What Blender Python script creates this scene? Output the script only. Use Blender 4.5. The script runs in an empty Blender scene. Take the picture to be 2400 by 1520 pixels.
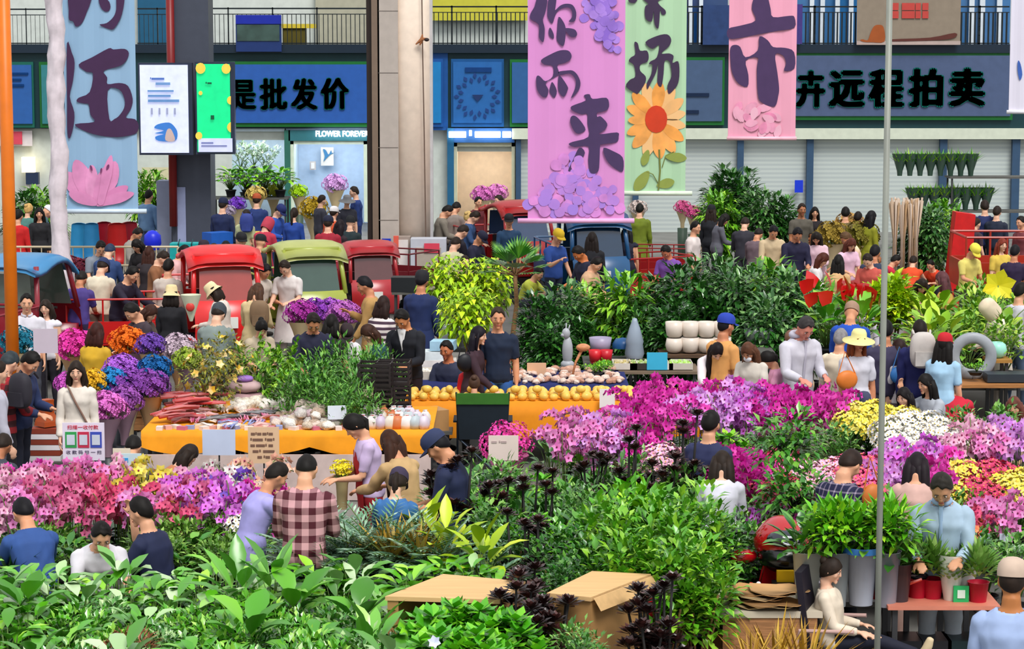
import bpy, math, random
import numpy as np
from mathutils import Vector, Matrix, Euler, geometry
random.seed(11)
R = math.radians
SC = bpy.context.scene
COL = SC.collection
# ---------------------------------------------------------------- camera
F = 5590.0; CAMZ = 4.95; TH = math.atan(665 / F)
FW = Vector((0, math.cos(TH), -math.sin(TH))); UPV = Vector((0, math.sin(TH), math.cos(TH)))
cd = bpy.data.cameras.new('camera'); cam = bpy.data.objects.new('camera', cd); COL.objects.link(cam)
cam.location = (0, 0, CAMZ); cam.rotation_euler = (math.pi / 2 - TH, 0, 0)
cd.sensor_fit = 'HORIZONTAL'; cd.sensor_width = 36; cd.lens = 36 * F / 2400; cd.clip_end = 300
SC.camera = cam
def ray(px, py): return FW * F + Vector((1, 0, 0)) * (px - 1200) + UPV * (760 - py)
def P(px, py, z):                     # world point seen at a pixel, at height z
    d = ray(px, py); t = (z - CAMZ) / d.z
    return Vector((0, 0, CAMZ)) + d * t
def D(px, py, y):                     # world point seen at a pixel, at distance y
    d = ray(px, py); return Vector((0, 0, CAMZ)) + d * (y / d.y)
def sc_at(y): return F / y            # rough pixels per metre
# ---------------------------------------------------------------- materials
def lin(h):
    if not isinstance(h, str): return h
    h = h.lstrip('#'); out = []
    for i in (0, 2, 4):
        c = int(h[i:i + 2], 16) / 255
        out.append(c / 12.92 if c <= .04045 else ((c + .055) / 1.055) ** 2.4)
    return tuple(out)
_mats = {}
def M(h, rough=.65, kind='plain', var=.0, emit=0, metal=0, spec=.4, scale=6, h2=None, trans=0):
    key = (h, rough, kind, var, emit, metal, spec, scale, h2, trans)
    if key in _mats: return _mats[key]
    m = bpy.data.materials.new(kind + '_' + str(h).strip('#')); m.use_nodes = True
    nt = m.node_tree; N = nt.nodes; L = nt.links; b = N['Principled BSDF']
    c = lin(h); c4 = (*c, 1)
    b.inputs['Base Color'].default_value = c4
    b.inputs['Roughness'].default_value = rough
    b.inputs['Metallic'].default_value = metal
    b.inputs['Specular IOR Level'].default_value = spec
    if trans:
        b.inputs['Transmission Weight'].default_value = trans; b.inputs['IOR'].default_value = 1.1
    def node(t, **k):
        n = N.new(t)
        for a, v in k.items(): setattr(n, a, v)
        return n
    tc = node('ShaderNodeTexCoord')
    src = None
    if kind == 'leaf':                # every leaf its own shade, every plant its own shade
        g = node('ShaderNodeNewGeometry'); oi = node('ShaderNodeObjectInfo')
        ad = node('ShaderNodeMath', operation='ADD'); L.new(g.outputs['Random Per Island'], ad.inputs[0]); L.new(oi.outputs['Random'], ad.inputs[1])
        fr = node('ShaderNodeMath', operation='FRACT'); L.new(ad.outputs[0], fr.inputs[0])
        ramp = node('ShaderNodeValToRGB'); L.new(fr.outputs[0], ramp.inputs[0])
        c2 = lin(h2) if h2 else tuple(min(1, x * 1.7 + .02) for x in c)
        ramp.color_ramp.elements[0].color = (*[x * .55 for x in c], 1); ramp.color_ramp.elements[0].position = 0
        ramp.color_ramp.elements[1].color = (*c2, 1); ramp.color_ramp.elements[1].position = 1
        e = ramp.color_ramp.elements.new(.5); e.color = c4
        src = ramp.outputs[0]
    elif kind in ('plain', 'cloth', 'wood', 'petal', 'stone'):
        nz = node('ShaderNodeTexNoise'); nz.inputs['Scale'].default_value = scale
        nz.inputs['Detail'].default_value = 3
        if kind == 'wood':
            mp = node('ShaderNodeMapping'); mp.inputs['Scale'].default_value = (1, 12, 12); L.new(tc.outputs['Object'], mp.inputs[0]); L.new(mp.outputs[0], nz.inputs['Vector'])
        else: L.new(tc.outputs['Object'], nz.inputs['Vector'])
        amt = var or {'plain': .06, 'cloth': .14, 'wood': .3, 'petal': .3, 'stone': .35}[kind]
        mr = node('ShaderNodeMapRange'); L.new(nz.outputs['Fac'], mr.inputs[0])
        mr.inputs[1].default_value = .3; mr.inputs[2].default_value = .7
        mr.inputs[3].default_value = 1 - amt; mr.inputs[4].default_value = 1 + amt
        hs = node('ShaderNodeHueSaturation'); hs.inputs['Color'].default_value = c4; L.new(mr.outputs[0], hs.inputs['Value'])
        src = hs.outputs[0]
        if kind == 'petal':
            g = node('ShaderNodeNewGeometry'); mr2 = node('ShaderNodeMapRange'); L.new(g.outputs['Random Per Island'], mr2.inputs[0])
            mx = node('ShaderNodeMix', data_type='RGBA'); L.new(mr2.outputs[0], mx.inputs['Factor']); L.new(src, mx.inputs['A'])
            mx.inputs['B'].default_value = (*(lin(h2) if h2 else tuple(x + (1 - x) * .35 for x in c)), 1); src = mx.outputs['Result']
    elif kind == 'plaid':             # woven check of the shirt, object space
        sp = node('ShaderNodeSeparateXYZ'); L.new(tc.outputs['Object'], sp.inputs[0])
        def stripe(out, sc_):
            mu = node('ShaderNodeMath', operation='MULTIPLY'); L.new(out, mu.inputs[0]); mu.inputs[1].default_value = sc_
            f = node('ShaderNodeMath', operation='FRACT'); L.new(mu.outputs[0], f.inputs[0])
            g_ = node('ShaderNodeMath', operation='GREATER_THAN'); L.new(f.outputs[0], g_.inputs[0]); g_.inputs[1].default_value = .5 if var == 0 else 1 - var
            return g_.outputs[0]
        a, b_ = stripe(sp.outputs['X'], scale), stripe(sp.outputs['Z'], scale)
        s = node('ShaderNodeMath', operation='ADD'); L.new(a, s.inputs[0]); L.new(b_, s.inputs[1])
        hf = node('ShaderNodeMath', operation='MULTIPLY'); L.new(s.outputs[0], hf.inputs[0]); hf.inputs[1].default_value = .5
        ramp = node('ShaderNodeValToRGB'); L.new(hf.outputs[0], ramp.inputs[0])
        ramp.color_ramp.interpolation = 'CONSTANT'
        c2 = lin(h2); ramp.color_ramp.elements[0].color = c4
        ramp.color_ramp.elements[1].color = (*c2, 1); ramp.color_ramp.elements[1].position = .8
        e = ramp.color_ramp.elements.new(.3); e.color = (*[(x * .6 + y * .4) for x, y in zip(c, c2)], 1)
        src = ramp.outputs[0]
    elif kind in ('stripe', 'vstripe'):
        sp = node('ShaderNodeSeparateXYZ'); L.new(tc.outputs['Object'], sp.inputs[0])
        mu = node('ShaderNodeMath', operation='MULTIPLY'); L.new(sp.outputs['Z' if kind == 'stripe' else 'X'], mu.inputs[0]); mu.inputs[1].default_value = scale
        f = node('ShaderNodeMath', operation='FRACT'); L.new(mu.outputs[0], f.inputs[0])
        g_ = node('ShaderNodeMath', operation='GREATER_THAN'); L.new(f.outputs[0], g_.inputs[0]); g_.inputs[1].default_value = .5
        mx = node('ShaderNodeMix', data_type='RGBA'); L.new(g_.outputs[0], mx.inputs['Factor']); mx.inputs['A'].default_value = c4
        mx.inputs['B'].default_value = (*lin(h2), 1); src = mx.outputs['Result']
    if src is not None: L.new(src, b.inputs['Base Color'])
    if kind == 'leaf':
        b.inputs['Subsurface Weight'].default_value = 0
    if emit:
        b.inputs['Emission Strength'].default_value = emit
        if src is not None: L.new(src, b.inputs['Emission Color'])
        else: b.inputs['Emission Color'].default_value = c4
    _mats[key] = m
    return m
# ---------------------------------------------------------------- objects
def tag(o, label=None, cat=None, group=None, kind=None):
    if label: o['label'] = label
    if cat: o['category'] = cat
    if group: o['group'] = group
    if kind: o['kind'] = kind
    return o
def empty(name, loc=(0, 0, 0), rz=0, label=None, cat=None, group=None, s=1):
    o = bpy.data.objects.new(name, None); COL.objects.link(o)
    o.location = loc; o.rotation_euler = (0, 0, R(rz)); o.scale = (s, s, s); o.empty_display_size = .1
    return tag(o, label, cat, group)
def obj(name, me, mat=None, parent=None, loc=None, rz=None, s=None):
    o = bpy.data.objects.new(name, me); COL.objects.link(o)
    if parent is not None: o.parent = parent
    if loc is not None: o.location = loc
    if rz is not None: o.rotation_euler = (0, 0, R(rz))
    if s is not None: o.scale = (s, s, s) if not hasattr(s, '__len__') else s
    if mat is not None:
        ms = mat if isinstance(mat, (list, tuple)) else [mat]
        if len(me.materials) == 0:
            for m in ms: me.materials.append(m)
        else:
            for i, m in enumerate(ms):
                o.material_slots[i].link = 'OBJECT'; o.material_slots[i].material = m
    return o
class MB:
    def __init__(s): s.v = []; s.f = []; s.m = []; s.mi = 0
    def add(s, vs, fs):
        b = len(s.v); s.v.extend(tuple(v) for v in vs)
        s.f.extend(tuple(b + i for i in f) for f in fs); s.m.extend([s.mi] * len(fs)); return s
    def box(s, c, d, rot=None, taper=1.0):
        x, y, z = d[0] / 2, d[1] / 2, d[2] / 2
        vs = [Vector((sx * x * (taper if sz < 0 else 1), sy * y * (taper if sz < 0 else 1), sz * z)) for sz in (-1, 1) for sy in (-1, 1) for sx in (-1, 1)]
        if rot is not None:
            m = rot if isinstance(rot, Matrix) else Euler([R(a) for a in rot]).to_matrix()
            vs = [m @ v for v in vs]
        c = Vector(c)
        return s.add([v + c for v in vs], [(0, 2, 3, 1), (4, 5, 7, 6), (0, 1, 5, 4), (2, 6, 7, 3), (0, 4, 6, 2), (1, 3, 7, 5)])
    def lathe(s, prof, c=(0, 0, 0), n=14, sq=1.0, cap=True):  # profile of (r, z)
        c = Vector(c); vs = []; fs = []
        for r, z in prof:
            for i in range(n):
                a = 2 * math.pi * i / n; vs.append(c + Vector((r * math.cos(a), r * sq * math.sin(a), z)))
        for k in range(len(prof) - 1):
            for i in range(n):
                j = (i + 1) % n; fs.append((k * n + i, k * n + j, (k + 1) * n + j, (k + 1) * n + i))
        if cap:
            fs.append(tuple(range(n - 1, -1, -1))); fs.append(tuple((len(prof) - 1) * n + i for i in range(n)))
        return s.add(vs, fs)
    def tube(s, pts, rad, n=8, sq=1.0):
        pts = [Vector(p) for p in pts]; k = len(pts)
        rr = list(rad) if hasattr(rad, '__len__') else [rad] * k
        ref = None; vs = []; fs = []
        for i, p in enumerate(pts):
            t = (pts[min(i + 1, k - 1)] - pts[max(i - 1, 0)])
            if t.length < 1e-6: t = Vector((0, 0, 1))
            t.normalize()
            if ref is None:
                ref = Vector((1, 0, 0)) if abs(t.x) < .8 else Vector((0, 1, 0))
            a = (ref - t * ref.dot(t)).normalized(); b = t.cross(a); ref = a
            for j in range(n):
                w = 2 * math.pi * j / n; vs.append(p + (a * math.cos(w) + b * math.sin(w) * sq) * rr[i])
        for i in range(k - 1):
            for j in range(n):
                q = (j + 1) % n; fs.append((i * n + j, i * n + q, (i + 1) * n + q, (i + 1) * n + j))
        fs.append(tuple(range(n - 1, -1, -1))); fs.append(tuple((k - 1) * n + j for j in range(n)))
        return s.add(vs, fs)
    def ell(s, c, r, m=None, nu=12, nv=8, fn=None):
        c = Vector(c); r = r if hasattr(r, '__len__') else (r, r, r); vs = []; fs = []
        def pt(x, y, z):
            v = Vector((x * r[0], y * r[1], z * r[2]))
            if fn: v = fn(v, x, y, z)
            if m is not None: v = m @ v
            return v + c
        vs.append(pt(0, 0, 1))
        for i in range(1, nv):
            th = math.pi * i / nv
            for j in range(nu):
                ph = 2 * math.pi * j / nu; vs.append(pt(math.sin(th) * math.cos(ph), math.sin(th) * math.sin(ph), math.cos(th)))
        vs.append(pt(0, 0, -1)); last = len(vs) - 1
        for j in range(nu):
            q = (j + 1) % nu; fs.append((0, 1 + j, 1 + q)); fs.append((last, 1 + (nv - 2) * nu + q, 1 + (nv - 2) * nu + j))
            for i in range(nv - 2):
                fs.append((1 + i * nu + j, 1 + (i + 1) * nu + j, 1 + (i + 1) * nu + q, 1 + i * nu + q))
        return s.add(vs, fs)
    def leaf(s, b, d, L, W, droop=.3, n=3, fold=.25, up=None, prof=1.0, wide=.5):
        b = Vector(b); d = Vector(d).normalized(); up = Vector(up) if up else Vector((0, 0, 1))
        side = d.cross(up)
        if side.length < 1e-3: side = Vector((1, 0, 0))
        side.normalize(); vs = []; fs = []; p = b.copy(); dd = d.copy()
        for i in range(n + 1):
            t = i / n
            nrm = side.cross(dd).normalized()
            w = W * .5 * (math.sin(math.pi * min(1, max(0.03, t ** (math.log(.5) / math.log(wide))))) ** prof)
            if i in (0, n): w *= .12
            vs += [p - side * w + nrm * fold * w, p, p + side * w + nrm * fold * w]
            p = p + dd * (L / n); dd = (dd + Vector((0, 0, -droop / n * 2))).normalized()
        for i in range(n):
            a = i * 3; fs += [(a, a + 1, a + 4, a + 3), (a + 1, a + 2, a + 5, a + 4)]
        return s.add(vs, fs)
    def prism(s, poly, holes=(), depth=.01, fm=None):   # polygon(s) of 2-D points -> solid; fm maps (u, v, w) to 3-D
        loops = [list(poly)] + [list(h) for h in holes]
        flat = [p for l in loops for p in l]; n = len(flat)
        tri = geometry.tessellate_polygon([[Vector((u, v, 0)) for u, v in l] for l in loops])
        vs = [fm(u, v, 0) for u, v in flat] + [fm(u, v, depth) for u, v in flat]
        fs = [tuple(t) for t in tri] + [tuple(n + i for i in reversed(t)) for t in tri]
        o = 0
        for l in loops:
            k = len(l)
            for i in range(k):
                j = (i + 1) % k; fs.append((o + i, o + j, n + o + j, n + o + i))
            o += k
        return s.add(vs, fs)
    def mesh(s, name='mesh', smooth=False, mats=None):
        me = bpy.data.meshes.new(name); me.from_pydata(s.v, [], s.f)
        if mats:
            for m in mats: me.materials.append(m)
        if s.m and max(s.m) > 0: me.polygons.foreach_set('material_index', s.m)
        if smooth: me.polygons.foreach_set('use_smooth', [True] * len(me.polygons))
        me.update(); return me
    def build(s, name, mat, parent=None, smooth=False, loc=None, rz=None, sc=None):
        ms = mat if isinstance(mat, (list, tuple)) else [mat]
        return obj(name, s.mesh(name, smooth, ms), None, parent, loc, rz, sc)
def from_np(name, v, f, mats=None, midx=None, smooth=True):
    me = bpy.data.meshes.new(name); me.from_pydata(v.tolist() if hasattr(v, 'tolist') else v, [], f)
    if midx is not None:
        for m in mats or []: me.materials.append(m)
        me.polygons.foreach_set('material_index', midx)
    if smooth: me.polygons.foreach_set('use_smooth', [True] * len(me.polygons))
    me.update(); return me
def clean_mesh(me):
    me.validate(); return me
def rnd(a, b): return random.uniform(a, b)
# ---------------------------------------------------------------- people
_ph = M('#d39a78')
def remesh(mb, vox, sm=2):
    me = mb.mesh('tmp'); o = bpy.data.objects.new('tmp', me); COL.objects.link(o)
    r = o.modifiers.new('r', 'REMESH'); r.mode = 'VOXEL'; r.voxel_size = vox; r.use_smooth_shade = True
    s = o.modifiers.new('s', 'SMOOTH'); s.factor = .5; s.iterations = sm
    dg = bpy.context.evaluated_depsgraph_get(); ev = o.evaluated_get(dg); m2 = ev.to_mesh()
    n = len(m2.vertices); v = np.empty(n * 3); m2.vertices.foreach_get('co', v); v = v.reshape(-1, 3)
    nr = np.empty(n * 3); m2.vertices.foreach_get('normal', nr); nr = nr.reshape(-1, 3)
    f = [tuple(p.vertices) for p in m2.polygons]
    ev.to_mesh_clear(); bpy.data.objects.remove(o); bpy.data.meshes.remove(me)
    return v, nr, f
def seg_d(v, a, b):
    a = np.array(a); b = np.array(b); ab = b - a; t = np.clip(((v - a) @ ab) / (ab @ ab), 0, 1)
    return np.linalg.norm(v - (a + t[:, None] * ab), axis=1), t
# poses: lean, head pitch, head yaw, arms ((raise, out, bend, inward) left & right), legs ((raise, out, knee) left & right)
POSES = {
    'stand': dict(lean=2, hp=8, arms=((4, 8, 14, .05), (2, 8, 10, .05)), legs=((3, 2, 4), (-3, 2, 4))),
    'down': dict(lean=8, hp=38, arms=((18, 8, 60, .35), (14, 8, 70, .35)), legs=((4, 2, 4), (-2, 2, 4))),
    'phone': dict(lean=5, hp=22, arms=((25, 10, 95, .35), (15, 8, 20, .1)), legs=((4, 2, 4), (-2, 2, 6))),
    'call': dict(lean=0, hp=2, arms=((50, 18, 120, .1), (4, 8, 20, .1)), legs=((4, 2, 4), (-2, 2, 6))),
    'walk': dict(lean=5, hp=6, arms=((26, 8, 25, .1), (-22, 8, 20, .05)), legs=((24, 1, 10), (-20, 1, 22))),
    'reach': dict(lean=22, hp=22, arms=((48, 10, 25, .15), (42, 8, 35, .15)), legs=((8, 3, 6), (-2, 3, 4))),
    'lean': dict(lean=48, hp=20, arms=((50, 8, 25, .15), (40, 8, 35, .15)), legs=((12, 3, 6), (2, 3, 4))),
    'sit': dict(lean=6, hp=12, arms=((22, 8, 58, .25), (18, 8, 64, .25)), legs=((84, 8, 84), (84, 8, 80))),
    'sitlean': dict(lean=28, hp=24, arms=((38, 8, 40, .2), (34, 8, 45, .2)), legs=((86, 10, 88), (84, 8, 84))),
    'sithand': dict(lean=14, hp=8, arms=((75, 10, 95, .1), (30, 8, 50, .2)), legs=((86, 10, 88), (84, 8, 84))),
    'lounge': dict(lean=-10, hp=22, arms=((20, 6, 62, .2), (16, 6, 70, .25)), legs=((100, 0, 24), (92, 0, 34))),
    'squat': dict(lean=30, hp=14, arms=((50, 14, 45, .2), (46, 12, 50, .2)), legs=((112, 16, 128), (108, 16, 126))),
}
_tpl = {}
def template(pose, fem=False, vox=.016):
    key = (pose, fem, vox)
    if key in _tpl: return _tpl[key]
    q = POSES[pose]; mb = MB(); bones = []
    # spine rings (height from pelvis, half width, half depth)
    if fem: rings = [(-.09, .10, .09), (-.04, .155, .118), (.02, .162, .12), (.12, .122, .092), (.2, .125, .098), (.32, .15, .12), (.41, .15, .092), (.455, .095, .07), (.49, .05, .05), (.56, .045, .048)]
    else: rings = [(-.09, .10, .09), (-.04, .15, .112), (.02, .155, .115), (.12, .145, .105), (.22, .155, .11), (.34, .178, .122), (.42, .17, .1), (.465, .11, .075), (.5, .062, .06), (.57, .056, .058)]
    sp = []; pos = Vector((0, 0, 0)); ph = -.09
    A = lambda h: R(q['lean']) * (min(1, max(0, (h + .05) / .3)) * .75 + .25) if h > -.05 else R(q['lean']) * .25
    pts = {}
    for h, rx, ry in rings:
        a = A((h + ph) / 2); pos = pos + Vector((0, -math.sin(a), math.cos(a))) * (h - ph); ph = h
        aa = A(h); sp.append((pos.copy(), aa, rx, ry, h))
    off = sp[0][0] + (Vector((0, 0, .09)))
    vs = []; fs = []; n = 16
    for (p, a, rx, ry, h) in sp:
        fwd = Vector((0, -math.cos(a), -math.sin(a)))
        for i in range(n):
            w = 2 * math.pi * i / n; c, s_ = math.cos(w), math.sin(w)
            c = math.copysign(abs(c) ** .8, c); s_ = math.copysign(abs(s_) ** .8, s_)
            vs.append(p + Vector((1, 0, 0)) * c * rx + fwd * s_ * ry)
    for k in range(len(sp) - 1):
        for i in range(n):
            j = (i + 1) % n; fs.append((k * n + i, (k + 1) * n + i, (k + 1) * n + j, k * n + j))
    fs.append(tuple(range(n))); fs.append(tuple((len(sp) - 1) * n + i for i in range(n - 1, -1, -1)))
    mb.add(vs, fs)
    def at(h):
        for k in range(len(sp) - 1):
            if sp[k][4] <= h <= sp[k + 1][4]:
                t = (h - sp[k][4]) / (sp[k + 1][4] - sp[k][4]); return sp[k][0].lerp(sp[k + 1][0], t), sp[k][1] + (sp[k + 1][1] - sp[k][1]) * t
    for k in range(len(sp) - 1):
        bones.append(('torso', sp[k][0], sp[k + 1][0], .5 * (sp[k][3] + sp[k + 1][3]), sp[k][4], sp[k + 1][4]))
    # arms
    cp, ca = at(.4); sw = .15 if fem else .172; k_ = .9 if fem else 1
    fing = vox <= .012; hands = []
    for side, (ra, ou, be, inw) in zip((-1, 1), q['arms']):
        S = cp + Vector((side * sw, 0, 0)); ra_, ou_, be_ = R(ra), R(ou), R(be)
        u = Vector((side * math.sin(ou_), -math.sin(ra_) * math.cos(ou_), -math.cos(ra_) * math.cos(ou_)))
        E = S + u * .275
        f = Vector((side * (math.sin(ou_) * .4) - side * inw, -math.sin(ra_ + be_), -math.cos(ra_ + be_))).normalized()
        W = E + f * .235
        mb.tube([S - u * .02 + Vector((-side * .03, 0, 0)), S, S + u * .08, S + u * .2, E], [.05 * k_, .056 * k_, .05 * k_, .043 * k_, .038 * k_], 12)
        mb.tube([E, E + f * .06, E + f * .14, W], [.038 * k_, .04 * k_, .034 * k_, .024 * k_], 12)
        bones.append(('arm', S, E, .045 * k_, 0, 1)); bones.append(('fore', E, W, .035 * k_, 0, 1))
        # hand: palm + four unequal bent fingers + thumb from the side of the palm
        pn = Vector((-side, 0, 0)) if abs(f.z) > .7 else Vector((-side * .3, 0, -1)); pn = (pn - f * pn.dot(f)).normalized(); sd = f.cross(pn).normalized()
        if sd.y > 0 or (abs(sd.y) < .2 and sd.x * side > 0): sd = -sd
        mt = Matrix((sd, pn, f)).transposed()
        pc = W + f * .045
        mb.ell(pc, (.042, .018, .055), mt, 12, 8)
        fr = .0095 if fing else .0105
        for i, (o_, l_) in enumerate(((-.03, .066), (-.0105, .078), (.0105, .074), (.03, .056))):
            b = pc + f * .04 + sd * (-o_) ; d1 = f; pp = [b]; cur = .25
            for g in range(3):
                d1 = (f * math.cos(cur) + pn * math.sin(cur)); pp.append(pp[-1] + d1 * l_ / 3); cur += .35
            mb.tube(pp, [fr, fr, fr * .95, fr * .8], 8)
        th = [pc - f * .02 + sd * .03, pc + sd * .052 + pn * .012 + f * .012, pc + sd * .058 + pn * .03 + f * .04]
        mb.tube(th, [.013, .0115, .009], 8)
        bones.append(('hand', W, W + f * .17, .035, 0, 1)); hands.append(W + f * .09)
    # legs
    base, _ = at(-.02); minz = 1e9
    for side, (ra, ou, kn) in zip((-1, 1), q['legs']):
        H = base + Vector((side * .082, 0, -.02)); a, o_, k2 = R(ra), R(ou), R(kn)
        u = Vector((side * math.sin(o_), -math.sin(a) * math.cos(o_), -math.cos(a) * math.cos(o_))); K = H + u * .42
        c = Vector((side * math.sin(o_) * .2, -math.sin(a - k2), -math.cos(a - k2))).normalized(); An = K + c * .41
        mb.tube([H - u * .02, H + u * .06, H + u * .2, K], [.085, .086, .072, .054], 14)
        mb.tube([K - c * .01, K + c * .1, K + c * .25, An], [.054, .056, .044, .036], 12)
        fd = Vector((side * .15, -1, 0)) if c.z < -.5 else (c.cross(Vector((1, 0, 0))) * 1.0)
        if fd.y > 0 and c.z < -.5: fd = -fd
        fd.normalize(); dn = c if c.z > -.6 else Vector((0, 0, -1))
        mb.tube([An - fd * .045 + dn * .03, An + fd * .02 + dn * .035, An + fd * .11 + dn * .05, An + fd * .175 + dn * .055], [.036, .042, .038, .026], 10)
        bones += [('thigh', H, K, .07, 0, 1), ('calf', K, An, .048, 0, 1), ('foot', An + dn * .03, An + fd * .17 + dn * .05, .04, 0, 1)]
        minz = min(minz, (An + dn * .09).z, (An + fd * .175 + dn * .08).z)
    if fem:
        p_, a_ = at(.31); fwd = Vector((0, -math.cos(a_), -math.sin(a_)))
        for s_ in (-1, 1): mb.ell(p_ + fwd * .07 + Vector((s_ * .06, 0, 0)), (.06, .04, .06), None, 10, 8)
    # head
    np_, na = at(.555 if not fem else .545); hp = R(q['hp'] + q['lean'] * .55)
    hm = Matrix.Rotation(R(q.get('yaw', 0)), 3, 'Z') @ Matrix.Rotation(hp, 3, 'X')
    hc = np_ + hm @ Vector((0, -.022, .105)); k = .94 if fem else 1
    def hf(v, x, y, z):
        if z < 0:
            v.x *= 1 - .3 * (-z) ** 1.3
            if y > 0: v.y *= 1 - .35 * (-z)
            else: v.y *= 1 - .1 * (-z)
        return v * k
    mb.ell(hc, (.078, .098, .118), hm, 22, 16, hf)
    HX = lambda x, y, z: hc + hm @ (Vector((x, y, z)) * k)
    mb.tube([HX(0, -.088, .028), HX(0, -.1, .0), HX(0, -.112, -.022), HX(0, -.092, -.034)], [.009, .011, .015, .008], 8)
    mb.ell(HX(0, -.082, -.094), (.026, .018, .02), hm); mb.ell(HX(0, -.082, .034), (.052, .014, .014), hm)
    for s_ in (-1, 1):
        mb.ell(HX(s_ * .078, .006, -.006), (.012, .02, .032), hm); mb.ell(HX(s_ * .045, -.062, -.02), (.025, .022, .03), hm)
    mb.ell(HX(0, -.09, -.062), (.022, .009, .012), hm)
    mb.tube([np_ - Vector((0, 0, .05)), np_, hc + hm @ Vector((0, .02, -.06))], [.056, .052, .05] if not fem else [.048, .044, .043], 12)
    bones += [('head', hc + hm @ Vector((0, 0, -.05)), hc + hm @ Vector((0, 0, .04)), .08, 0, 1), ('neck', np_, hc + hm @ Vector((0, .02, -.07)), .05, 0, 1)]
    v, nr, f = remesh(mb, vox)
    zmin = v[:, 2].min(); v[:, 2] -= zmin; sh = Vector((0, 0, -zmin))
    tags = []; par = []
    best = np.full(len(v), 1e9); tg = np.zeros(len(v), int); pr = np.zeros(len(v))
    names = ['torso', 'arm', 'fore', 'hand', 'thigh', 'calf', 'foot', 'head', 'neck']
    for (nm, a, b, r, h0, h1) in bones:
        d, t = seg_d(v, a + sh, b + sh); d = d - r; w = d < best
        best[w] = d[w]; tg[w] = names.index(nm); pr[w] = (h0 + t * (h1 - h0))[w]
    fa = f
    def sub(mask, disp, rim=.003, wr=.006):
        fs = [x for x in fa if all(mask[i] for i in x)]
        used = np.zeros(len(v), int); cnt = {}
        for x in fs:
            for i in range(len(x)):
                e = (x[i], x[(i + 1) % len(x)]); e = (min(e), max(e)); cnt[e] = cnt.get(e, 0) + 1
        bd = np.zeros(len(v), bool)
        for e, c in cnt.items():
            if c == 1: bd[e[0]] = bd[e[1]] = True
        ids = sorted({i for x in fs for i in x}); mp = {g: i for i, g in enumerate(ids)}
        vv = v[ids]; nn = nr[ids]
        w = (np.sin(vv[:, 2] * 43 + vv[:, 0] * 31 + np.sin(vv[:, 0] * 23 + 1) * 1.5) * .5 + np.sin(vv[:, 2] * 24 - vv[:, 0] * 38 + vv[:, 1] * 30) * .5) * wr * (np.cos(vv[:, 2] * 9 + vv[:, 0] * 7) * .5 + .5)
        dd = np.where(bd[ids], rim, disp + w)
        return vv + nn * dd[:, None], [tuple(mp[i] for i in x) for x in fs]
    T, ARM, FORE, HAND, TH_, CALF, FOOT, HEAD, NECK = range(9)
    nh = .455 if not fem else .445
    tors = (tg == T)
    short = (tors & (pr < nh) & (pr > -.07)) | ((tg == ARM) & (pr < .82)) | ((tg == TH_) & (pr < .1))
    long_ = (tors & (pr < nh + .01) & (pr > -.08)) | (tg == ARM) | ((tg == FORE) & (pr < .93)) | ((tg == TH_) & (pr < .16))
    vest = (tors & (pr < nh) & (pr > -.07)) | ((tg == ARM) & (pr < .1)) | ((tg == TH_) & (pr < .1))
    trou = (tors & (pr < .1)) | (tg == TH_) | ((tg == CALF) & (pr < .95))
    shrt = (tors & (pr < .1)) | ((tg == TH_) & (pr < .9))
    shoe = (tg == FOOT) | ((tg == CALF) & (pr > .96))
    out = dict(v=v, f=f, key=key, hc=hc + sh, hm=hm, k=k, hands=[h + sh for h in hands], meshes={}, base=base + sh)
    out['top'] = hc + sh + hm @ Vector((0, 0, .125 * k))
    out['topz'] = float(v[:, 2].max())
    reg = dict(tee=(short, .014), shirt=(long_, .016), vest=(vest, .02), trousers=(trou, .011), shorts=(shrt, .013), shoes=(shoe, .006))
    out['neck'] = np_ + sh; out['tv'] = v[tors | ((tg == TH_))]
    out['reg'] = reg; out['sub'] = sub
    # body with eyes, brows and lips joined in
    b2 = MB(); HY = lambda x, y, z: HX(x, y, z) + sh
    for s_ in (-1, 1):
        b2.mi = 1; b2.ell(HY(s_ * .031, -.084, .006), (.0125, .009, .0058), hm, 8, 6)
        b2.mi = 2; b2.ell(HY(s_ * .031, -.0895, .006), (.0062, .006, .0056), hm, 8, 6)
        b2.ell(HY(s_ * .032, -.094, .03), (.019, .005, .0038), hm, 8, 4)
    b2.mi = 3; b2.ell(HY(0, -.094, -.062), (.021, .007, .008), hm, 8, 6)
    bv = v.tolist() + [tuple(x) for x in b2.v]; nb = len(v)
    bf = list(f) + [tuple(nb + i for i in x) for x in b2.f]
    out['body'] = from_np('body', bv, bf, [_ph, M('#e9e4dc', .3), M('#1b1412', .4), M('#a5524a', .5)], [0] * len(f) + b2.m)
    _tpl[key] = out
    return out
def cloth(t, kind):
    if kind in t['meshes']: return t['meshes'][kind]
    mask, d = t['reg'][kind]; v, f = t['sub'](mask, d)
    t['meshes'][kind] = me = from_np(kind, v, f, [_ph], [0] * len(f)); return me
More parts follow.
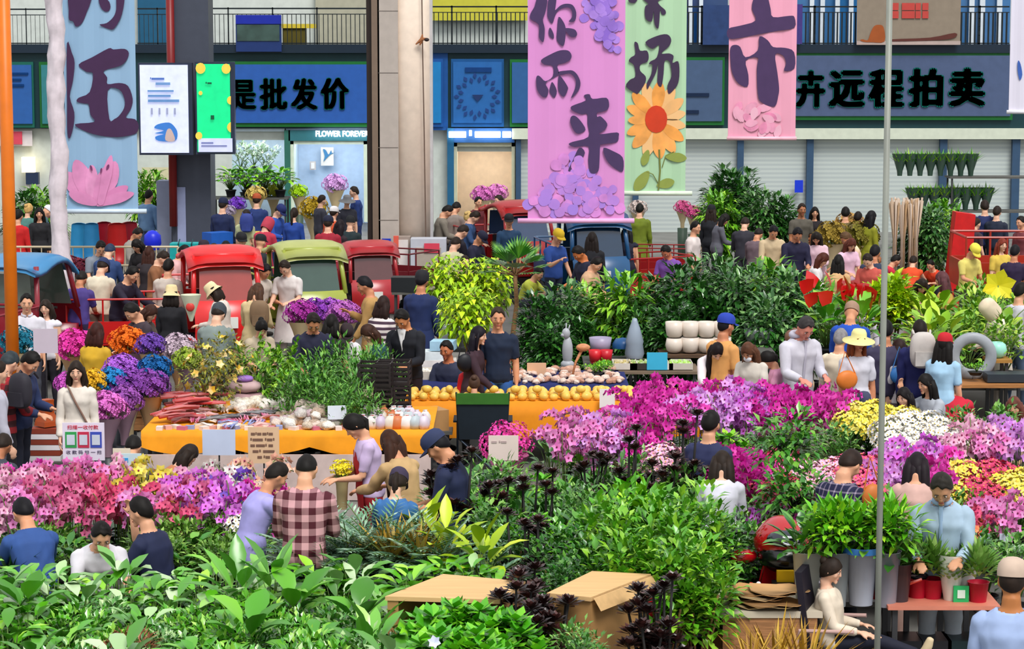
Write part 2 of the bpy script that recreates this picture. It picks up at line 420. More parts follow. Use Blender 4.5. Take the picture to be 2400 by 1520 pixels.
def hair_mesh(t, style):
    kk = 'hair_' + style
    if kk in t['meshes']: return t['meshes'][kk]
    mb = MB(); hc, hm, k = t['hc'], t['hm'], t['k']
    X = lambda x, y, z: hc + hm @ (Vector((x, y, z)) * k)
    # cap: grid over the skull, cut at the hairline
    nu, nv = 28, 14; idx = {}; vs = []; fs = []
    thick = {'short': .012, 'crop': .006}.get(style, .016)
    def low(ph):           # lowest polar angle of hair at azimuth ph (0 = front)
        c = math.cos(ph)
        if style in ('short', 'crop'): return R(40) + R(9) * math.sin(ph * 5 + 1) * max(0, c) + ((1 - c) / 2) ** .75 * R(84)
        return R(58) + ((1 - c) / 2) ** .6 * R(80)
    for i in range(nv + 1):
        for j in range(nu):
            ph = 2 * math.pi * j / nu; th = low(ph) * i / nv
            x, y, z = math.sin(th) * math.sin(ph), -math.sin(th) * math.cos(ph), math.cos(th)
            r = 1.0 + (thick / .1) * (1 if i < nv else .2) + (.03 if style == 'short' and z > .5 else 0) + (.03 if style in ('short', 'crop') else .02) * math.sin(j * 5.1 + i * 2.3) * math.sin(j * 1.7 + i * 3.1)
            v = Vector((x * .078, y * .098, z * .118)) * r
            if z < 0 and y > 0: v.y *= 1 - .15 * (-z)
            vs.append(X(v.x, v.y, v.z))
    for i in range(nv):
        for j in range(nu):
            q = (j + 1) % nu; fs.append((i * nu + j, (i + 1) * nu + j, (i + 1) * nu + q, i * nu + q))
    mb.add(vs, fs)
    dn = Vector((0, 0, -1)); back = hm @ Vector((0, 1, 0)); back = Vector((back.x, back.y, 0)).normalized() if Vector((back.x, back.y, 0)).length > .1 else Vector((0, 1, 0))
    if style in ('long', 'bob', 'verylong'):
        L = {'bob': .15, 'long': .32, 'verylong': .46}[style]
        for s_ in (-1, -.35, .35, 1):
            st = X(s_ * .05, .045, .03); m1 = X(s_ * .068, .045, -.07); e = m1 + dn * L * .5 + back * .03 + Vector((s_ * .015, 0, 0)); e2 = m1 + dn * L + back * .02 + Vector((s_ * .012, 0, 0))
            mb.tube([st, m1, e, e2], [.045, .05, .05, .026], 12)
        for s_ in (-1, 1):
            mb.tube([X(s_ * .06, -.02, .06), X(s_ * .082, -.02, -.02), X(s_ * .078, -.015, -.09), X(s_ * .07, 0, -.1) + dn * L * .5], [.02, .022, .022, .008], 10)
    if style == 'pony':
        b = X(0, .1, .03); mb.ell(b, .022); mb.tube([b, b + back * .05 + dn * .04, b + back * .06 + dn * .16, b + back * .04 + dn * .3], [.022, .032, .028, .01], 10)
    if style == 'bun': mb.ell(X(0, .09, .07), .042)
    me = mb.mesh(kk, True, [_ph]); t['meshes'][kk] = me; return me
def hat_mesh(t, style):
    kk = 'hat_' + style
    if kk in t['meshes']: return t['meshes'][kk]
    mb = MB(); hc, hm, k = t['hc'], t['hm'], t['k'] * 1.04
    def lt(prof, sy=1.22, c=(0, 0, 0), n=20):
        m2 = MB(); m2.lathe(prof, c, n, sy, False); mb.add([hc + hm @ (Vector(v) * k) for v in m2.v], m2.f)
    if style == 'cap':
        lt([(.088, .03), (.09, .06), (.083, .1), (.06, .13), (.03, .142), (.002, .145)])
        m2 = MB(); n = 10; vs = []
        for i in range(n + 1):
            a = math.pi * i / n; x, y = math.cos(a), math.sin(a)
            vs += [(.08 * x, -.055 - .03 * y, .038 + .006 * y), (.078 * x, -.075 - .1 * y, .03 - .012 * (x * x))]
        vs += [(x, y, z - .006) for x, y, z in vs]; o = 2 * (n + 1); fs = []
        for i in range(n): a = 2 * i; fs += [(a, a + 1, a + 3, a + 2), (o + a, o + a + 2, o + a + 3, o + a + 1), (a + 1, o + a + 1, o + a + 3, a + 3)]
        mb.add([hc + hm @ (Vector(v) * k) for v in vs], fs)
    elif style == 'bucket': lt([(.135, -.03), (.13, -.025), (.092, .035), (.086, .1), (.07, .135), (.03, .142), (.002, .143)], 1.15)
    elif style == 'sun': lt([(.19, .0), (.188, .006), (.092, .045), (.088, .1), (.07, .135), (.03, .142), (.002, .143)], 1.05)
    elif style == 'beanie': lt([(.086, .0), (.09, .05), (.083, .1), (.055, .135), (.002, .146)])
    elif style == 'hood': lt([(.085, -.12), (.1, -.08), (.1, .0), (.098, .06), (.085, .11), (.05, .14), (.002, .15)])
    me = mb.mesh(kk, True, [_ph]); t['meshes'][kk] = me; return me
def patch(t, poly, off=.03):
    """a piece of clothing or a face mask lying on the front of the figure, outline given in (x, z)"""
    def fm(u, w_, k):
        v = t['tv']; d = (v[:, 0] - u) ** 2 + (v[:, 2] - w_) ** 2; near = v[d < .035 ** 2]
        y = near[:, 1].min() if len(near) else 0
        return (u, y - off + k, w_)
    m = MB(); cx = sum(p[0] for p in poly) / len(poly); cz = sum(p[1] for p in poly) / len(poly); rings = []; n = len(poly); vs = []; fs = []
    for s in (1, .66, .33): vs += [fm(cx + (p[0] - cx) * s, cz + (p[1] - cz) * s, 0 if s < 1 else .01) for p in poly]
    vs.append(fm(cx, cz, 0))
    for r in range(2): fs += [(r * n + i, r * n + (i + 1) % n, (r + 1) * n + (i + 1) % n, (r + 1) * n + i) for i in range(n)]
    fs += [(2 * n + i, 2 * n + (i + 1) % n, 3 * n) for i in range(n)]
    return vs, fs
def chest(t): return t['neck'].z - .06
def x_vneck(m, t): z = chest(t); m.add(*patch(t, [(-.055, z), (-.03, z - .12), (0, z - .26), (.03, z - .12), (.055, z), (0, z + .015)], .022))
def x_placket(m, t): z = chest(t); m.add(*patch(t, [(-.014, z - .02), (-.014, z - .2), (-.014, z - .44), (.014, z - .44), (.014, z - .2), (.014, z - .02)], .024))
def x_collar(m, t):
    c = t['neck'] + Vector((0, 0, -.035)); m.tube([(c.x + .062 * math.cos(a), c.y + .07 * math.sin(a) - .005, c.z - .012 + .018 * math.sin(a)) for a in [i * math.pi / 8 - math.pi / 2 + .25 for i in range(16)]], .017, 6)
def x_hood(m, t):
    c = t['neck'] + Vector((0, .03, -.03)); m.tube([(c.x + .085 * math.cos(a), c.y + .075 * math.sin(a), c.z + .01 * math.sin(a)) for a in [i * math.pi / 8 - math.pi / 2 + .35 for i in range(15)]], [.015, .022, .028, .033, .036, .038, .04, .04, .04, .038, .036, .033, .028, .022, .015], 8)
def x_mask(m, t): k = t['k']; m.ell(t['hc'] + t['hm'] @ (Vector((0, -.085, -.055)) * k), (.052, .036, .042), t['hm'], 12, 8)
def x_apron(m, t): z = chest(t); b = t['base'].z; m.add(*patch(t, [(-.09, z - .12), (-.13, z - .3), (-.15, b - .1), (-.13, b - .4), (.13, b - .4), (.15, b - .1), (.13, z - .3), (.09, z - .12)], .03))
def x_strap(m, t):
    z = chest(t); v = t['tv']; pts = []
    for i in range(9):
        u = -.1 + .22 * i / 8; w_ = z + .02 - .45 * i / 8; d = (v[:, 0] - u) ** 2 + (v[:, 2] - w_) ** 2; near = v[d < .035 ** 2]; pts.append((u, (near[:, 1].min() if len(near) else -.1) - .028, w_))
    m.tube(pts, .012, 5)
def skirt_mesh(t, top_h, bot_z, flare, kind):
    kk = 'skirt_' + kind
    if kk in t['meshes']: return t['meshes'][kk]
    b = t['base']; z0 = b.z + top_h; z1 = bot_z; mb = MB(); n = 20; vs = []; fs = []; K = 6
    for i in range(K + 1):
        u = i / K; z = z0 + (z1 - z0) * u; r = .135 + (flare - .135) * (u ** .7) + .0
        for j in range(n):
            w = 2 * math.pi * j / n; rr = r * (1 + .05 * u * math.sin(5 * w)); vs.append((b.x + rr * math.cos(w) * 1.15, b.y + rr * .92 * math.sin(w), z))
    for i in range(K):
        for j in range(n): q = (j + 1) % n; fs.append((i * n + j, i * n + q, (i + 1) * n + q, (i + 1) * n + j))
    mb.add(vs, fs); me = mb.mesh(kk, True, [_ph]); t['meshes'][kk] = me; return me
PEOPLE = []
SKIN = ['#e0a582', '#d6956f', '#e8b496', '#c98560']
def person(px, py, H, pose, rot, top, bot='#23262f', hair='short', wear='tee', hat=None, label='', fem=None, hc='#15110f', skin=None, vox=None, group=None, hatc=None, shoe='#2b2622', z0=0, extra=None):
    """head top seen at pixel (px, py); H = standing height of the person"""
    if fem is None: fem = hair in ('long', 'bob', 'verylong', 'pony', 'bun')
    s = H / 1.69
    t0 = _tpl.get((pose, fem, vox or .016))
    if vox is None:
        vox = .016
    t = template(pose, fem, vox)
    top_l = Vector((t['top'].x, t['top'].y, t['topz'])) * s
    W = P(px, py, z0 + top_l.z); rm = Matrix.Rotation(R(rot), 3, 'Z')
    # turn the figure with respect to the line of sight
    off = rm @ Vector((top_l.x, top_l.y, 0)); loc = (W.x - off.x, W.y - off.y, z0)
    PEOPLE.append((loc[0], loc[1]))
    e = empty('person', loc, rot, label, 'person', group, s)
    sk = M(skin or SKIN[int(px + py) % 4], .55)
    # the body mesh is the person; clothes and hair are its children
    bo = obj('body', t['body'], None, e)
    bo.material_slots[0].link = 'OBJECT'; bo.material_slots[0].material = sk
    def part(name, me, m): return obj(name, me, [m], e)
    tm = top if not isinstance(top, str) else M(top, .8, 'cloth')
    bm_ = bot if not isinstance(bot, str) else M(bot, .8, 'cloth')
    if wear in ('tee', 'shirt', 'vest'): part(wear if wear != 'tee' else 'tshirt', cloth(t, wear), tm)
    elif wear == 'coat':
        part('coat', cloth(t, 'shirt'), tm)
        if not pose.startswith(('sit', 'squat', 'lounge')): part('coat_skirt', skirt_mesh(t, .08, t['base'].z - .3, .2, 'coat'), tm)
    elif wear == 'dress':
        part('dress', cloth(t, 'tee'), tm)
        if not pose.startswith(('sit', 'squat', 'lounge')): part('dress_skirt', skirt_mesh(t, .1, t['base'].z - .5, .24, 'dress'), tm)
    part('trousers', cloth(t, 'trousers'), bm_); part('shoes', cloth(t, 'shoes'), M(shoe))
    if hc == '#15110f': hc = ['#15110f', '#1e1612', '#281d16', '#120f14'][int(px * 3 + py) % 4]
    if hair != 'none': part('hair', hair_mesh(t, hair), M(hc, .6, 'plain', .3, spec=.2, scale=20))
    if hat: part('hat', hat_mesh(t, hat), M(hatc or '#1e2a4a', .8, 'cloth'))
    if extra:
        fn, nm, m = extra; mb = MB(); fn(mb, t); obj(nm, mb.mesh(nm, True, [m]), None, e)
    return e, t, s
# ---------------------------------------------------------------- light
w = bpy.data.worlds.new('world'); SC.world = w; w.use_nodes = True
bg = w.node_tree.nodes['Background']; bg.inputs[0].default_value = (.93, .96, 1, 1); bg.inputs[1].default_value = .85
def sun(name, rot, e, ang, col=(1, 1, 1)):
    l = bpy.data.lights.new(name, 'SUN'); l.energy = e; l.angle = R(ang); l.color = col
    o = bpy.data.objects.new(name, l); COL.objects.link(o); o.rotation_euler = [R(a) for a in rot]; return o
sun('skylight', (36, 0, 22), 2.5, 25, (1, .98, .95))
SC.view_settings.view_transform = 'Standard'; SC.view_settings.look = 'None'; SC.view_settings.gamma = 1
SC.view_settings.exposure = 0.1
SC.cycles.max_bounces = 5; SC.cycles.use_adaptive_sampling = True; SC.cycles.adaptive_threshold = .03; SC.cycles.diffuse_bounces = 2; SC.cycles.glossy_bounces = 2; SC.cycles.transmission_bounces = 4; SC.cycles.transparent_max_bounces = 6
SC.cycles.caustics_reflective = False; SC.cycles.caustics_refractive = False
# ---------------------------------------------------------------- plants
def fib(i, n, lo=0, hi=1):           # evenly spread directions
    z = lo + (hi - lo) * (i + .5) / n; a = i * 2.39996; r = math.sqrt(max(0, 1 - z * z)); return Vector((r * math.cos(a), r * math.sin(a), z))
POTC = M('#26262a', .5); POTW = M('#d9d6cf', .4); POTR = M('#a52020', .4); POTT = M('#8a4b2c', .7)
def pot_mesh(r=.08, h=.13, n=12):
    mb = MB(); mb.lathe([(r * .72, 0), (r * .98, h * .86), (r * 1.08, h * .86), (r * 1.08, h), (r * .9, h), (r * .85, h * .88)], n=n, cap=False)
    mb.lathe([(r * .72, 0), (.001, 0)], n=n, cap=False); mb.lathe([(r * .86, h * .88), (.001, h * .9)], n=n, cap=False)
    return mb.mesh('pot', True, [POTC])
_arch = {}
G1 = M('#5cb216', .32, 'leaf', h2='#a8e03a', spec=.8); G2 = M('#3a8420', .3, 'leaf', h2='#80bc3c', spec=.8)
G3 = M('#265e1c', .28, 'leaf', h2='#559838', spec=.9); G4 = M('#62ba1a', .4, 'leaf', h2='#aee02c', spec=.5)
G5 = M('#aacb17', .45, 'leaf', h2='#e2ec2c'); G6 = M('#4f7c4c', .4, 'leaf', h2='#a9c9a0'); G7 = M('#6f7a1e', .4, 'leaf', h2='#c0b63a')
GD = M('#2c1716', .35, 'leaf', h2='#5c3430', spec=.7); GO = M('#a9781f', .45, 'leaf', h2='#e3b944'); GB = M('#4a7d2b', .35, 'leaf', h2='#7fb05a', spec=.7)
STEM = M('#5d7a34', .6); WOOD = M('#8f6a44', .8, 'wood'); STEMD = M('#1c1815', .6)
def A(name, fn):
    if name not in _arch: _arch[name] = fn()
    return _arch[name]
def broad(n=34, L=.24, W=.1, h=.34, spread=.26, mat=G1, seed=1, upc=.5, droop=.35, pot=(.1, .14)):
    random.seed(seed); mb = MB(); st = MB()
    for i in range(n):
        a = i * 2.39996; t = (i + .5) / n; r = spread * math.sqrt(t) * rnd(.7, 1.1); hh = h * (1 - .55 * t) * rnd(.75, 1.15)
        b = Vector((math.cos(a) * r, math.sin(a) * r, pot[1] + hh)); root = Vector((math.cos(a) * .02, math.sin(a) * .02, pot[1]))
        st.tube([root, root.lerp(b, .55) + Vector((0, 0, .04)), b], [.005, .004, .003], 4)
        d = Vector((math.cos(a) * (.5 + t), math.sin(a) * (.5 + t), upc * (1.2 - t)))
        mb.leaf(b, d, L * rnd(.7, 1.2), W * rnd(.8, 1.2), droop * rnd(.6, 1.6), 4, .3)
    return [('pot', pot_mesh(*pot), POTC), ('stems', st.mesh('stems', True, [STEM]), STEM), ('leaves', mb.mesh('leaves', True, [mat]), mat)]
def bush(n=320, rx=.25, rz=.3, zc=.5, L=.07, W=.035, mat=G2, seed=2, stems=7, pot=(.12, .17), smat=STEM, seg=2, droop=.2, low=-.7, clump=9, trunk=0):
    random.seed(seed); mb = MB(); st = MB(); cl = [(fib(i, clump, low, 1) * rnd(.45, .8)) for i in range(clump)]
    for i in range(n):
        c = cl[i % clump]; d = fib(i * 7 % n, n, -.6, 1); q = Vector((c.x + d.x * .42, c.y + d.y * .42, c.z + d.z * .42)) * rnd(.75, 1.1)
        b = Vector((q.x * rx, q.y * rx, zc + q.z * rz)); dd = (d + Vector((rnd(-.5, .5), rnd(-.5, .5), rnd(-.2, .6)))).normalized()
        mb.leaf(b, dd, L * rnd(.7, 1.3), W * rnd(.8, 1.2), droop, seg, .3)
    for i in range(stems):
        c = cl[i % clump]; e = Vector((c.x * rx, c.y * rx, zc + c.z * rz)); r0 = Vector((rnd(-.02, .02), rnd(-.02, .02), pot[1]))
        t0 = r0 + Vector((0, 0, trunk)); st.tube([r0, t0, t0.lerp(e, .5) + Vector((0, 0, .03)), e] if trunk else [r0, r0.lerp(e, .5) + Vector((0, 0, .04)), e], .009 if not trunk else [.022, .018, .012, .006], 5)
    return [('pot', pot_mesh(*pot), POTC), ('stems', st.mesh('stems', True, [smat]), smat), ('leaves', mb.mesh('leaves', True, [mat]), mat)]
def spiky(n=46, L=.42, W=.022, mat=GO, seed=3, pot=(.09, .12), low=.15, droop=.25, seg=4, base=0.02, trunk=0):
    random.seed(seed); mb = MB(); st = MB(); z0 = pot[1] + trunk
    for i in range(n):
        d = fib(i, n, low, .98); d = (d + Vector((rnd(-.1, .1), rnd(-.1, .1), 0))).normalized()
        mb.leaf(Vector((d.x * base, d.y * base, z0)), d, L * rnd(.75, 1.1), W * rnd(.8, 1.2), droop * rnd(.5, 1.5), seg, .35, wide=.45, prof=.6)
    st.tube([(0, 0, pot[1] - .03), (0.01, 0, pot[1] + trunk * .5), (0, 0, z0 + .01)], .02, 6)
    return [('pot', pot_mesh(*pot), POTC), ('stem', st.mesh('stem', True, [WOOD]), WOOD), ('leaves', mb.mesh('leaves', True, [mat]), mat)]
def fanpalm():
    random.seed(9); mb = MB(); st = MB(); z = 1.35
    for i in range(16):
        d = fib(i, 16, .0, .95); c = Vector((0, 0, z)) + d * .2; s_ = d.cross(Vector((0, 0, 1))).normalized(); u = s_.cross(d).normalized()
        st.tube([(0, 0, z - .03), c], .007, 4)
        for k in range(-6, 7):
            a = k * .15; mb.leaf(c, d * math.cos(a) + s_ * math.sin(a), .26 * math.cos(a * .6), .04, .12, 2, .3, up=u, wide=.4)
    st.tube([(0, 0, .15), (.03, 0, .6), (-.02, 0, 1), (0, 0, z)], [.035, .03, .026, .022], 8)
    return [('pot', pot_mesh(.16, .2), POTC), ('trunk', st.mesh('trunk', True, [WOOD]), WOOD), ('fronds', mb.mesh('fronds', True, [G2]), G2)]
def frondpalm(n=26, L=.62, mat=G6, seed=5, pot=(.13, .18), w=.11, low=.1):
    random.seed(seed); mb = MB(); st = MB()
    for i in range(n):
        d = fib(i, n, low, .95); p = Vector((0, 0, pot[1] + .08)); pts = [p.copy()]; dd = d.copy()
        for k in range(14):
            p = p + dd * (L / 14); dd = (dd + Vector((0, 0, -.055))).normalized(); pts.append(p.copy())
            sd = dd.cross(Vector((0, 0, 1))).normalized(); ll = w * math.sin(math.pi * (k + 1.5) / 16) + .02
            for s_ in (-1, 1): mb.leaf(p, sd * s_ + dd * .7 + Vector((0, 0, .15)), ll * 1.2, .024, .2, 2, 0)
        st.tube(pts, .004, 4)
    return [('pot', pot_mesh(*pot), POTC), ('stems', st.mesh('stems', True, [STEM]), STEM), ('fronds', mb.mesh('fronds', True, [mat]), mat)]
def aeonium(seed=4, n=9, h=.8, sp=.16, mat=GD, pot=(.12, .16), r=.095):
    random.seed(seed); mb = MB(); st = MB()
    for i in range(n):
        a = i * 2.39996; q = math.sqrt((i + .5) / n) * sp; e = Vector((math.cos(a) * q, math.sin(a) * q, pot[1] + h * rnd(.35, 1)))
        r0 = Vector((math.cos(a) * .02, math.sin(a) * .02, pot[1])); st.tube([r0, r0.lerp(e, .5) + Vector((rnd(-.02, .02), rnd(-.02, .02), 0)), e], [.016, .012, .009], 6)
        for k in range(26):
            d = fib(k, 26, .02, .95); mb.leaf(e - Vector((0, 0, .01)), d, r * (1.2 - .4 * d.z) * rnd(.9, 1.15), .055, -.12, 3, .3, wide=.74)
    return [('pot', pot_mesh(*pot), POTC), ('stems', st.mesh('stems', True, [STEMD]), STEMD), ('rosettes', mb.mesh('rosettes', True, [mat]), mat)]
def flower5(mb, c, d, r, up=None, petals=5, cup=.25):
    d = Vector(d).normalized(); a = d.cross(Vector((.3, .2, 1))).normalized(); b = d.cross(a)
    for i in range(petals):
        w = 2 * math.pi * i / petals; rad = a * math.cos(w) + b * math.sin(w)
        mb.leaf(c, rad + d * cup, r, r * (.95 if i % 2 else .75), .0, 2, .12, up=d, wide=.62)
def orchid(seed=1, stems=3, blooms=7, petal='#d21fa2', h=.55, leafmat=G3, h2=None, r=.042, bend=.22, lip='#8a1050', pot=(.07, .11)):
    random.seed(seed); st = MB(); fl = MB(); lp = MB(); lf = MB()
    for i in range(6):
        a = i * 2.4; lf.leaf((0, 0, pot[1] - .01), (math.cos(a), math.sin(a), .55), rnd(.16, .22), .06, .5, 3, .3)
    for s_ in range(stems):
        a = rnd(0, 6.28); dx, dy = math.cos(a), math.sin(a); hh = h * rnd(.85, 1.08); pts = []
        for k in range(9):
            t = k / 8; pts.append(Vector((dx * (.02 + bend * t ** 2.2), dy * (.02 + bend * t ** 2.2), pot[1] + hh * (math.sin(t * 2.0) / math.sin(2.0 * .8) if t < .8 else 1.0 - (t - .8) * .35))))
        st.tube(pts, .004, 5)
        for k in range(blooms):
            t = .3 + .7 * k / (blooms - 1); f = t * 8; i0 = min(7, int(f)); p = pts[i0].lerp(pts[i0 + 1], f - i0)
            sd = (-1) ** k; d = Vector((dx * .5 + dy * sd * .8 + rnd(-.3, .3), dy * .5 - dx * sd * .8 + rnd(-.3, .3) - .5, rnd(.05, .5))).normalized(); c = p + d * .022 + Vector((0, 0, rnd(-.01, .01)))
            flower5(fl, c, d, r * rnd(.85, 1.1) * (1 - .25 * (k / blooms)), petals=5); lp.ell(c + d * .008, .0085, None, 6, 4)
    pm = M(petal, .5, 'petal', h2=h2); lm = M(lip, .5)
    return [('pot', pot_mesh(*pot), POTC), ('leaves', lf.mesh('leaves', True, [leafmat]), leafmat), ('flower_stems', st.mesh('flower_stems', True, [STEM]), STEM), ('blooms', fl.mesh('blooms', True, [pm]), pm), ('lips', lp.mesh('lips', True, [lm]), lm)]
def bloombush(seed=1, petal='#c81e6e', n=60, rx=.17, rz=.12, zc=.38, r=.034, h2=None, pet=5, leafmat=G3, pot=(.1, .14), eye='#e8c040', low=-.1):
    random.seed(seed); fl = MB(); ey = MB(); lf = MB(); st = MB()
    for i in range(n):
        d = fib(i, n, low, 1); q = rnd(.88, 1.08); c = Vector((d.x * rx * q, d.y * rx * q, zc + d.z * rz * q)); dd = (d + Vector((rnd(-.3, .3), rnd(-.3, .3), rnd(-.1, .3)))).normalized()
        flower5(fl, c, dd, r * rnd(.85, 1.2), petals=pet, cup=.35); ey.ell(c + dd * .006, r * .17, None, 5, 4)
        if i % 3 == 0: st.tube([(0, 0, pot[1]), c * .5 + Vector((0, 0, pot[1] * .5)), c], .0035, 4)
    for i in range(42):
        d = fib(i, 42, -.4, .6); lf.leaf((d.x * rx * .45, d.y * rx * .45, zc - rz * .75 + d.z * .08), d + Vector((0, 0, .3)), .12, .05, .3, 2, .3)
    pm = M(petal, .55, 'petal', h2=h2); em = M(eye, .6)
    return [('pot', pot_mesh(*pot), POTC), ('stems', st.mesh('stems', True, [STEM]), STEM), ('leaves', lf.mesh('leaves', True, [leafmat]), leafmat), ('blooms', fl.mesh('blooms', True, [pm]), pm), ('flower_centres', ey.mesh('flower_centres', True, [em]), em)]
def sprays(seed=1, col='#7b3f9e', rx=.2, rz=.18, zc=.48, n=620, r=.027, h2=None, wrap='#c9b48c'):
    """wrapped bundle of fine dried or dyed flowers"""
    random.seed(seed); fl = MB(); st = MB(); wr = MB()
    lob = [fib(i, 9, -.2, 1) for i in range(9)]
    for i in range(n):
        l = lob[i % 9]; d = fib(i * 3 % n, n, -1, 1); q = (l * .62 + d * .48); c = Vector((q.x * rx, q.y * rx, zc + q.z * rz)); k = rnd(.7, 1.25)
        flower5(fl, c, (d + l * .6), r * k, petals=4, cup=.6)
    for i in range(14):
        d = fib(i, 14, .2, 1); st.tube([(0, 0, .02), (d.x * rx * .3, d.y * rx * .3, zc * .55), (d.x * rx * .7, d.y * rx * .7, zc)], .004, 4)
    wr.lathe([(.045, .0), (.05, .12), (rx * .55, zc * .62), (rx * .78, zc * .84)], n=14, cap=False)
    pm = M(col, .8, 'petal', .12, h2=h2 or '#%02x%02x%02x' % tuple(min(255, int(int(col[i:i + 2], 16) * 1.12 + 12)) for i in (1, 3, 5))); wm = M(wrap, .6)
    return [('wrapper', wr.mesh('wrapper', True, [wm]), wm), ('stems', st.mesh('stems', True, [STEM]), STEM), ('blooms', fl.mesh('blooms', True, [pm]), pm)]
def lettuce(seed=1, n=10, mat=G4, h=.22, sp=.2, L=.1, pot=(.09, .12)):
    random.seed(seed); mb = MB(); st = MB()
    for i in range(n):
        a = i * 2.39996; q = math.sqrt((i + .5) / n) * sp; e = Vector((math.cos(a) * q, math.sin(a) * q, pot[1] + h * rnd(.5, 1) * (1.15 - .5 * q / sp)))
        st.tube([(math.cos(a) * .02, math.sin(a) * .02, pot[1]), e], .008, 5)
        for k in range(13):
            d = fib(k, 13, .0, .9); mb.leaf(e, d, L * rnd(.7, 1.15), L * .62, .1, 3, -.2, wide=.65)
    return [('pot', pot_mesh(*pot), POTC), ('stems', st.mesh('stems', True, [STEM]), STEM), ('leaves', mb.mesh('leaves', True, [mat]), mat)]
def canopy_tree(seed=1, mat=G3, H=1.7, rx=.42, rz=.5, n=700, L=.09, W=.045, trunk=.02, droop=.35, pot=(.16, .22), smat=WOOD, seg=2):
    random.seed(seed); mb = MB(); st = MB(); zc = H - rz; cl = [fib(i, 14, -.9, 1) * rnd(.45, .85) for i in range(14)]
    for i in range(n):
        c = cl[i % 14]; d = fib(i * 11 % n, n, -.8, 1); q = c + d * .4 * rnd(.7, 1.1); b = Vector((q.x * rx, q.y * rx, zc + q.z * rz))
        mb.leaf(b, d + Vector((q.x, q.y, -.1)) * .5 + Vector((rnd(-.4, .4), rnd(-.4, .4), rnd(-.5, .4))), L * rnd(.7, 1.3), W * rnd(.8, 1.2), droop, seg, .3)
    st.tube([(0, 0, pot[1] - .02), (.02, 0, zc * .5), (0, .01, zc)], [trunk * 1.3, trunk, trunk * .8], 8)
    for c in cl[:9]: st.tube([(0, 0, zc - rz * .5), (c.x * rx * .5, c.y * rx * .5, zc + c.z * rz * .3), (c.x * rx, c.y * rx, zc + c.z * rz)], [.012, .009, .005], 5)
    return [('pot', pot_mesh(*pot), POTC), ('trunk', st.mesh('trunk', True, [smat]), smat), ('foliage', mb.mesh('foliage', True, [mat]), mat)]
def put(arch, loc, label, cat='plant', group=None, name='potted_plant', rz=None, s=1, over=None, parts=None):
    """one plant: an Empty at its pot's base with its own copies of the parts"""
    pn_ = {q[0] for q in arch}
    if name == 'potted_plant': name = 'orchid' if 'lips' in pn_ else 'flowering_plant' if 'flower_centres' in pn_ or 'red_flowers' in pn_ else 'succulent' if 'rosettes' in pn_ else 'palm' if 'fronds' in pn_ else 'leafy_plant' if ('broad' in label or 'wide' in label or 'large' in label) else 'green_plant'
    if name == 'orchid' and cat == 'plant': cat = 'orchid'
    if name in ('orchid',): label = label.replace('flowers', 'orchid') if 'orchid' not in label else label
    e = empty(name, loc, rnd(0, 360) if rz is None else rz, label, cat, group, s)
    for pn, me, m in arch:
        if parts and pn not in parts: continue
        o = obj(pn, me, None, e)
        if over and pn in over:
            o.material_slots[0].link = 'OBJECT'; o.material_slots[0].material = over[pn]
    return e
def simple(o_list, name): pass
def bench(name, x0, x1, y0, y1, z, label, mat=None, legs=None, th=.04, cat='table', legmat=None):
    e = empty(name, ((x0 + x1) / 2, (y0 + y1) / 2, 0), 0, label, cat); w, d = x1 - x0, y1 - y0
    MB().box((0, 0, z - th / 2), (w, d, th)).build('top', mat or M('#5b5a55', .6), e)
    n = legs or max(2, int(w / 1.6) + 1)
    for i in range(n):
        for sy in (-1, 1):
            MB().box((-w / 2 + .06 + (w - .12) * i / (n - 1), sy * (d / 2 - .06), (z - th) / 2), (.04, .04, z - th)).build('leg', legmat or M('#3a3a3c', .5), e)
    return e
# ---------------------------------------------------------------- the hall
WY = 62.0
def wb(mb, x0, y0, x1, y1, y=WY, d=.1):   # box whose front face covers these pixels, standing at distance y
    a = D(x0, y0, y); b = D(x1, y1, y)
    mb.box(((a.x + b.x) / 2, y + d / 2, (a.z + b.z) / 2), (abs(b.x - a.x), d, abs(a.z - b.z))); return mb
def wbox(name, x0, y0, x1, y1, mat, y=WY, d=.1, parent=None, **k):
    o = wb(MB(), x0, y0, x1, y1, y, d).build(name, mat, parent)
    if k: tag(o, **k)
    return o
def st(o): o['kind'] = 'structure'; return o
def text_mesh(s, bold=0, depth=.01, spacing=1):
    c = bpy.data.curves.new('lettering', 'FONT'); c.body = s; c.size = 1; c.offset = bold; c.extrude = depth; c.space_character = spacing; c.resolution_u = 3
    o = bpy.data.objects.new('lettering', c); COL.objects.link(o)
    me = bpy.data.meshes.new_from_object(o.evaluated_get(bpy.context.evaluated_depsgraph_get())); bpy.data.objects.remove(o); me.materials.clear(); return me
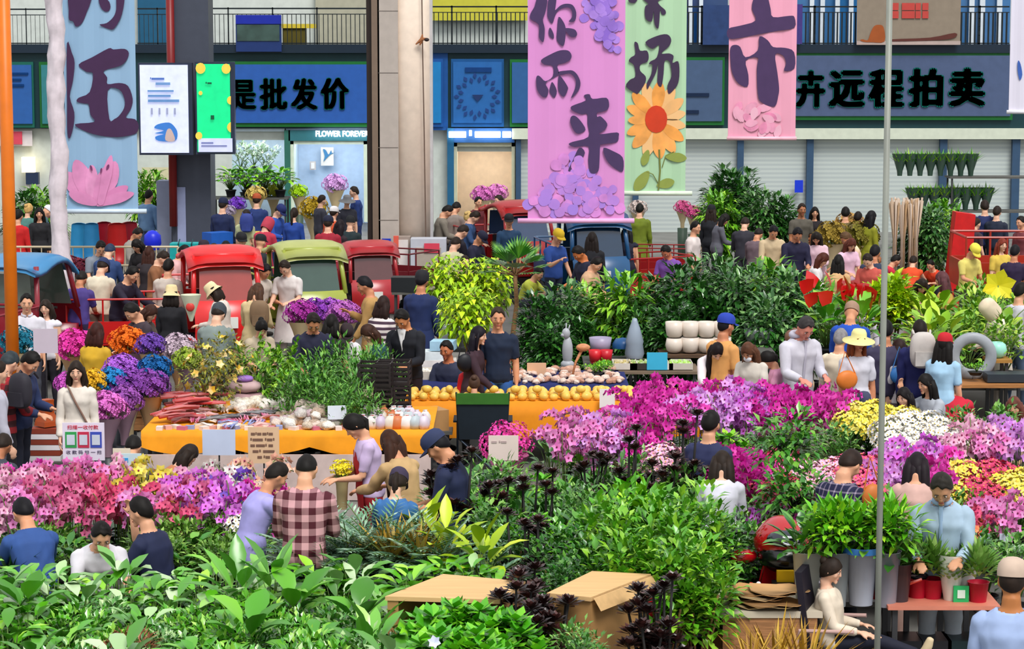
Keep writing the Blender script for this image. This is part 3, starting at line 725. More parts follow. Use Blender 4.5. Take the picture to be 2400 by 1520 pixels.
def text_in(name, s, x0, y0, x1, y1, y, mat, parent=None, bold=0, depth=.02, spacing=1):
    """lettering that fills the given pixel box on an upright plane at distance y"""
    me = text_mesh(s, 0, depth, spacing)
    if bold:                          # heavier strokes: shifted copies of the outline in the same mesh
        vs = [tuple(v.co) for v in me.vertices]; fs = [tuple(p.vertices) for p in me.polygons]; nv = len(vs); V = []; Fc = []
        for k in range(9):
            dx, dy = (0, 0) if k == 8 else (bold * math.cos(k * math.pi / 4) * 1.2, bold * .7 * math.sin(k * math.pi / 4))
            V += [(a + dx, b + dy, c) for a, b, c in vs]; Fc += [tuple(i + k * nv for i in f) for f in fs]
        me = bpy.data.meshes.new('lettering'); me.from_pydata(V, [], Fc); me.update()
    xs = [v.co.x for v in me.vertices]; ys = [v.co.y for v in me.vertices]
    if not xs: return None
    a = D(x0, y1, y); b = D(x1, y0, y); sx = (b.x - a.x) / (max(xs) - min(xs)); sz = (b.z - a.z) / (max(ys) - min(ys)); lx, ly = min(xs), min(ys)
    for v in me.vertices: v.co = (a.x + (v.co.x - lx) * sx, y - .01 - v.co.z * .8, a.z + (v.co.y - ly) * sz)
    return obj(name, me, mat, parent)
def cr(poly, k=3):                    # smooth closed outline
    n = len(poly); out = []
    for i in range(n):
        p0, p1, p2, p3 = [poly[(i + j - 1) % n] for j in range(4)]
        for q in range(k):
            t = q / k; out.append(tuple(.5 * (2 * p1[a] + (p2[a] - p0[a]) * t + (2 * p0[a] - 5 * p1[a] + 4 * p2[a] - p3[a]) * t * t + (3 * p1[a] - p0[a] - 3 * p2[a] + p3[a]) * t ** 3) for a in (0, 1)))
    return out
st(MB().box((0, 35, -.1), (120, 110, .2)).build('floor', M('#75736e', .5, 'stone', .25, scale=1.5)))
# back wall below the gallery, in pieces round the shop openings
WH = M('#c9d0c8', .7); WUP = M('#d4dad2', .7)
for a in ((0, 120, 545, 540), (545, 120, 865, 308), (865, 120, 1065, 540), (1065, 120, 1207, 335), (1207, 120, 2440, 560)):
    mb = MB(); wb(mb, a[0] - (2600 if a[0] == 0 else 0), a[1], a[2] + (2600 if a[2] == 2440 else 0), a[3] + 20, WY + .1, .2); st(mb.build('wall_back', WH))
mb = MB(); wb(mb, -2600, -700, 5000, 110, WY + 2.4, .2); st(mb.build('wall_upper', WUP))
st(wb(MB(), -2600, 104, 5000, 124, WY - .25, 2.6).build('trim_1', M('#0d2233', .5)))
st(wb(MB(), -2600, 122, 5000, 301, WY - .1, .22).build('trim_2', M('#06343a', .5)))
# upper storey: dark bays and coloured beams behind the railing
st(wb(MB(), 320, -120, 392, 108, WY + 2.2, .15).build('wall_upper', M('#175a7c', .5)))
st(wb(MB(), 738, -120, 862, 108, WY + 2.2, .15).build('wall_upper', M('#b3b09a', .6)))
st(wb(MB(), 1012, -120, 1236, 48, WY + 2.1, .2).build('trim_3', M('#cdc73e', .6)))
st(wb(MB(), 1600, -120, 1705, 108, WY + 2.2, .15).build('window_1', M('#123f74', .15, spec=.8)))
st(wb(MB(), 1862, -120, 2366, 108, WY + 2.2, .15).build('window_2', M('#2b6ea6', .15, spec=.8)))
for x in (1615, 1640, 1900, 1925, 1960, 1992, 2275, 2300, 2340): wbox('window_frame', x, -110, x + 7, 106, M('#dfe8ef', .4), WY + 2.05, .1); bpy.data.objects[-1] if False else None
for o in [o for o in bpy.data.objects if o.name.startswith('window_frame')]: o['kind'] = 'structure'
RAILM = M('#101c22', .4)
for (x0, x1, lb) in ((14, 121, 'dark metal gallery railing left of the pale wrapped post'), (322, 392, 'short dark railing between the blue banner and the grey column'), (488, 862, 'dark gallery railing with the blue board hung on it'), (1012, 1238, 'dark gallery railing before the yellow beam'), (1598, 1706, 'dark gallery railing between green and pink banners'), (1862, 2012, 'dark gallery railing left of the beige hat poster'), (2248, 2366, 'dark gallery railing right of the beige hat poster')):
    e = empty('railing', D((x0 + x1) / 2, 105, WY - .2), 0, lb, 'railing', 'gallery railings'); base = e.location
    def rb(nm, a0, b0, a1, b1, d=.04):
        m_ = wb(MB(), a0, b0, a1, b1, WY - .2, d); m_.v = [(v[0] - base.x, v[1] - base.y, v[2] - base.z) for v in m_.v]; m_.build(nm, RAILM, e)
    yt = 20 - (x0 - 14) * .004 if x0 < 900 else 14
    rb('top_rail', x0, yt, x1, yt + 3.5); rb('middle_rail', x0, yt + 14, x1, yt + 16)
    rb('bottom_rail', x0, 100, x1, 103)
    m_ = MB(); x = x0 + 4
    while x < x1: wb(m_, x, yt + 15, x + 2.4, 104, WY - .2, .02); x += 10.6
    m_.v = [(v[0] - base.x, v[1] - base.y, v[2] - base.z) for v in m_.v]; m_.build('balusters', RAILM, e)
    x = x0 + 45
    while x < x1 - 20: rb('post', x, yt - 1, x + 4, 106, .05); x += 104
# things on the railing
e = empty('notice_board', D(606, 120, WY - .32), 0, 'dark blue board with dim green landscape print hung on the gallery railing', 'board')
def child(nm, parent, fn, mat, smooth=False):
    m_ = MB(); fn(m_); b = parent.location; ca, sa = math.cos(-parent.rotation_euler.z), math.sin(-parent.rotation_euler.z)
    m_.v = [((v[0] - b.x) * ca - (v[1] - b.y) * sa, (v[0] - b.x) * sa + (v[1] - b.y) * ca, v[2] - b.z) for v in m_.v]
    return m_.build(nm, mat, parent, smooth)
child('panel', e, lambda m: wb(m, 552, 36, 660, 121, WY - .34, .06), M('#14306a', .5)); child('picture', e, lambda m: wb(m, 555, 58, 655, 96, WY - .36, .02), M('#39504a', .5, 'stone', .5, scale=2))
child('header', e, lambda m: wb(m, 552, 35, 659, 56, WY - .37, .02), M('#1026a0', .5))
e = empty('bundle', D(690, 105, WY + .6), 0, 'yellow and olive package standing behind the gallery railing', 'package')
child('box', e, lambda m: wb(m, 662, 66, 716, 105, WY + .6, .4), M('#5e5410', .6)); child('lid', e, lambda m: wb(m, 660, 56, 738, 66, WY + .55, .5), M('#e0c83a', .5))
e = empty('poster', D(2130, 100, WY - .4), 0, 'beige hanging poster with brown hat and red table print on the gallery', 'poster')
child('sheet', e, lambda m: wb(m, 2010, -60, 2250, 103, WY - .42, .03), M('#8f8170', .7)); child('border', e, lambda m: wb(m, 2008, 96, 2251, 105, WY - .44, .03), M('#b8a49c', .7))
def sq(m):
    for r_ in range(2):
        for (a, b) in ((2090, 2106), (2114, 2144), (2146, 2158), (2162, 2176)): wb(m, a, 7 + r_ * 19, b, 24 + r_ * 19, WY - .45, .01)
child('red_table_print', e, sq, M('#c0443c', .7))
def hatp(m): m.prism(cr([(2016, 94), (2022, 92), (2034, 94), (2040, 78), (2048, 62), (2060, 58), (2071, 64), (2073, 97), (2045, 99), (2024, 98)]), depth=.01, fm=lambda u, v, w: D(u, v, WY - .44 - w))
child('hat_print', e, hatp, M('#a0501e', .7))
child('brim_print', e, lambda m: m.prism(cr([(2090, 92), (2180, 88), (2238, 77), (2238, 88), (2200, 94), (2090, 97)]), depth=.01, fm=lambda u, v, w: D(u, v, WY - .44 - w)), M('#5c2c24', .7))
wbox('hanging_cloth', 1648, 12, 1712, 105, M('#27406f', .8, 'cloth'), WY - .4, .04, label='plain navy cloth hung over the railing beside the pink banner', cat='cloth')
wbox('hanging_cloth', 1862, 10, 1880, 103, M('#43357c', .8, 'cloth'), WY - .4, .04, label='narrow violet cloth on the railing behind the pink banner edge', cat='cloth')
# ---------------------------------------------------------------- signs
def sign(x0, y0, x1, y1, col, label, y=WY - .2, frame='#0f6a28', txt=(), emit=.03, tcol='#0a6258'):
    e = empty('sign', D((x0 + x1) / 2, y1, y), 0, label, 'sign')
    child('frame', e, lambda m: wb(m, x0 - 5, y0 - 7, x1 + 5, y1 + 9, y, .06), M(frame, .5))
    child('panel', e, lambda m: wb(m, x0, y0, x1, y1, y - .04, .04), M(col, .5, 'plain', emit=emit))
    for t in txt:
        o = text_in('lettering', t[0], *t[1:5], y - .05, M(t[5] if len(t) > 5 else tcol, .8, spec=.1), None, t[6] if len(t) > 6 else .0)
        if o: o.parent = e; o.matrix_parent_inverse = Matrix.Translation(-e.location)
    return e
sign(545, 151, 868, 288, '#2458a8', 'long blue shop sign with four dark green characters beside the column', txt=[('是', 541, 186, 601, 258, '#0a6258', .05), ('批', 608, 182, 674, 258, '#0a6258', .05), ('发', 681, 182, 745, 258, '#0a6258', .05), ('价', 751, 181, 819, 258, '#0a6258', .05)])
sign(1800, 130, 2368, 272, '#4a5a7c', 'long slate blue sign with five dark green characters over shutters', txt=[('卉', 1863, 163, 1936, 254, '#0a6258', .06), ('远', 1940, 163, 2030, 253, '#0a6258', .06), ('程', 2033, 160, 2122, 254, '#0a6258', .06), ('拍', 2126, 158, 2213, 252, '#0a6258', .06), ('卖', 2221, 157, 2312, 251, '#0a6258', .06)])
sign(-40, 152, 76, 290, '#245aa0', 'blue notice panel with faint print behind the orange pole', frame='#086050', txt=[('▬▬▬▬▬', 24, 170, 66, 175, '#123a70'), ('▬▬▬', 24, 184, 50, 189, '#123a70'), ('▬▬▬▬', 24, 197, 56, 203, '#123a70')])
sign(96, 152, 140, 290, '#2f7a80', 'teal panel beside the pale wrapped post', frame='#086020')
e = sign(1062, 145, 1176, 288, '#1f62a6', 'blue sign with round emblem right of the main column', frame='#07508a', txt=[('▬▬▬▬', 1090, 158, 1152, 169, '#1a3f78')])
def emblem(m):
    c = D(1119, 226, WY - .27)
    for k in range(26):
        a = 2 * math.pi * k / 26; d1 = Vector((math.cos(a), 0, math.sin(a))); m.leaf(c + d1 * (.36 + .1 * (k % 2)), d1, .16, .1, 0, 2, 0, up=(0, -1, 0))
    m.lathe([(.33, 0), (.35, 0)], (0, 0, 0), 4) if False else None
child('emblem', e, emblem, M('#153c7c', .5))
child('emblem_mark', e, lambda m: m.prism([(1106, 222), (1133, 222), (1119, 238)], depth=.01, fm=lambda u, v, w: D(u, v, WY - .27 - w)), M('#123064', .5))
sign(1014, 145, 1034, 288, '#0f78b8', 'narrow bright blue panel touching the main column', frame='#0a4f96')
sign(1200, 146, 1290, 288, '#2a5c94', 'blue sign half hidden behind the pink banner', frame='#0d6a28')
sign(1600, 141, 1692, 284, '#445a7a', 'slate sign between green and pink banners', txt=[('▬▬▬▬', 1606, 218, 1662, 226, '#202e48'), ('▬▬', 1606, 258, 1638, 266, '#202e48')])
st(wb(MB(), 1004, 124, 1050, 305, WY - .14, .1).build('trim_4', M('#0a4f96', .5)))
# white fascia, shutters and posts on the right
st(wb(MB(), 1200, 301, 2600, 326, WY - .3, .5).build('trim_5', M('#d3dac6', .6)))
SH = M('#c6cfca', .5, 'stripe', h2='#b7c1bf', scale=9)
xs = [1215, 1490, 1735, 1898, 2210, 2380, 2560]
for i in range(len(xs) - 1): st(wb(MB(), xs[i] + 6, 326, xs[i + 1] - 6, 545, WY - .02, .1).build('door_%d' % (i + 1), SH))
for x in xs: st(wb(MB(), x - 6, 322, x + 6, 560, WY - .2, .3).build('trim_6', M('#33506e', .5)))
wbox('sign', 1863, 422, 1882, 451, M('#1433c0', .4, emit=.2), WY - .25, .03, label='small bright blue square plate on the shutter wall', cat='sign')
# ---------------------------------------------------------------- shops
def shop(x0, y0, x1, y1, depth, wc, ceil_e, n):
    a = D(x0, y1, WY); b = D(x1, y0, WY); cx = (a.x + b.x) / 2; z1 = b.z; w = b.x - a.x; wm = M(wc, .6)
    st(MB().box((cx, WY + depth, z1 / 2), (w, .1, z1)).build('wall_shop', wm)); st(MB().box((cx, WY + depth / 2, z1 + .05), (w, depth, .1)).build('ceiling', wm))
    for s_ in (-1, 1): st(MB().box((cx + s_ * (w / 2), WY + .2 + depth / 2, z1 / 2), (.08, depth - .4, z1)).build('wall_shop', wm))
    l = bpy.data.lights.new('shop_lamp', 'AREA'); l.shape = 'RECTANGLE'; l.size = w * .8; l.size_y = depth * .6; l.energy = ceil_e
    o = bpy.data.objects.new('shop_lamp', l); COL.objects.link(o); o.location = (cx, WY + depth * .45, z1 - .05)
shop(495, 308, 670, 540, 3.2, '#d5e8f4', 42, 1); shop(670, 308, 866, 540, 3.2, '#c4dcf6', 50, 2); shop(1065, 335, 1207, 540, 3, '#efd9bc', 34, 3)
st(wb(MB(), 666, 305, 682, 520, WY - .1, .3).build('trim_7', M('#2c6a5c', .5)))
st(wb(MB(), 676, 305, 866, 330, WY - .1, .15).build('trim_8', M('#2f6f78', .5)))
for (a, b, c, d_) in ((676, 328, 868, 338), (676, 330, 690, 520), (852, 330, 866, 520)): st(wb(MB(), a, b, c, d_, WY - .05, .2).build('window_3', M('#dcebd4', .4)))
st(wb(MB(), 1048, 300, 1064, 520, WY - .2, .3).build('trim_9', M('#1b5f86', .5)))
st(wb(MB(), 1048, 300, 1206, 334, WY - .15, .2).build('trim_10', M('#2a5c92', .5)))
for (a, b, c, d_) in ((1062, 334, 1207, 343), (1062, 334, 1072, 520), (1199, 334, 1207, 520)): st(wb(MB(), a, b, c, d_, WY - .05, .15).build('door_9', M('#cfd0b0', .5)))
e = empty('sign', D(800, 322, WY - .3), 0, 'small glowing white letter sign over the pale blue shop window', 'sign')
GL = M('#f4f6ff', .3, emit=3)
o = text_in('lettering', 'FLOWER FOREVER', 740, 306, 864, 320, WY - .3, GL, None, .03); o.parent = e; o.matrix_parent_inverse = Matrix.Translation(-e.location)
e = empty('sign', D(1125, 324, WY - .3), 0, 'small glowing white letter sign over the cream doorway', 'sign')
o = text_in('lettering', '▬▬ ▪ ▬▬▬ ▬', 1052, 305, 1198, 322, WY - .35, GL, None, .02); o.parent = e; o.matrix_parent_inverse = Matrix.Translation(-e.location)
# shop contents: picture, flowering wall, planters
e = empty('picture', D(768, 388, WY + 3), 0, 'framed blue hummingbird picture on the pale shop wall', 'picture')
child('frame', e, lambda m: wb(m, 752, 345, 782, 388, WY + 2.9, .04), M('#e8e4dc')); child('bird_print', e, lambda m: m.prism(cr([(757, 350), (764, 352), (770, 362), (776, 352), (778, 358), (786, 357), (776, 361), (770, 366), (764, 372), (758, 378), (761, 366)]), depth=.01, fm=lambda u, v, w: D(u, v, WY + 2.88 - w)), M('#3c7fae'))
e = empty('picture', D(730, 395, WY + 3), 0, 'small plain framed picture left of the hummingbird picture', 'picture')
child('frame', e, lambda m: wb(m, 726, 378, 740, 398, WY + 2.9, .04), M('#cfc6c0')); child('mat', e, lambda m: wb(m, 729, 381, 737, 395, WY + 2.88, .03), M('#f0eef4'))
# hanging cord lamp on right door bay etc
e = empty('lantern', D(2215, 378, WY - .4), 0, 'small beige lantern hanging before the shutter on a thin cord', 'lantern')
child('shade', e, lambda m: m.ell(D(2222, 368, WY - .4), (.09, .09, .12)), M('#a89f86'), True); child('cord', e, lambda m: m.tube([D(2222, 360, WY - .4), D(2222, 326, WY - .4)], .008, 5), M('#55554e'))
wbox('poster', -10, 306, 76, 342, M('#d8cfd0', .6), WY - .05, .03, label='pale poster with a red patch at the far left wall', cat='poster'); wbox('poster', 28, 308, 52, 338, M('#d8465c', .6), WY - .09, .03, label='red printed patch over the pale poster at far left', cat='poster')
wbox('poster', 332, 392, 396, 470, M('#cfcaa4', .6), WY - .05, .03, label='beige wall poster between lily banner and grey column', cat='poster')
e = empty('wall_lamp', D(64, 430, WY - .3), 0, 'glowing warm white lamp box beside the orange pole', 'lamp')
child('shade', e, lambda m: wb(m, 50, 368, 80, 404, WY - .3, .2), M('#ffe9b8', .4, emit=2.2)); child('housing', e, lambda m: wb(m, 60, 404, 90, 432, WY - .3, .2), M('#20304c', .4)); child('stand', e, lambda m: wb(m, 60, 430, 70, 500, WY - .25, .1), M('#d8d4cc', .4))
# ---------------------------------------------------------------- columns
CY = 46.5
def vcol(x0, x1, y, d, name, mat, z1=9, z0=0):
    a = D(x0, 300, y); b = D(x1, 300, y); return st(MB().box(((a.x + b.x) / 2, y + d / 2, (z0 + z1) / 2), (b.x - a.x, d, z1 - z0)).build(name, mat))
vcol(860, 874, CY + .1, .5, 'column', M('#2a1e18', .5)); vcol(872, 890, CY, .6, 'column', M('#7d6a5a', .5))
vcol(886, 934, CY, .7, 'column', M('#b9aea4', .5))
for yy in (25, 170, 345, 515): st(wb(MB(), 887, yy, 933, yy + 1.5, CY - .004, .01).build('column_joint', M('#6d645c')))
c = D(962, 300, CY + .3); zb = D(962, 560, CY).z
mb = MB(); mb.lathe([(.05, zb - .12), (.28, zb - .06), (.385, zb), (.385, 9)], (c.x, CY + .4, 0), 28); st(mb.build('column', M('#f0dcc8', .5), smooth=True))
vcol(1001, 1014, CY + .35, .3, 'column', M('#c6c4c6', .5), z0=zb)
mb = MB(); mb.tube([D(988, -60, CY - .02), D(990, 90, CY - .02), D(994, 300, CY - .02), D(998, 560, CY - .02)], .012, 6); o = mb.build('cable', M('#6a5548')); tag(o, 'thin brown cable running down the round cream column', 'cable')
e = empty('cable_clamp', D(988, 92, CY - .05), 0, 'brown star shaped clamp where the cable meets the cream column', 'clamp')
child('bracket', e, lambda m: [m.tube([D(988, 92, CY - .05), D(988 + a, 92 + b, CY - .05)], [.04, .012], 5) for a, b in ((-14, 12), (14, -2), (2, -12), (-4, 14), (0, 10))], M('#a5683e')); child('plug', e, lambda m: m.ell(D(1000, 93, CY - .08), (.05, .05, .035)), M('#2a2020'))
wbox('sign', 895, 559, 916, 595, M('#1838b8', .4), CY - .04, .03, label='blue square plate on the grey face of the main column', cat='sign')
e = empty('electric_cabinet', (D(1003, 690, CY - .7).x, CY - .7, 0), 0, 'grey cabinet with red label at the foot of the column', 'cabinet')
child('body', e, lambda m: wb(m, 962, 560, 1046, 705, CY - .7, .5), M('#c3c6d0', .4)); child('door', e, lambda m: wb(m, 974, 580, 1034, 700, CY - .73, .03), M('#b3a79a', .4)); child('label_plate', e, lambda m: wb(m, 994, 570, 1030, 592, CY - .75, .02), M('#e0465c', .4))
e = empty('electric_cabinet', (D(940, 690, CY - .4).x, CY - .4, 0), 0, 'narrow white cabinet with brown side next to the red-labelled one', 'cabinet')
child('body', e, lambda m: wb(m, 930, 555, 962, 700, CY - .4, .35), M('#9f9086', .5)); child('door', e, lambda m: wb(m, 933, 562, 957, 695, CY - .43, .03), M('#e8dfdb', .4)); child('handle', e, lambda m: m.tube([D(934, 596, CY - .46), D(929, 606, CY - .47), D(934, 618, CY - .46)], .012, 6), M('#8a6a58'))
wbox('fire_hose', 922, 553, 934, 590, M('#e2604e', .5), CY - .46, .1, label='red upright box at the base of the cream column', cat='box')
# left grey column with red pipe
LY = 50.0
vcol(400, 492, LY, .8, 'column', M('#454a58', .5), z1=9)
vcol(412, 432, LY - .02, .02, 'column_panel', M('#98a0c4', .5), z1=1.9, z0=.4); 
e = st(MB().tube([D(397, -60, LY - .1), D(407, 530, LY - .1)], .085, 10).build('column_pipe', M('#7c1414', .4), smooth=True))
vcol(364, 398, LY + .5, .5, 'column_panel', M('#9aa0ba', .5), z1=2.0)
def screen(x0, y0, x1, y1, y, col, label, e_, skew=0):
    e = empty('display_screen', D((x0 + x1) / 2, y1, y), 0, label, 'screen')
    child('casing', e, lambda m: wb(m, x0 - 4, y0 - 5, x1 + 10, y1 + 5, y, .22), M('#2b3348', .4)); child('panel', e, lambda m: wb(m, x0, y0, x1, y1, y - .02, .03), M(col, .3, emit=e_))
    child('bracket', e, lambda m: wb(m, (x0 + x1) / 2 - 5, y0 + 40, (x0 + x1) / 2 + 5, y1 - 60, y + .2, .4), M('#30343c')); return e
e = screen(327, 152, 443, 358, LY - .75, '#c6ccea', 'upright white information screen with blue print by the grey column', .55)
SB = LY - .79
def scr_text(e, s, a, b, c, d, col): o = text_in('lettering', s, a, b, c, d, SB, M(col, .4), None, .0, .004); o.parent = e; o.matrix_parent_inverse = Matrix.Translation(-e.location)
for (s, a, b, c, d, col) in (('▪▬▬▬▬', 352, 181, 385, 187, '#5a7ecc'), ('▬▬▬▬', 365, 193, 399, 199, '#7aa4dc'), ('▬▬▬▬▬▬▬', 346, 211, 407, 215, '#6f9ed8'), ('▬▬▬▬▬▬', 347, 222, 400, 227, '#6f9ed8'), ('▬▬▬▬▬▬▬▬', 347, 233, 420, 239, '#6f9ed8'), ('▮ ▮ ▮ ▮', 354, 253, 412, 268, '#a8aed0')): scr_text(e, s, a, b, c, d, col)
child('blue_print', e, lambda m: m.prism(cr([(362, 300), (370, 291), (396, 287), (410, 298), (416, 312), (410, 330), (372, 330), (364, 320), (384, 314), (362, 312), (384, 306)]), depth=.004, fm=lambda u, v, w: D(u, v, SB - w)), M('#3f86de'))
child('cream_print', e, lambda m: m.prism(cr([(388, 329), (390, 308), (396, 301), (403, 306), (410, 329)]), depth=.006, fm=lambda u, v, w: D(u, v, SB - w)), M('#d8bcb4'))
e = screen(460, 150, 541, 356, LY - .78, '#16d888', 'bright green advertising screen with yellow blossoms by the grey column', .45)
SB = LY - .83
child('white_strip', e, lambda m: wb(m, 465, 324, 545, 356, SB, .01), M('#c8cdf0', .3, emit=.4))
def blo(m):
    for (x, y, r) in ((470, 160, 13), (530, 161, 12), (541, 235, 10), (543, 298, 12), (466, 318, 9), (470, 218, 5)): m.lathe([(r / 112, 0), (r / 112, .01)], (0, 0, 0), 12) if False else m.prism([(x + r * math.cos(k * .52) * .9, y + r * math.sin(k * .52)) for k in range(12)], depth=.008, fm=lambda u, v, w: D(min(u, 541), v, SB - w))
child('blossom_print', e, blo, M('#eec94e', .4, emit=.3))
scr_text(e, '▪▬', 482, 192, 496, 197, '#10603c'); scr_text(e, '▪', 494, 270, 502, 280, '#10603c')
scr_text(e, '▬▬▬▬', 472, 333, 500, 336, '#7a84c0'); scr_text(e, '▬▬▬▬▬▬▬', 472, 340, 532, 343, '#8a92c8')
# ---------------------------------------------------------------- banners
CH = {}
def z3(pts, ox=1200, k=3.8): return [(ox + a / k, b / k) for a, b in pts]
CH['blue'] = [z3(p, 0) for p in (
 [(620, -60), (810, -60), (800, 40), (780, 90), (740, 190), (700, 232), (670, 232), (650, 190), (615, 175), (612, 90)],
 [(880, -20), (960, 0), (985, 60), (965, 100), (930, 100), (895, 60)],
 [(1040, -40), (1108, -40), (1085, 130), (1020, 250), (970, 258), (885, 220), (950, 205), (1010, 150), (1035, 80)],
 [(596, 385), (640, 470), (665, 560), (650, 720), (622, 860), (662, 1000), (655, 1120), (622, 1230), (600, 1180), (597, 900)])]
FIVE = z3([(700, 575), (820, 510), (968, 430), (1010, 440), (1110, 435), (1148, 475), (1120, 545), (1060, 590), (925, 630), (955, 690), (958, 748), (1060, 738), (1140, 765), (1182, 880), (1165, 970), (1120, 1045), (1200, 1060), (1235, 1110), (1225, 1170), (1180, 1200), (1040, 1220), (880, 1205), (740, 1160), (668, 1105), (840, 1085), (805, 1020), (790, 930), (750, 922), (685, 905), (700, 870), (798, 820), (828, 655), (770, 640)], 0)
FIVEH = z3([(960, 805), (1060, 795), (1108, 880), (1105, 960), (1060, 1030), (1020, 1058), (975, 1062)], 0)
CH['pink'] = [z3(p) for p in (
 [(228, -20), (312, -20), (300, 100), (275, 175), (292, 260), (280, 372), (240, 330), (238, 220), (165, 170), (165, 120), (200, 60)],
 [(330, -20), (392, -20), (388, 60), (385, 90), (430, 50), (480, 33), (540, 45), (572, 110), (560, 185), (505, 192), (535, 150), (530, 90), (490, 65), (425, 85), (388, 130), (358, 210), (320, 160), (315, 100)],
 [(340, 245), (370, 300), (370, 345), (335, 325), (325, 280)], [(415, 150), (455, 190), (478, 250), (475, 340), (455, 410), (400, 360), (402, 260)],
 [(480, 250), (555, 260), (580, 300), (565, 328), (520, 325), (480, 275)],
 [(258, 535), (350, 480), (430, 448), (500, 450), (530, 490), (520, 530), (470, 560), (405, 580), (418, 640), (415, 665), (370, 695), (300, 740), (325, 800), (310, 860), (270, 860), (225, 800), (215, 700), (230, 672), (255, 685), (298, 722), (362, 680), (362, 590), (290, 575)],
 [(418, 638), (480, 628), (540, 628), (585, 670), (610, 740), (590, 810), (525, 875), (560, 790), (568, 720), (540, 670), (500, 655), (420, 668)],
 [(425, 670), (490, 760), (497, 800), (460, 862), (415, 810), (410, 720)], [(360, 730), (400, 810), (375, 872), (335, 820), (340, 770)],
 [(640, 850), (690, 838), (718, 880), (840, 870), (865, 930), (850, 975), (800, 995), (758, 1005), (760, 1040), (790, 1035), (848, 1100), (830, 1150), (775, 1195), (935, 1178), (950, 1215), (930, 1265), (800, 1285), (785, 1300), (780, 1420), (770, 1520), (725, 1543), (690, 1520), (678, 1420), (680, 1305), (560, 1308), (505, 1285), (540, 1262), (680, 1218), (672, 1100), (668, 1015), (620, 1018), (540, 985), (530, 945), (655, 895)],
 [(525, 1040), (560, 1030), (610, 1075), (655, 1155), (590, 1190), (550, 1160), (520, 1090)], [(600, 1312), (650, 1360), (600, 1450), (560, 1510), (500, 1520), (545, 1420)],
 [(815, 1315), (900, 1345), (985, 1400), (992, 1510), (960, 1525), (880, 1470), (830, 1400)])]
CH['green'] = [z3(p) for p in (
 [(1040, -10), (1115, -10), (1105, 15), (1085, 28), (1045, 20)], [(1165, -20), (1350, -20), (1300, 12), (1320, 50), (1365, 90), (1368, 125), (1335, 130), (1320, 90), (1312, 200), (1300, 255), (1270, 215), (1262, 100), (1245, 190), (1190, 165), (1185, 60), (1215, 35)],
 [(1090, 378), (1120, 385), (1140, 450), (1200, 450), (1218, 500), (1205, 550), (1145, 575), (1142, 630), (1190, 680), (1185, 740), (1125, 828), (1100, 830), (1015, 770), (1050, 710), (1098, 680), (1085, 580), (1040, 545), (1060, 510), (1098, 480)],
 [(1188, 375), (1290, 320), (1380, 305), (1418, 350), (1400, 410), (1330, 475), (1400, 475), (1440, 500), (1430, 560), (1480, 545), (1492, 640), (1480, 740), (1440, 800), (1395, 835), (1385, 760), (1420, 680), (1415, 600), (1400, 545), (1360, 545), (1350, 660), (1330, 770), (1295, 740), (1300, 620), (1298, 570), (1285, 640), (1235, 740), (1205, 795), (1200, 740), (1240, 660), (1250, 575), (1220, 572), (1235, 545), (1290, 510), (1310, 400), (1250, 435)])]
CH['rose'] = [[(1706, 68), (1735, 60), (1771, 48), (1762, 20), (1770, -8), (1797, -8), (1806, 20), (1812, 40), (1850, 37), (1862, 40), (1862, 65), (1825, 72), (1780, 80), (1740, 88), (1708, 90)],
 [(1712, 112), (1722, 105), (1735, 110), (1747, 134), (1776, 118), (1780, 85), (1800, 95), (1812, 110), (1840, 112), (1861, 122), (1862, 160), (1838, 166), (1842, 148), (1835, 130), (1817, 128), (1822, 170), (1826, 205), (1824, 225), (1815, 250), (1785, 240), (1776, 220), (1774, 160), (1776, 135), (1748, 142), (1754, 175), (1752, 203), (1730, 195), (1716, 170), (1712, 140)]]
def banner(x0, x1, yb, y, col, label, ch, inkc='#4b3358', rod='#e8e4f0', edge=10, hole=None):
    a = D(x0, yb, y); b = D(x1, yb, y); zt = 7.6; e = empty('banner', ((a.x + b.x) / 2, y, a.z), 0, label, 'banner')
    w = b.x - a.x; m = MB(); n = 14; vs = []; fs = []
    for i in range(n + 1):
        for z in (a.z, zt): vs += [(a.x + w * i / n, y + .012 * math.sin(i * 1.3), z), (a.x + w * i / n, y + .02 + .012 * math.sin(i * 1.3), z)]
    for i in range(n): q = i * 4; fs += [(q, q + 4, q + 6, q + 2), (q + 1, q + 3, q + 7, q + 5)]
    fs += [(0, 1, 5, 4)]
    m.add(vs, fs); child('cloth', e, lambda k: k.add(m.v, m.f), M(col, .7, 'cloth', .03, scale=1)); r_ = .035
    child('bottom_rod', e, lambda k: k.tube([(a.x - edge / 90 * .9, y - .01, a.z - .02), (b.x + edge / 90 * .9, y - .01, a.z - .02)], r_ * 1.2, 10), M(rod, .4), True)
    child('top_rod', e, lambda k: k.tube([(a.x - .05, y, zt), (b.x + .05, y, zt)], r_, 10), M(rod, .4), True)
    if ch: child('brush_lettering', e, lambda k: [k.prism(cr(p), depth=.006, fm=lambda u, v, w_: D(u, v, y - .02 - w_)) for p in ch] + ([k.prism(cr(FIVE), [cr(FIVEH)], .006, lambda u, v, w_: D(u, v, y - .02 - w_))] if hole else []), M(inkc, .7))
    return e
def petalp(m, x, y, L, W, a, yy, w0=0, sh=.5):   # one printed petal
    ca, sa = math.cos(a), math.sin(a); pts = [(0, -.06), (.25, -W * .38), (.6, -W * .5), (.88, -W * .3), (1, 0), (.88, W * .3), (.6, W * .5), (.25, W * .38), (0, .06)]
    m.prism(cr([(x + (u * L) * ca - v * L * sa, y + (u * L) * sa + v * L * ca) for u, v in pts], 2), depth=.002, fm=lambda u, v, w: D(u, v, yy - w0 - w))
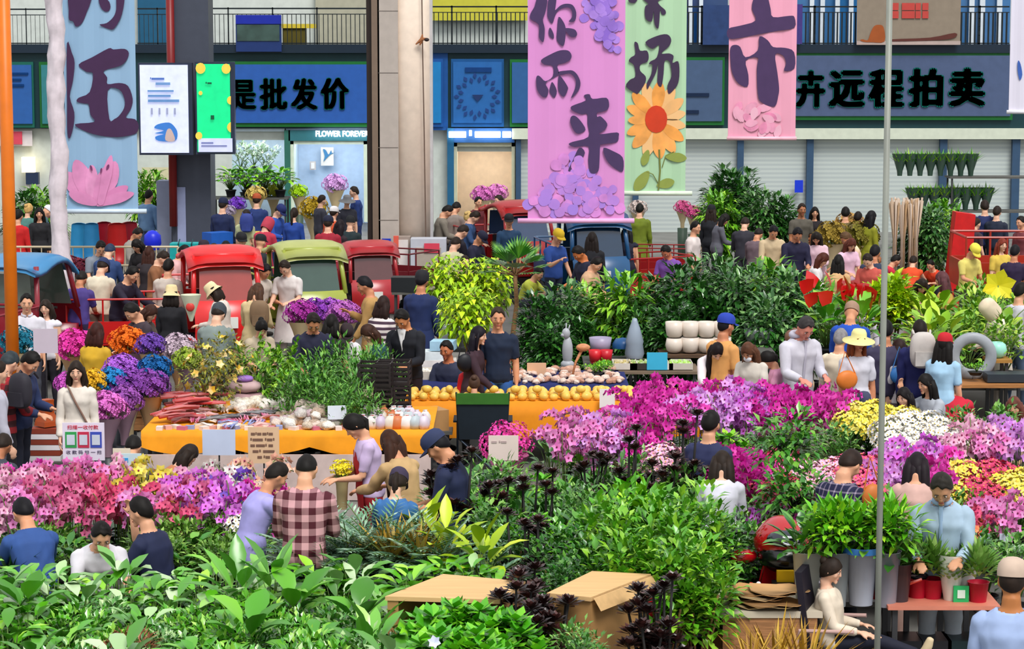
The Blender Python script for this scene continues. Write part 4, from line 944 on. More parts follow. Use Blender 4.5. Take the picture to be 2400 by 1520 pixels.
def cells(m, test, x0, x1, y0, y1, r, yy, seed, w0=.014):
    random.seed(seed); k = 0
    x = x0
    yq = y0
    while yq < y1:
        x = x0 + (k % 2) * r * .8; k += 1
        while x < x1:
            px, py = x + rnd(-r, r) * .35, yq + rnd(-r, r) * .35
            if test(px, py): petalp(m, px - r * .6, py, r * rnd(1.6, 2.4), .95, rnd(0, 6.28), yy, w0 + rnd(0, .02))
            x += r * .95
        yq += r * .8
e = banner(157, 324, 492, 40, '#93b7d6', 'light blue hanging banner with dark brush characters and pink lily', CH['blue'], '#43264c', '#cfe0ee', 14, True)
def lily(m):
    for n_, (a, L, W, x, y) in enumerate(((-2.35, 105, .42, 222, 478), (-1.95, 112, .4, 218, 478), (-1.55, 92, .34, 214, 478), (-1.15, 110, .45, 226, 478), (-.55, 80, .35, 232, 478), (-.28, 92, .28, 226, 478), (-2.75, 70, .4, 226, 478), (-1.35, 118, .2, 235, 478))):
        petalp(m, x, y, L, W, a, 40, .014 + .004 * n_)
child('lily_print', e, lily, M('#e79cc8', .7, 'petal', h2='#d87fb4', scale=3))
child('stamen_print', e, lambda m: [petalp(m, *q[:4], q[4], 40, .05) for q in ((216, 400, 14, .4, -1.9), (236, 405, 12, .4, -1.4), (250, 398, 14, .45, -1.2))], M('#7a3a6a', .7))
e = banner(1237, 1463, 514, 38, '#e293d4', 'wide pink hanging banner with brush characters over lilac blossom print', CH['pink'], '#4a3560', '#f0b0dc', 16)
child('hydrangea_print', e, lambda m: cells(m, lambda x, y: (y > 500 - 130 * math.exp(-((x - 1350) / 62) ** 2) or y > 425 + abs(x - 1370) * .3) and 1256 < x < 1455 and y < 492, 1250, 1456, 345, 498, 13, 38, 5), M('#e48fd6', .7, 'petal', h2='#a884e4', scale=3))
child('lilac_print', e, lambda m: cells(m, lambda x, y: x > 1384 + max(0, (y - 40)) * .62 and x < 1448 and y < 118, 1380, 1450, -10, 120, 11, 38, 6), M('#b48ae6', .7, 'petal', h2='#8c66d0', scale=3))
e = banner(1457, 1606, 450, 42, '#b5dcb2', 'pale green hanging banner with brush characters and orange sunflower', CH['green'], '#40304c', '#e2f2d8', 12)
def sunf(m):
    for k in range(15): a = k * 2 * math.pi / 15 + .2; petalp(m, 1538 + 14 * math.cos(a), 281 + 18 * math.sin(a), 52 + 22 * abs(math.sin(a)), .42, a, 42, .016 + .002 * (k % 2))
child('sunflower_print', e, sunf, M('#f6a64c', .7, 'petal', h2='#f9c98a', scale=3))
child('sunflower_centre', e, lambda m: m.prism([(1538 + 26 * math.cos(k * .3927), 279 + 32 * math.sin(k * .3927)) for k in range(16)], depth=.004, fm=lambda u, v, w: D(u, v, 42 - .026 - w)), M('#d8401c', .7))
child('stem_print', e, lambda m: [m.tube([D(1545, 350, 41.98), D(1547, 400, 41.98), D(1543, 445, 41.98)], .016, 5), m.tube([D(1552, 392, 41.98), D(1560, 365, 41.98), D(1580, 355, 41.98)], .008, 4), m.tube([D(1543, 430, 41.98), D(1530, 408, 41.98), D(1515, 402, 41.98)], .008, 4)], M('#7d8440'))
child('leaf_print', e, lambda m: [petalp(m, *q, 42, .022) for q in ((1519, 352, 38, .5, 1.9), (1560, 366, 50, .45, .1), (1520, 402, 55, .5, 2.2), (1540, 435, 42, .55, -.25))], M('#93a24a'))
e = banner(1706, 1864, 322, 50, '#f6a9c2', 'rose pink hanging banner with one large brush character and printed rose', CH['rose'], '#4c3560', '#f8bccb', 2)
def rosep(m):
    random.seed(3)
    for k in range(26):
        a = rnd(0, 6.28); r = 8 + k * 2.1; x, y = 1785 + r * math.cos(a) * 1.1, 282 + r * math.sin(a) * .55
        if 1712 < x < 1840 and 205 < y < 305: petalp(m, x - 10, y, 30, .6, a + 1.5, 50, .016 + .0006 * (26 - k))
child('rose_print', e, rosep, M('#ee8cb4', .7, 'petal', h2='#f7bcd0', scale=4))
banner(2364, 2480, 260, 50, '#e4dfee', 'white hanging banner cut by the frame on the right', [[(2386, 142), (2392, 150), (2396, 175), (2390, 188), (2385, 165)]], '#3b62b4', '#f6f4fa', 4)
# ---------------------------------------------------------------- poles
a = D(8, 0, 27); b = D(28, 775, 27); k = (0 - a.z) / (b.z - a.z); f_ = a + (b - a) * k; t_ = a - (b - a) * .3
o = MB().tube([(f_.x, 27, 0), t_], .075, 16).build('pole', M('#e0720c', .4), smooth=True); tag(o, 'orange painted steel pole at the left edge', 'pole')
a = D(2085, 0, 13.6); b = D(2056, 1520, 13.6); k = (0 - a.z) / (b.z - a.z); f_ = a + (b - a) * k; t_ = a - (b - a) * .2
o = MB().tube([(f_.x, 13.6, 0), t_], .018, 12).build('pole', M('#8d9086', .4), smooth=True); tag(o, 'thin grey metal pole crossing the whole right side', 'pole')
e = empty('wrapped_post', (D(140, 540, 39).x, 39, 0), 0, 'post wrapped in pale rumpled cloth left of the blue banner', 'post')
def wrapf(m):
    vs = []; fs = []; K = 46; n = 14; x0 = D(140, 540, 39).x; random.seed(8)
    for i in range(K + 1):
        z = .9 + (7.4 - .9) * i / K; r = .135 + .012 * math.sin(i * 1.7) + (.05 if i < 4 else 0) + .008 * math.sin(i * .6)
        for j in range(n): w = 2 * math.pi * j / n; rr = r * (1 + .14 * math.sin(j * 2.1 + i * .9)); vs.append((x0 + rr * math.cos(w) + .02 * math.sin(i * .5), 39 + rr * math.sin(w), z))
    for i in range(K):
        for j in range(n): q = (j + 1) % n; fs.append((i * n + j, i * n + q, (i + 1) * n + q, (i + 1) * n + j))
    m.add(vs, fs)
child('cloth_wrap', e, wrapf, M('#ded2d8', .8, 'cloth'), True); child('pole', e, lambda m: m.tube([(D(140, 540, 39).x, 39, 0), (D(140, 540, 39).x, 39, 7.5)], .06, 10), M('#b9aeb0'), True)
# ---------------------------------------------------------------- vehicles
def lb_(e, nm, c, d, mat, rot=None, par=None, taper=1.0): return MB().box(c, d, rot, taper).build(nm, mat, par or e)
def wheel(e, c, r=.25):
    m = MB(); m.lathe([(r * .55, -.05), (r * .9, -.06), (r, -.03), (r, .03), (r * .9, .06), (r * .55, .05)], n=20); rot = Matrix.Rotation(R(90), 4, 'X')
    w = m.mesh('wheel', True, [M('#17171a', .6)]); w.transform(Matrix.Rotation(R(90), 4, 'Y')); o = obj('wheel', w, None, e, c)
    h = MB(); h.lathe([(r * .5, -.04), (r * .5, .04), (.03, .06)], n=12); hm = h.mesh('hub', True, [M('#8d9094', .4, metal=.6)]); hm.transform(Matrix.Rotation(R(90), 4, 'Y')); obj('hub', hm, None, o)
def tricycle(x, y, rot, col, label, roofcol=None, bed=1.5, cab=True, s=1, rails=True, glass='#3c4a44', dark='#1c1414', name='cargo_tricycle', bedcol=None, front=True):
    """three-wheeled cargo cart, front towards local -Y"""
    e = empty(name, (x, y, 0), rot, label, 'cart', None, s); cm = M(col, .28, spec=.7); rm = M(roofcol or col, .3, spec=.7); dk = M(dark, .5)
    if front: wheel(e, (0, -1.15, .25))
    wheel(e, (-.48, 1.0, .25)); wheel(e, (.48, 1.0, .25))
    lb_(e, 'chassis', (0, 0, .38), (.5, 2.4, .1), dk) if front else lb_(e, 'chassis', (0, .9, .38), (.5, bed, .1), dk)
    bm = M(bedcol or col, .35)
    m = MB(); z = .52; y0 = .15; m.box((0, y0 + bed / 2, z), (1.05, bed, .05))
    for sx in (-1, 1): m.box((sx * .52, y0 + bed / 2, z + .16), (.03, bed, .3))
    m.box((0, y0 + bed, z + .16), (1.05, .03, .3)); m.box((0, y0, z + .16), (1.05, .03, .3)); m.build('cargo_bed', bm, e)
    if rails:
        m = MB()
        for sx in (-1, 1):
            for k in range(4): m.tube([(sx * .52, y0 + bed * k / 3, z + .3), (sx * .52, y0 + bed * k / 3, z + .62)], .014, 6)
            m.tube([(sx * .52, y0, z + .62), (sx * .52, y0 + bed, z + .62)], .016, 6)
        m.tube([(-.52, y0 + bed, z + .62), (.52, y0 + bed, z + .62)], .016, 6); m.tube([(-.52, y0, z + .62), (.52, y0, z + .62)], .016, 6); m.build('bed_rails', bm, e)
    if not front: return e
    lb_(e, 'seat', (0, -.15, .62), (.6, .4, .12), M('#1d1d22', .5)); lb_(e, 'seat_back', (0, .06, .88), (.6, .08, .42), M('#1d1d22', .5))
    lb_(e, 'floor_pan', (0, -.55, .42), (.8, .7, .05), cm)
    m = MB(); m.tube([(0, -1.0, .5), (0, -.8, 1.0)], .025, 8); m.tube([(-.3, -.72, 1.02), (0, -.8, 1.0), (.3, -.72, 1.02)], .018, 8); m.build('handlebar', dk, e)
    if cab:
        # sloping front shell, pillars, curved roof
        m = MB(); n = 8; vs = []; fs = []
        prof = [(-1.2, .45), (-1.28, .7), (-1.22, .95), (-1.12, 1.05)]
        for (yy, zz) in prof:
            for i in range(n + 1): u = i / n * 2 - 1; vs.append((u * .44, yy + .1 * u * u, zz))
        for k in range(len(prof) - 1):
            for i in range(n): q = k * (n + 1) + i; fs.append((q, q + 1, q + n + 2, q + n + 1))
        m.add(vs, fs); m.box((0, -1.1, .6), (.8, .1, .35)); m.build('front_shell', cm, e, True)
        lb_(e, 'headlamp', (0, -1.3, .78), (.2, .06, .14), M('#e8e8e0', .2))
        m = MB()
        for sx in (-1, 1):
            m.tube([(sx * .44, -1.05, 1.0), (sx * .4, -.82, 1.62)], .035, 8); m.tube([(sx * .44, .1, .5), (sx * .42, .08, 1.62)], .035, 8); m.tube([(sx * .44, -1.02, .5), (sx * .44, .1, .5)], .03, 6)
        m.tube([(-.4, -.82, 1.62), (.4, -.82, 1.62)], .035, 8); m.build('pillars', cm, e, True)
        m = MB(); m.prism([(-.36, 0), (.36, 0), (.33, .55), (-.33, .55)], depth=.01, fm=lambda u, v, w: (u, -1.03 + v * .36 + w, 1.04 + v)); m.build('windscreen', M(glass, .1, spec=1), e)
        m = MB(); m.prism([(-.36, 0), (.36, 0), (.34, .42), (-.34, .42)], depth=.01, fm=lambda u, v, w: (u, .09 + w, 1.1 + v)); m.build('rear_window', M(glass, .1, spec=1), e)
        lb_(e, 'rear_panel', (0, .1, .82), (.84, .04, .55), cm)
        m = MB(); vs = []; fs = []; K = 8
        for k in range(K + 1):
            t = k / K; yy = -.98 + 1.25 * t; zz = 1.62 + .12 * math.sin(math.pi * min(1, t * 1.2 + .05)) - (.1 * (1 - t * 5) if t < .2 else 0)
            for i in range(n + 1): u = i / n * 2 - 1; vs.append((u * .5, yy, zz - .07 * u ** 4)); 
            for i in range(n + 1): u = i / n * 2 - 1; vs.append((u * .5, yy, zz - .07 * u ** 4 - .05))
        w_ = 2 * (n + 1)
        for k in range(K):
            for i in range(n): q = k * w_ + i; fs += [(q, q + 1, q + w_ + 1, q + w_), (q + n + 1, q + w_ + n + 1, q + w_ + n + 2, q + n + 2)]
            q = k * w_; fs += [(q, q + w_, q + w_ + n + 1, q + n + 1), (q + n, q + 2 * n + 1, q + w_ + 2 * n + 1, q + w_ + n)]
        fs += [tuple(range(n + 1)) + tuple(range(2 * n + 1, n, -1)), tuple(K * w_ + i for i in range(n, -1, -1)) + tuple(K * w_ + i for i in range(n + 1, 2 * n + 2))]
        m.add(vs, fs); m.build('roof', rm, e, True)
    return e
def G(px, py, z=0): p = P(px, py, z); return p
def atz(px, py, z): p = P(px, py, z); return p.x, p.y
# (px, py of the roof top, height of it)
def tri(px, py, z, *a, **k): x, y = atz(px, py, z); return tricycle(x, y, *a, **k)
tri(505, 600, 1.72, 15, '#d81c1c', 'bright red cargo tricycle with red cab beside the woman in a straw hat', glass='#a04038', s=1.12)
tri(700, 578, 1.72, 18, '#9aa43c', 'olive green cargo tricycle with curved cab roof behind the two women in white', roofcol='#a6ab5e', glass='#3a5248', s=1.08)
tri(850, 556, 1.6, 15, '#a82028', 'dark red cargo tricycle half hidden by the brown column edge', glass='#5a3030', s=.92)
tri(1195, 486, 1.72, 20, '#a31519', 'dark red cargo tricycle with windscreen right of the cream column', glass='#33486a', s=1.1)
tri(1375, 520, 1.72, 10, '#0e4c7a', 'deep blue cargo tricycle under the wide pink banner', glass='#14314c', s=1.15)
tri(1608, 566, 1.35, 120, '#a4201c', 'red open cargo tricycle with black wheel under the green banner', cab=False, front=False, name='cargo_cart')
tri(20, 632, 1.75, 165, '#8c1a2a', 'dark red three-wheeler with blue roof at the left edge', roofcol='#2c7cb0', s=1.12, glass='#5c6a60')
tri(440, 690, 1.2, 95, '#c41414', 'red cargo tricycle bed with dark box left of the red cab', cab=False, front=False, name='cargo_cart', s=1.05)
tri(1640, 575, 1.0, 80, '#8e1418', 'red cargo bed with white rails behind the green banner', cab=False, front=False, name='cargo_cart', s=.85)
tri(2557, 548, 1.6, 90, '#a4301e', 'rust red cargo tricycle with high rails at the right edge', cab=False, front=False, name='cargo_cart', s=1.4)
tri(1010, 610, 1.0, 60, '#6a1620', 'maroon cargo tricycle behind the grey cabinet', cab=False, front=False, name='cargo_cart')
# ---------------------------------------------------------------- cloths, tables, goods
def cloth_table(px0, px1, pyf, pyb, z, col, label, clabel, drop=.35, topmat=None, cloth=True, name='market_table', scall=0):
    """table seen with its front edge at row pyf and back edge at row pyb"""
    f = P((px0 + px1) / 2, pyf, z); b = P((px0 + px1) / 2, pyb, z); x0 = P(px0, pyf, z).x; x1 = P(px1, pyf, z).x
    e = bench(name, x0, x1, f.y + .02, b.y, z - .01, label, topmat or M('#7c6a58', .6, 'wood'))
    if cloth:
        mb = MB(); n = max(8, int((x1 - x0) / .12)); vs = []; fs = []
        for i in range(n + 1):
            x = x0 - .02 + (x1 - x0 + .04) * i / n; wv = .018 * math.sin(i * 1.9) + .01 * math.sin(i * .7); dz = drop + scall * abs(math.sin(i * .42)) * drop
            vs += [(x, b.y, z + .004), (x, f.y - .005, z + .004), (x, f.y - .015 - abs(wv) * .5, z - drop * .4), (x, f.y - .02 - wv - .012, z - dz)]
        for i in range(n): q = i * 4; fs += [(q, q + 4, q + 5, q + 1), (q + 1, q + 5, q + 6, q + 2), (q + 2, q + 6, q + 7, q + 3)]
        mb.add(vs, fs); o = mb.build('tablecloth', M(col, .75, 'cloth', .08), None, True); tag(o, clabel, 'tablecloth')
    return (x0, x1, f.y, b.y)
T1 = cloth_table(952, 1700, 942, 916, .75, '#e88d08', 'long narrow fruit table under the bright orange cloth', 'bright orange cloth draped over the long fruit table', .42)
T2 = cloth_table(335, 1010, 1010, 952, .75, '#f09a12', 'wide goods table under the amber cloth left of centre', 'amber cloth with scalloped edge on the wide goods table', .17, scall=.5)
T3 = cloth_table(960, 1470, 903, 868, .78, '#14205e', 'back table under the navy cloth behind the fruit table', 'navy blue cloth over the back table of stones', .3)
# pale curtain of the lower shelf beneath T2
o = MB().box(((T2[0] + T2[1]) / 2, T2[2] - .09, .26), (T2[1] - T2[0], .03, .5)).build('plastic_curtain', M('#c9b4ae', .4, 'cloth')); tag(o, 'pale pinkish plastic skirt hanging under the amber cloth', 'curtain')
def scatter_items(T, n, fn, z, x0=None, x1=None, seed=1):
    random.seed(seed)
    for i in range(n):
        x = rnd(x0 if x0 is not None else T[0] + .05, x1 if x1 is not None else T[1] - .05); y = rnd(T[2] + .06, T[3] - .06); fn(i, x, y, z)
# mangoes
mg = MB(); mg.ell((0, 0, .048), (.064, .048, .048), None, 12, 8, lambda v, x, y, z: v * (1 + .12 * x)); mgm = mg.mesh('mango', True, [M('#e9b02c', .35, 'petal', .15, h2='#f2cf6c', scale=8)])
random.seed(4); k = 0
nx = int((T1[1] - T1[0]) / .128)
for i in range(nx):
    x = T1[0] + .07 + i * .128
    if abs(x - P(1110, 920, .78).x) < .0: continue
    for j in range(5):
        y = T1[2] + .09 + j * .14 + rnd(-.01, .01)
        if P(1405, 940, .75).x < x < P(1440, 940, .75).x and j == 0: continue
        if y < T1[3] - .04: tag(obj('mango', mgm, None, None, (x + rnd(-.01, .01), y, .753), rnd(0, 360), rnd(.85, 1.1)), 'yellow mango in the rows along the orange clothed table', 'fruit', 'mangoes on the orange table')
    if i % 2 == 1: tag(obj('mango', mgm, None, None, (x + .05, T1[2] + .15, .753 + .085), rnd(0, 360), .95), 'yellow mango stacked on top of the mango rows', 'fruit', 'top mangoes on the orange table')
# stones, shells, bundles on T2
def rock(seed, r=1.0, n=12):
    random.seed(seed); ph = [rnd(0, 6) for _ in range(6)]; m = MB()
    m.ell((0, 0, .62 * r), (r, r * .8, r * .65), None, n, 8, lambda v, x, y, z: v * (1 + .18 * math.sin(3 * x + ph[0]) * math.cos(4 * y + ph[1]) + .14 * math.sin(5 * z + ph[2] + 3 * y))); return m.mesh('stone', True, [M('#b7a99a', .6, 'stone')])
rocks = [rock(i) for i in range(4)]
RC = ['#c9b7a2', '#a9927e', '#e6ddd0', '#b9a0a4', '#8a8478', '#d7c2b4', '#c4bdb6']
def put_rock(i, x, y, z, s=.06, lab='rough pale stone laid out on the amber clothed table', grp='stones on the amber table', cols=RC):
    o = obj('pebble' if 'pebble' in lab else 'coral' if 'coral' in lab else 'stone', rocks[i % 4], None, None, (x, y, z), rnd(0, 360), s * rnd(.7, 1.4)); o.material_slots[0].link = 'OBJECT'; o.material_slots[0].material = M(cols[i % len(cols)], .6, 'stone'); tag(o, lab, 'stone', grp)
XA = lambda px: P(px, 985, .75).x
scatter_items(T2, 140, put_rock, .755, XA(640), XA(810), 3)
for k_ in range(26): random.seed(70 + k_); put_rock(k_, rnd(XA(700), XA(760)), rnd(T2[2] + .25, T2[3] - .15), .83, .075, 'pale stone heaped in the middle of the amber table', 'heaped stones')
random.seed(12)
def bundle(x, y, z, L, col, label, rz, n=9, grp=None, r=.012):
    m = MB()
    for i in range(n):
        o_ = rnd(-.05, .05); m.tube([(-L / 2, o_, .015 + rnd(0, .03)), (0, o_ + rnd(-.02, .02), .03 + rnd(0, .03)), (L / 2, o_ + rnd(-.02, .02), .02 + rnd(0, .02))], r, 6)
    o = m.build('bead_bundle', M(col, .4, 'petal'), None, True, (x, y, z), rz); tag(o, label, 'beads', grp)
for i in range(16): bundle(rnd(XA(395), XA(480)), rnd(T2[2] + .3, T2[3] - .1), .77 + i * .012, .42, '#c31414', 'bundle of glossy red coral beads on the amber table', rnd(10, 50), grp='red bead bundles', n=10)
for i in range(9): bundle(XA(505 + i * 14), T2[2] + .5 + i * .06 + rnd(-.02, .02), .77, .3, '#2c1a22', 'strand of dark beads laid across the amber table', 20, grp='dark bead strands', n=6)
for i in range(40): bundle(rnd(XA(420), XA(640)), rnd(T2[2] + .1, T2[3] - .5), .76, .22, ['#d99a98', '#c6467c', '#ead9cc', '#7684c4', '#a33a30'][i % 5], 'small colourful bead bundle at the front of the amber table', rnd(0, 180), grp='mixed bead bundles', n=6, r=.009)
for i in range(34): put_rock(i, rnd(XA(480), XA(700)), T2[3] - rnd(.15, .5), .757, .085, 'white coral piece along the back of the amber table', 'white corals', ['#efe6da', '#e2d6c4'])
for i in range(26):
    px = 395 + i * 17; o = MB().box((0, 0, .02), (.07, .1, .04)).build('packet', M(['#e9d8d0', '#d8a49c', '#efe4d8', '#c87088', '#8a98c8', '#e8c8a0'][i % 6], .5), None, False, (XA(px), T2[2] + .07 + .05 * (i % 3), .754), i * 23); tag(o, 'small coloured packet along the front edge of the amber table', 'packet', 'packets on the amber table')
# bags of goods on T2 right
def bag(x, y, z, w, h, col, label, group=None, rz=0, cat='bag', kind='cloth', tie=True):
    m = MB(); m.lathe([(w * .8, 0), (w, h * .3), (w * .95, h * .6), (w * .5, h * .85), (w * .25, h * .92), (w * .38, h)], n=14, sq=.75)
    random.seed(int(x * 100)); m.v = [(a + rnd(-.06, .06) * w, b + rnd(-.06, .06) * w, c) for a, b, c in m.v]
    e = empty('goods_bag', (x, y, z), rz, label, cat, group); obj('sack', m.mesh('sack', True, [M(col, .45, kind)]), None, e)
    t = MB(); t.lathe([(w * .27, -.008), (w * .29, 0), (w * .27, .008)], (0, 0, h * .9), 12, .75); obj('tie', t.mesh('tie', True, [M('#c0392b', .5)]), None, e); return e
for i in range(22):
    px = 862 + (i % 8) * 20; y = T2[2] + .15 + (i // 8) * .3; c = ['#d9ccd8', '#e6e0da', '#c8b8cc', '#dfd6c6', '#cf7a4a', '#e8e4e0', '#b9c4c8'][i % 7]
    bag(XA(px) + rnd(-.03, .03), y, .755, .085, .16, c, 'clear bag of pale shells at the right end of the amber table', 'shell bags', rnd(0, 90))
# white / beige sacks on the left part
def pillow(x, y, z, w, d, h, col, label, rz=0, name='sack', cat='sack', group=None, sm=None):
    m = MB(); m.ell((0, 0, h / 2), (w / 2, d / 2, h / 2), None, 18, 10, lambda v, a, b, c: Vector((math.copysign(abs(a) ** .6, a) * w / 2, math.copysign(abs(b) ** .6, b) * d / 2, c * h / 2 + .03 * h * math.sin(9 * a + 5 * b))))
    o = m.build(name, sm or M(col, .7, 'cloth'), None, True, (x, y, z), rz); tag(o, label, cat, group); return o
x, y = XA(545), T2[3] - .1
pillow(x, T2[3] + .1, .75, .5, .34, .16, '#b58f93', 'dusty pink sack lying at the back of the amber table', 8); pillow(x, T2[3] + .1, .905, .42, .3, .14, '#c3a3a4', 'rosy grey sack stacked on the lower pink sack', -5)
pillow(x + .02, T2[3] + .05, 1.035, .2, .16, .07, '#9a6fc0', 'small violet packet lying on the stacked pink sacks', 10, 'packet', 'packet')
# T3 goods: shells and stones
XB = lambda px: P(px, 885, .78).x
scatter_items(T3, 150, lambda i, x, y, z: put_rock(i, x, y, z, .045, 'small pinkish pebble spread over the navy clothed table', 'pebbles on the navy table', ['#dcb9a8', '#c79c86', '#e9d2c4', '#b98870', '#d9c4b6']), .785, XB(1205), XB(1455), 9)
def tray(x, y, z, w, d, col, label, fill=None, h=.07, name='tray', cat='tray', rz=0, group=None):
    e = empty(name, (x, y, z), rz, label, cat, group); m = MB(); m.box((0, 0, .006), (w, d, .012))
    for s_ in (-1, 1): m.box((s_ * w / 2, 0, h / 2), (.01, d, h)); m.box((0, s_ * d / 2, h / 2), (w, .01, h))
    m.build('box', M(col, .5), e)
    if fill:
        m = MB(); random.seed(int(w * 1000))
        for i in range(24): m.ell((rnd(-.42, .42) * w, rnd(-.4, .4) * d, h * .7), (rnd(.02, .04), rnd(.02, .04), rnd(.02, .04)), None, 6, 5)
        m.build('contents', M(fill, .6, 'petal'), e)
    return e
cy3 = (T3[2] + T3[3]) / 2
tray(XB(1010), cy3, .785, .5, .4, '#ded4c4', 'pale open box of white goods at the left of the navy table', '#e9e2d6', .1)
tray(XB(1060), cy3 + .1, .785, .32, .3, '#b8d8e8', 'light blue carton on the navy table', '#dfeaf0', .12)
# packages with blue-white print next to the seated man
for i, (px, z, w, c, lab) in enumerate(((1000, .9, .42, '#dfe6e6', 'white printed paper package on the box stack beside the seated man'), (1035, 1.03, .3, '#a8cfe4', 'light blue flat package on top of the box stack'), (1010, .79, .6, '#e9e0d8', 'wide cream package at the bottom of the box stack'))):
    MBx = MB().box((0, 0, .06), (w, .3, .12)); o = MBx.build('package', M(c, .6, 'stone', .12, scale=8), None, False, (XB(px), T3[3] + .15, z), [3, -8, 2][i]); tag(o, lab, 'package')
o = MB().box((0, 0, .06), (.24, .03, .2)).build('price_card', M('#e6b58e'), None, False, (XB(1258), cy3 + .2, .78)); tag(o, 'small orange card among the pebbles on the navy table', 'card')
for i, px in enumerate((1385, 1400, 1415)): put(A('mossball', lambda: bush(160, .16, .07, .1, .035, .02, G4, 31, 3, (.1, .05), low=0)), (XB(px + 8), cy3 + .05 + i * .14, .785), ['low mossy green cushion nearest on the navy table', 'low mossy cushion in the middle of three on the navy table', 'low mossy green cushion farthest on the navy table'][i])
# shelf table with moss and white bowls right of T3
T4 = cloth_table(1450, 1640, 868, 838, .8, '#6a4a38', 'wooden table of moss trays behind the magenta orchids', '', cloth=False)
for i, px in enumerate((1462, 1500, 1545, 1590)):
    tray(P(px, 855, .8).x, T4[2] + .3, .8, .3, .42, ['#d8cfc4', '#3a3430', '#e3dccf', '#c9c2b6'][i], ['pale tray of dry moss at the left of the wooden table', 'dark tray of moss second on the wooden table', 'cream tray of moss third on the wooden table', 'grey tray of moss at the right of the wooden table'][i], ['#b8a45c', '#8aa83c', '#a89a54', '#9ccc3c'][i], .08)
# white pots on a shelf
T5 = cloth_table(1548, 1700, 830, 800, .92, '#38332c', 'dark wooden shelf table carrying the white pots', '', cloth=False, topmat=M('#57402e', .6, 'wood'))
wp = MB(); wp.lathe([(.07, 0), (.1, .02), (.115, .1), (.12, .2), (.11, .2), (.1, .12), (.001, .1)], n=22, cap=False); wpm = wp.mesh('pot', True, [M('#e3d5c8', .3)])
wb2 = MB(); wb2.lathe([(.06, 0), (.1, .03), (.118, .1), (.1, .19), (.09, .19), (.07, .1), (.001, .08)], n=22, cap=False); wbm = wb2.mesh('pot', True, [M('#e3d5c8', .3)])
for i, px in enumerate((1580, 1617, 1655, 1692)):
    x = P(px, 825, .92).x; e = obj('ceramic_pot', wbm if i % 2 == 0 else wpm, None, None, (x, T5[2] + .2, .92)); tag(e, ['cream ceramic pot in the lower row, leftmost on the dark shelf', 'cream ceramic pot in the lower row, second on the dark shelf', 'cream ceramic pot in the lower row, third on the dark shelf', 'cream ceramic pot in the lower row behind the orange tee'][i], 'pot', 'cream ceramic pots')
    e = obj('ceramic_pot', wpm, None, None, (x, T5[2] + .2, 1.122)); tag(e, ['cream ceramic pot stacked at the left end of the upper row', 'cream ceramic pot stacked second in the upper row', 'cream ceramic pot stacked third in the upper row', 'cream ceramic pot stacked last in the upper row'][i], 'pot', 'cream ceramic pots')
def lathe_obj(name, prof, px, py, z, col, label, cat, n=20, rough=.35, kind='plain', sq=1):
    m = MB(); m.lathe(prof, n=n, sq=sq, cap=False); x, y = atz(px, py, z); o = m.build(name, M(col, rough, kind), None, True, (x, y, z)); tag(o, label, cat); return o
# planters behind the hoodie man
tb = bench('plant_stand', P(1745, 835, .95).x, P(1825, 835, .95).x, P(1745, 805, .95).y - .9, P(1745, 805, .95).y - .3, .95, 'small dark stand under the grey bowl by the masked woman')
lathe_obj('bowl_planter', [(.08, 0), (.15, .03), (.19, .14), (.2, .2), (.18, .2), (.14, .12), (.001, .1)], 1778, 806, .95, '#b6bcc4', 'pale grey bowl planter behind the woman in a face mask', 'planter')
def moon(px, py, z, r, th, col, label):
    x, y = atz(px, py, z); m = MB(); K = 32; m.tube([(r * math.sin(2 * math.pi * i / K), 0, r - r * math.cos(2 * math.pi * i / K)) for i in range(K)] + [(0, 0, 0)], th, 10, 1.6); o = m.build('moon_gate_ornament', M(col, .4, 'stone', .12), None, True, (x, y, z + th)); tag(o, label, 'ornament'); return o
T6 = cloth_table(2225, 2440, 900, 872, .8, '#8a5a34', 'long brown table of planters on the right edge', '', cloth=False, topmat=M('#a8703c', .6, 'wood'))
moon(2278, 886, .8, .23, .045, '#9a9ea4', 'large grey ring ornament standing on the brown table')
put(A('mossball', None), (P(2278, 886, .8).x, T6[2] + .3, .87), 'small green plant inside the grey ring ornament', s=.9)
lathe_obj('green_vase', [(.05, 0), (.1, .03), (.125, .1), (.11, .17), (.07, .2), (.06, .2), (.09, .12), (.001, .02)], 2336, 838, 1.0, '#9fe0cc', 'mint green round vase right of the ring ornament', 'vase')
bench('plant_stand', P(2310, 838, 1.0).x, P(2365, 838, 1.0).x, P(2336, 838, 1).y - .2, P(2336, 838, 1).y + .2, 1.0, 'small brown stand under the mint green vase', M('#a87a38', .6, 'wood'))
o = MB().box((0, 0, .05), (.62, .3, .1)).build('bonsai_tray', M('#2a333c', .4), None, False, (P(2365, 890, .8).x, T6[2] + .3, .8)); tag(o, 'black rectangular bonsai tray on the brown table', 'tray')
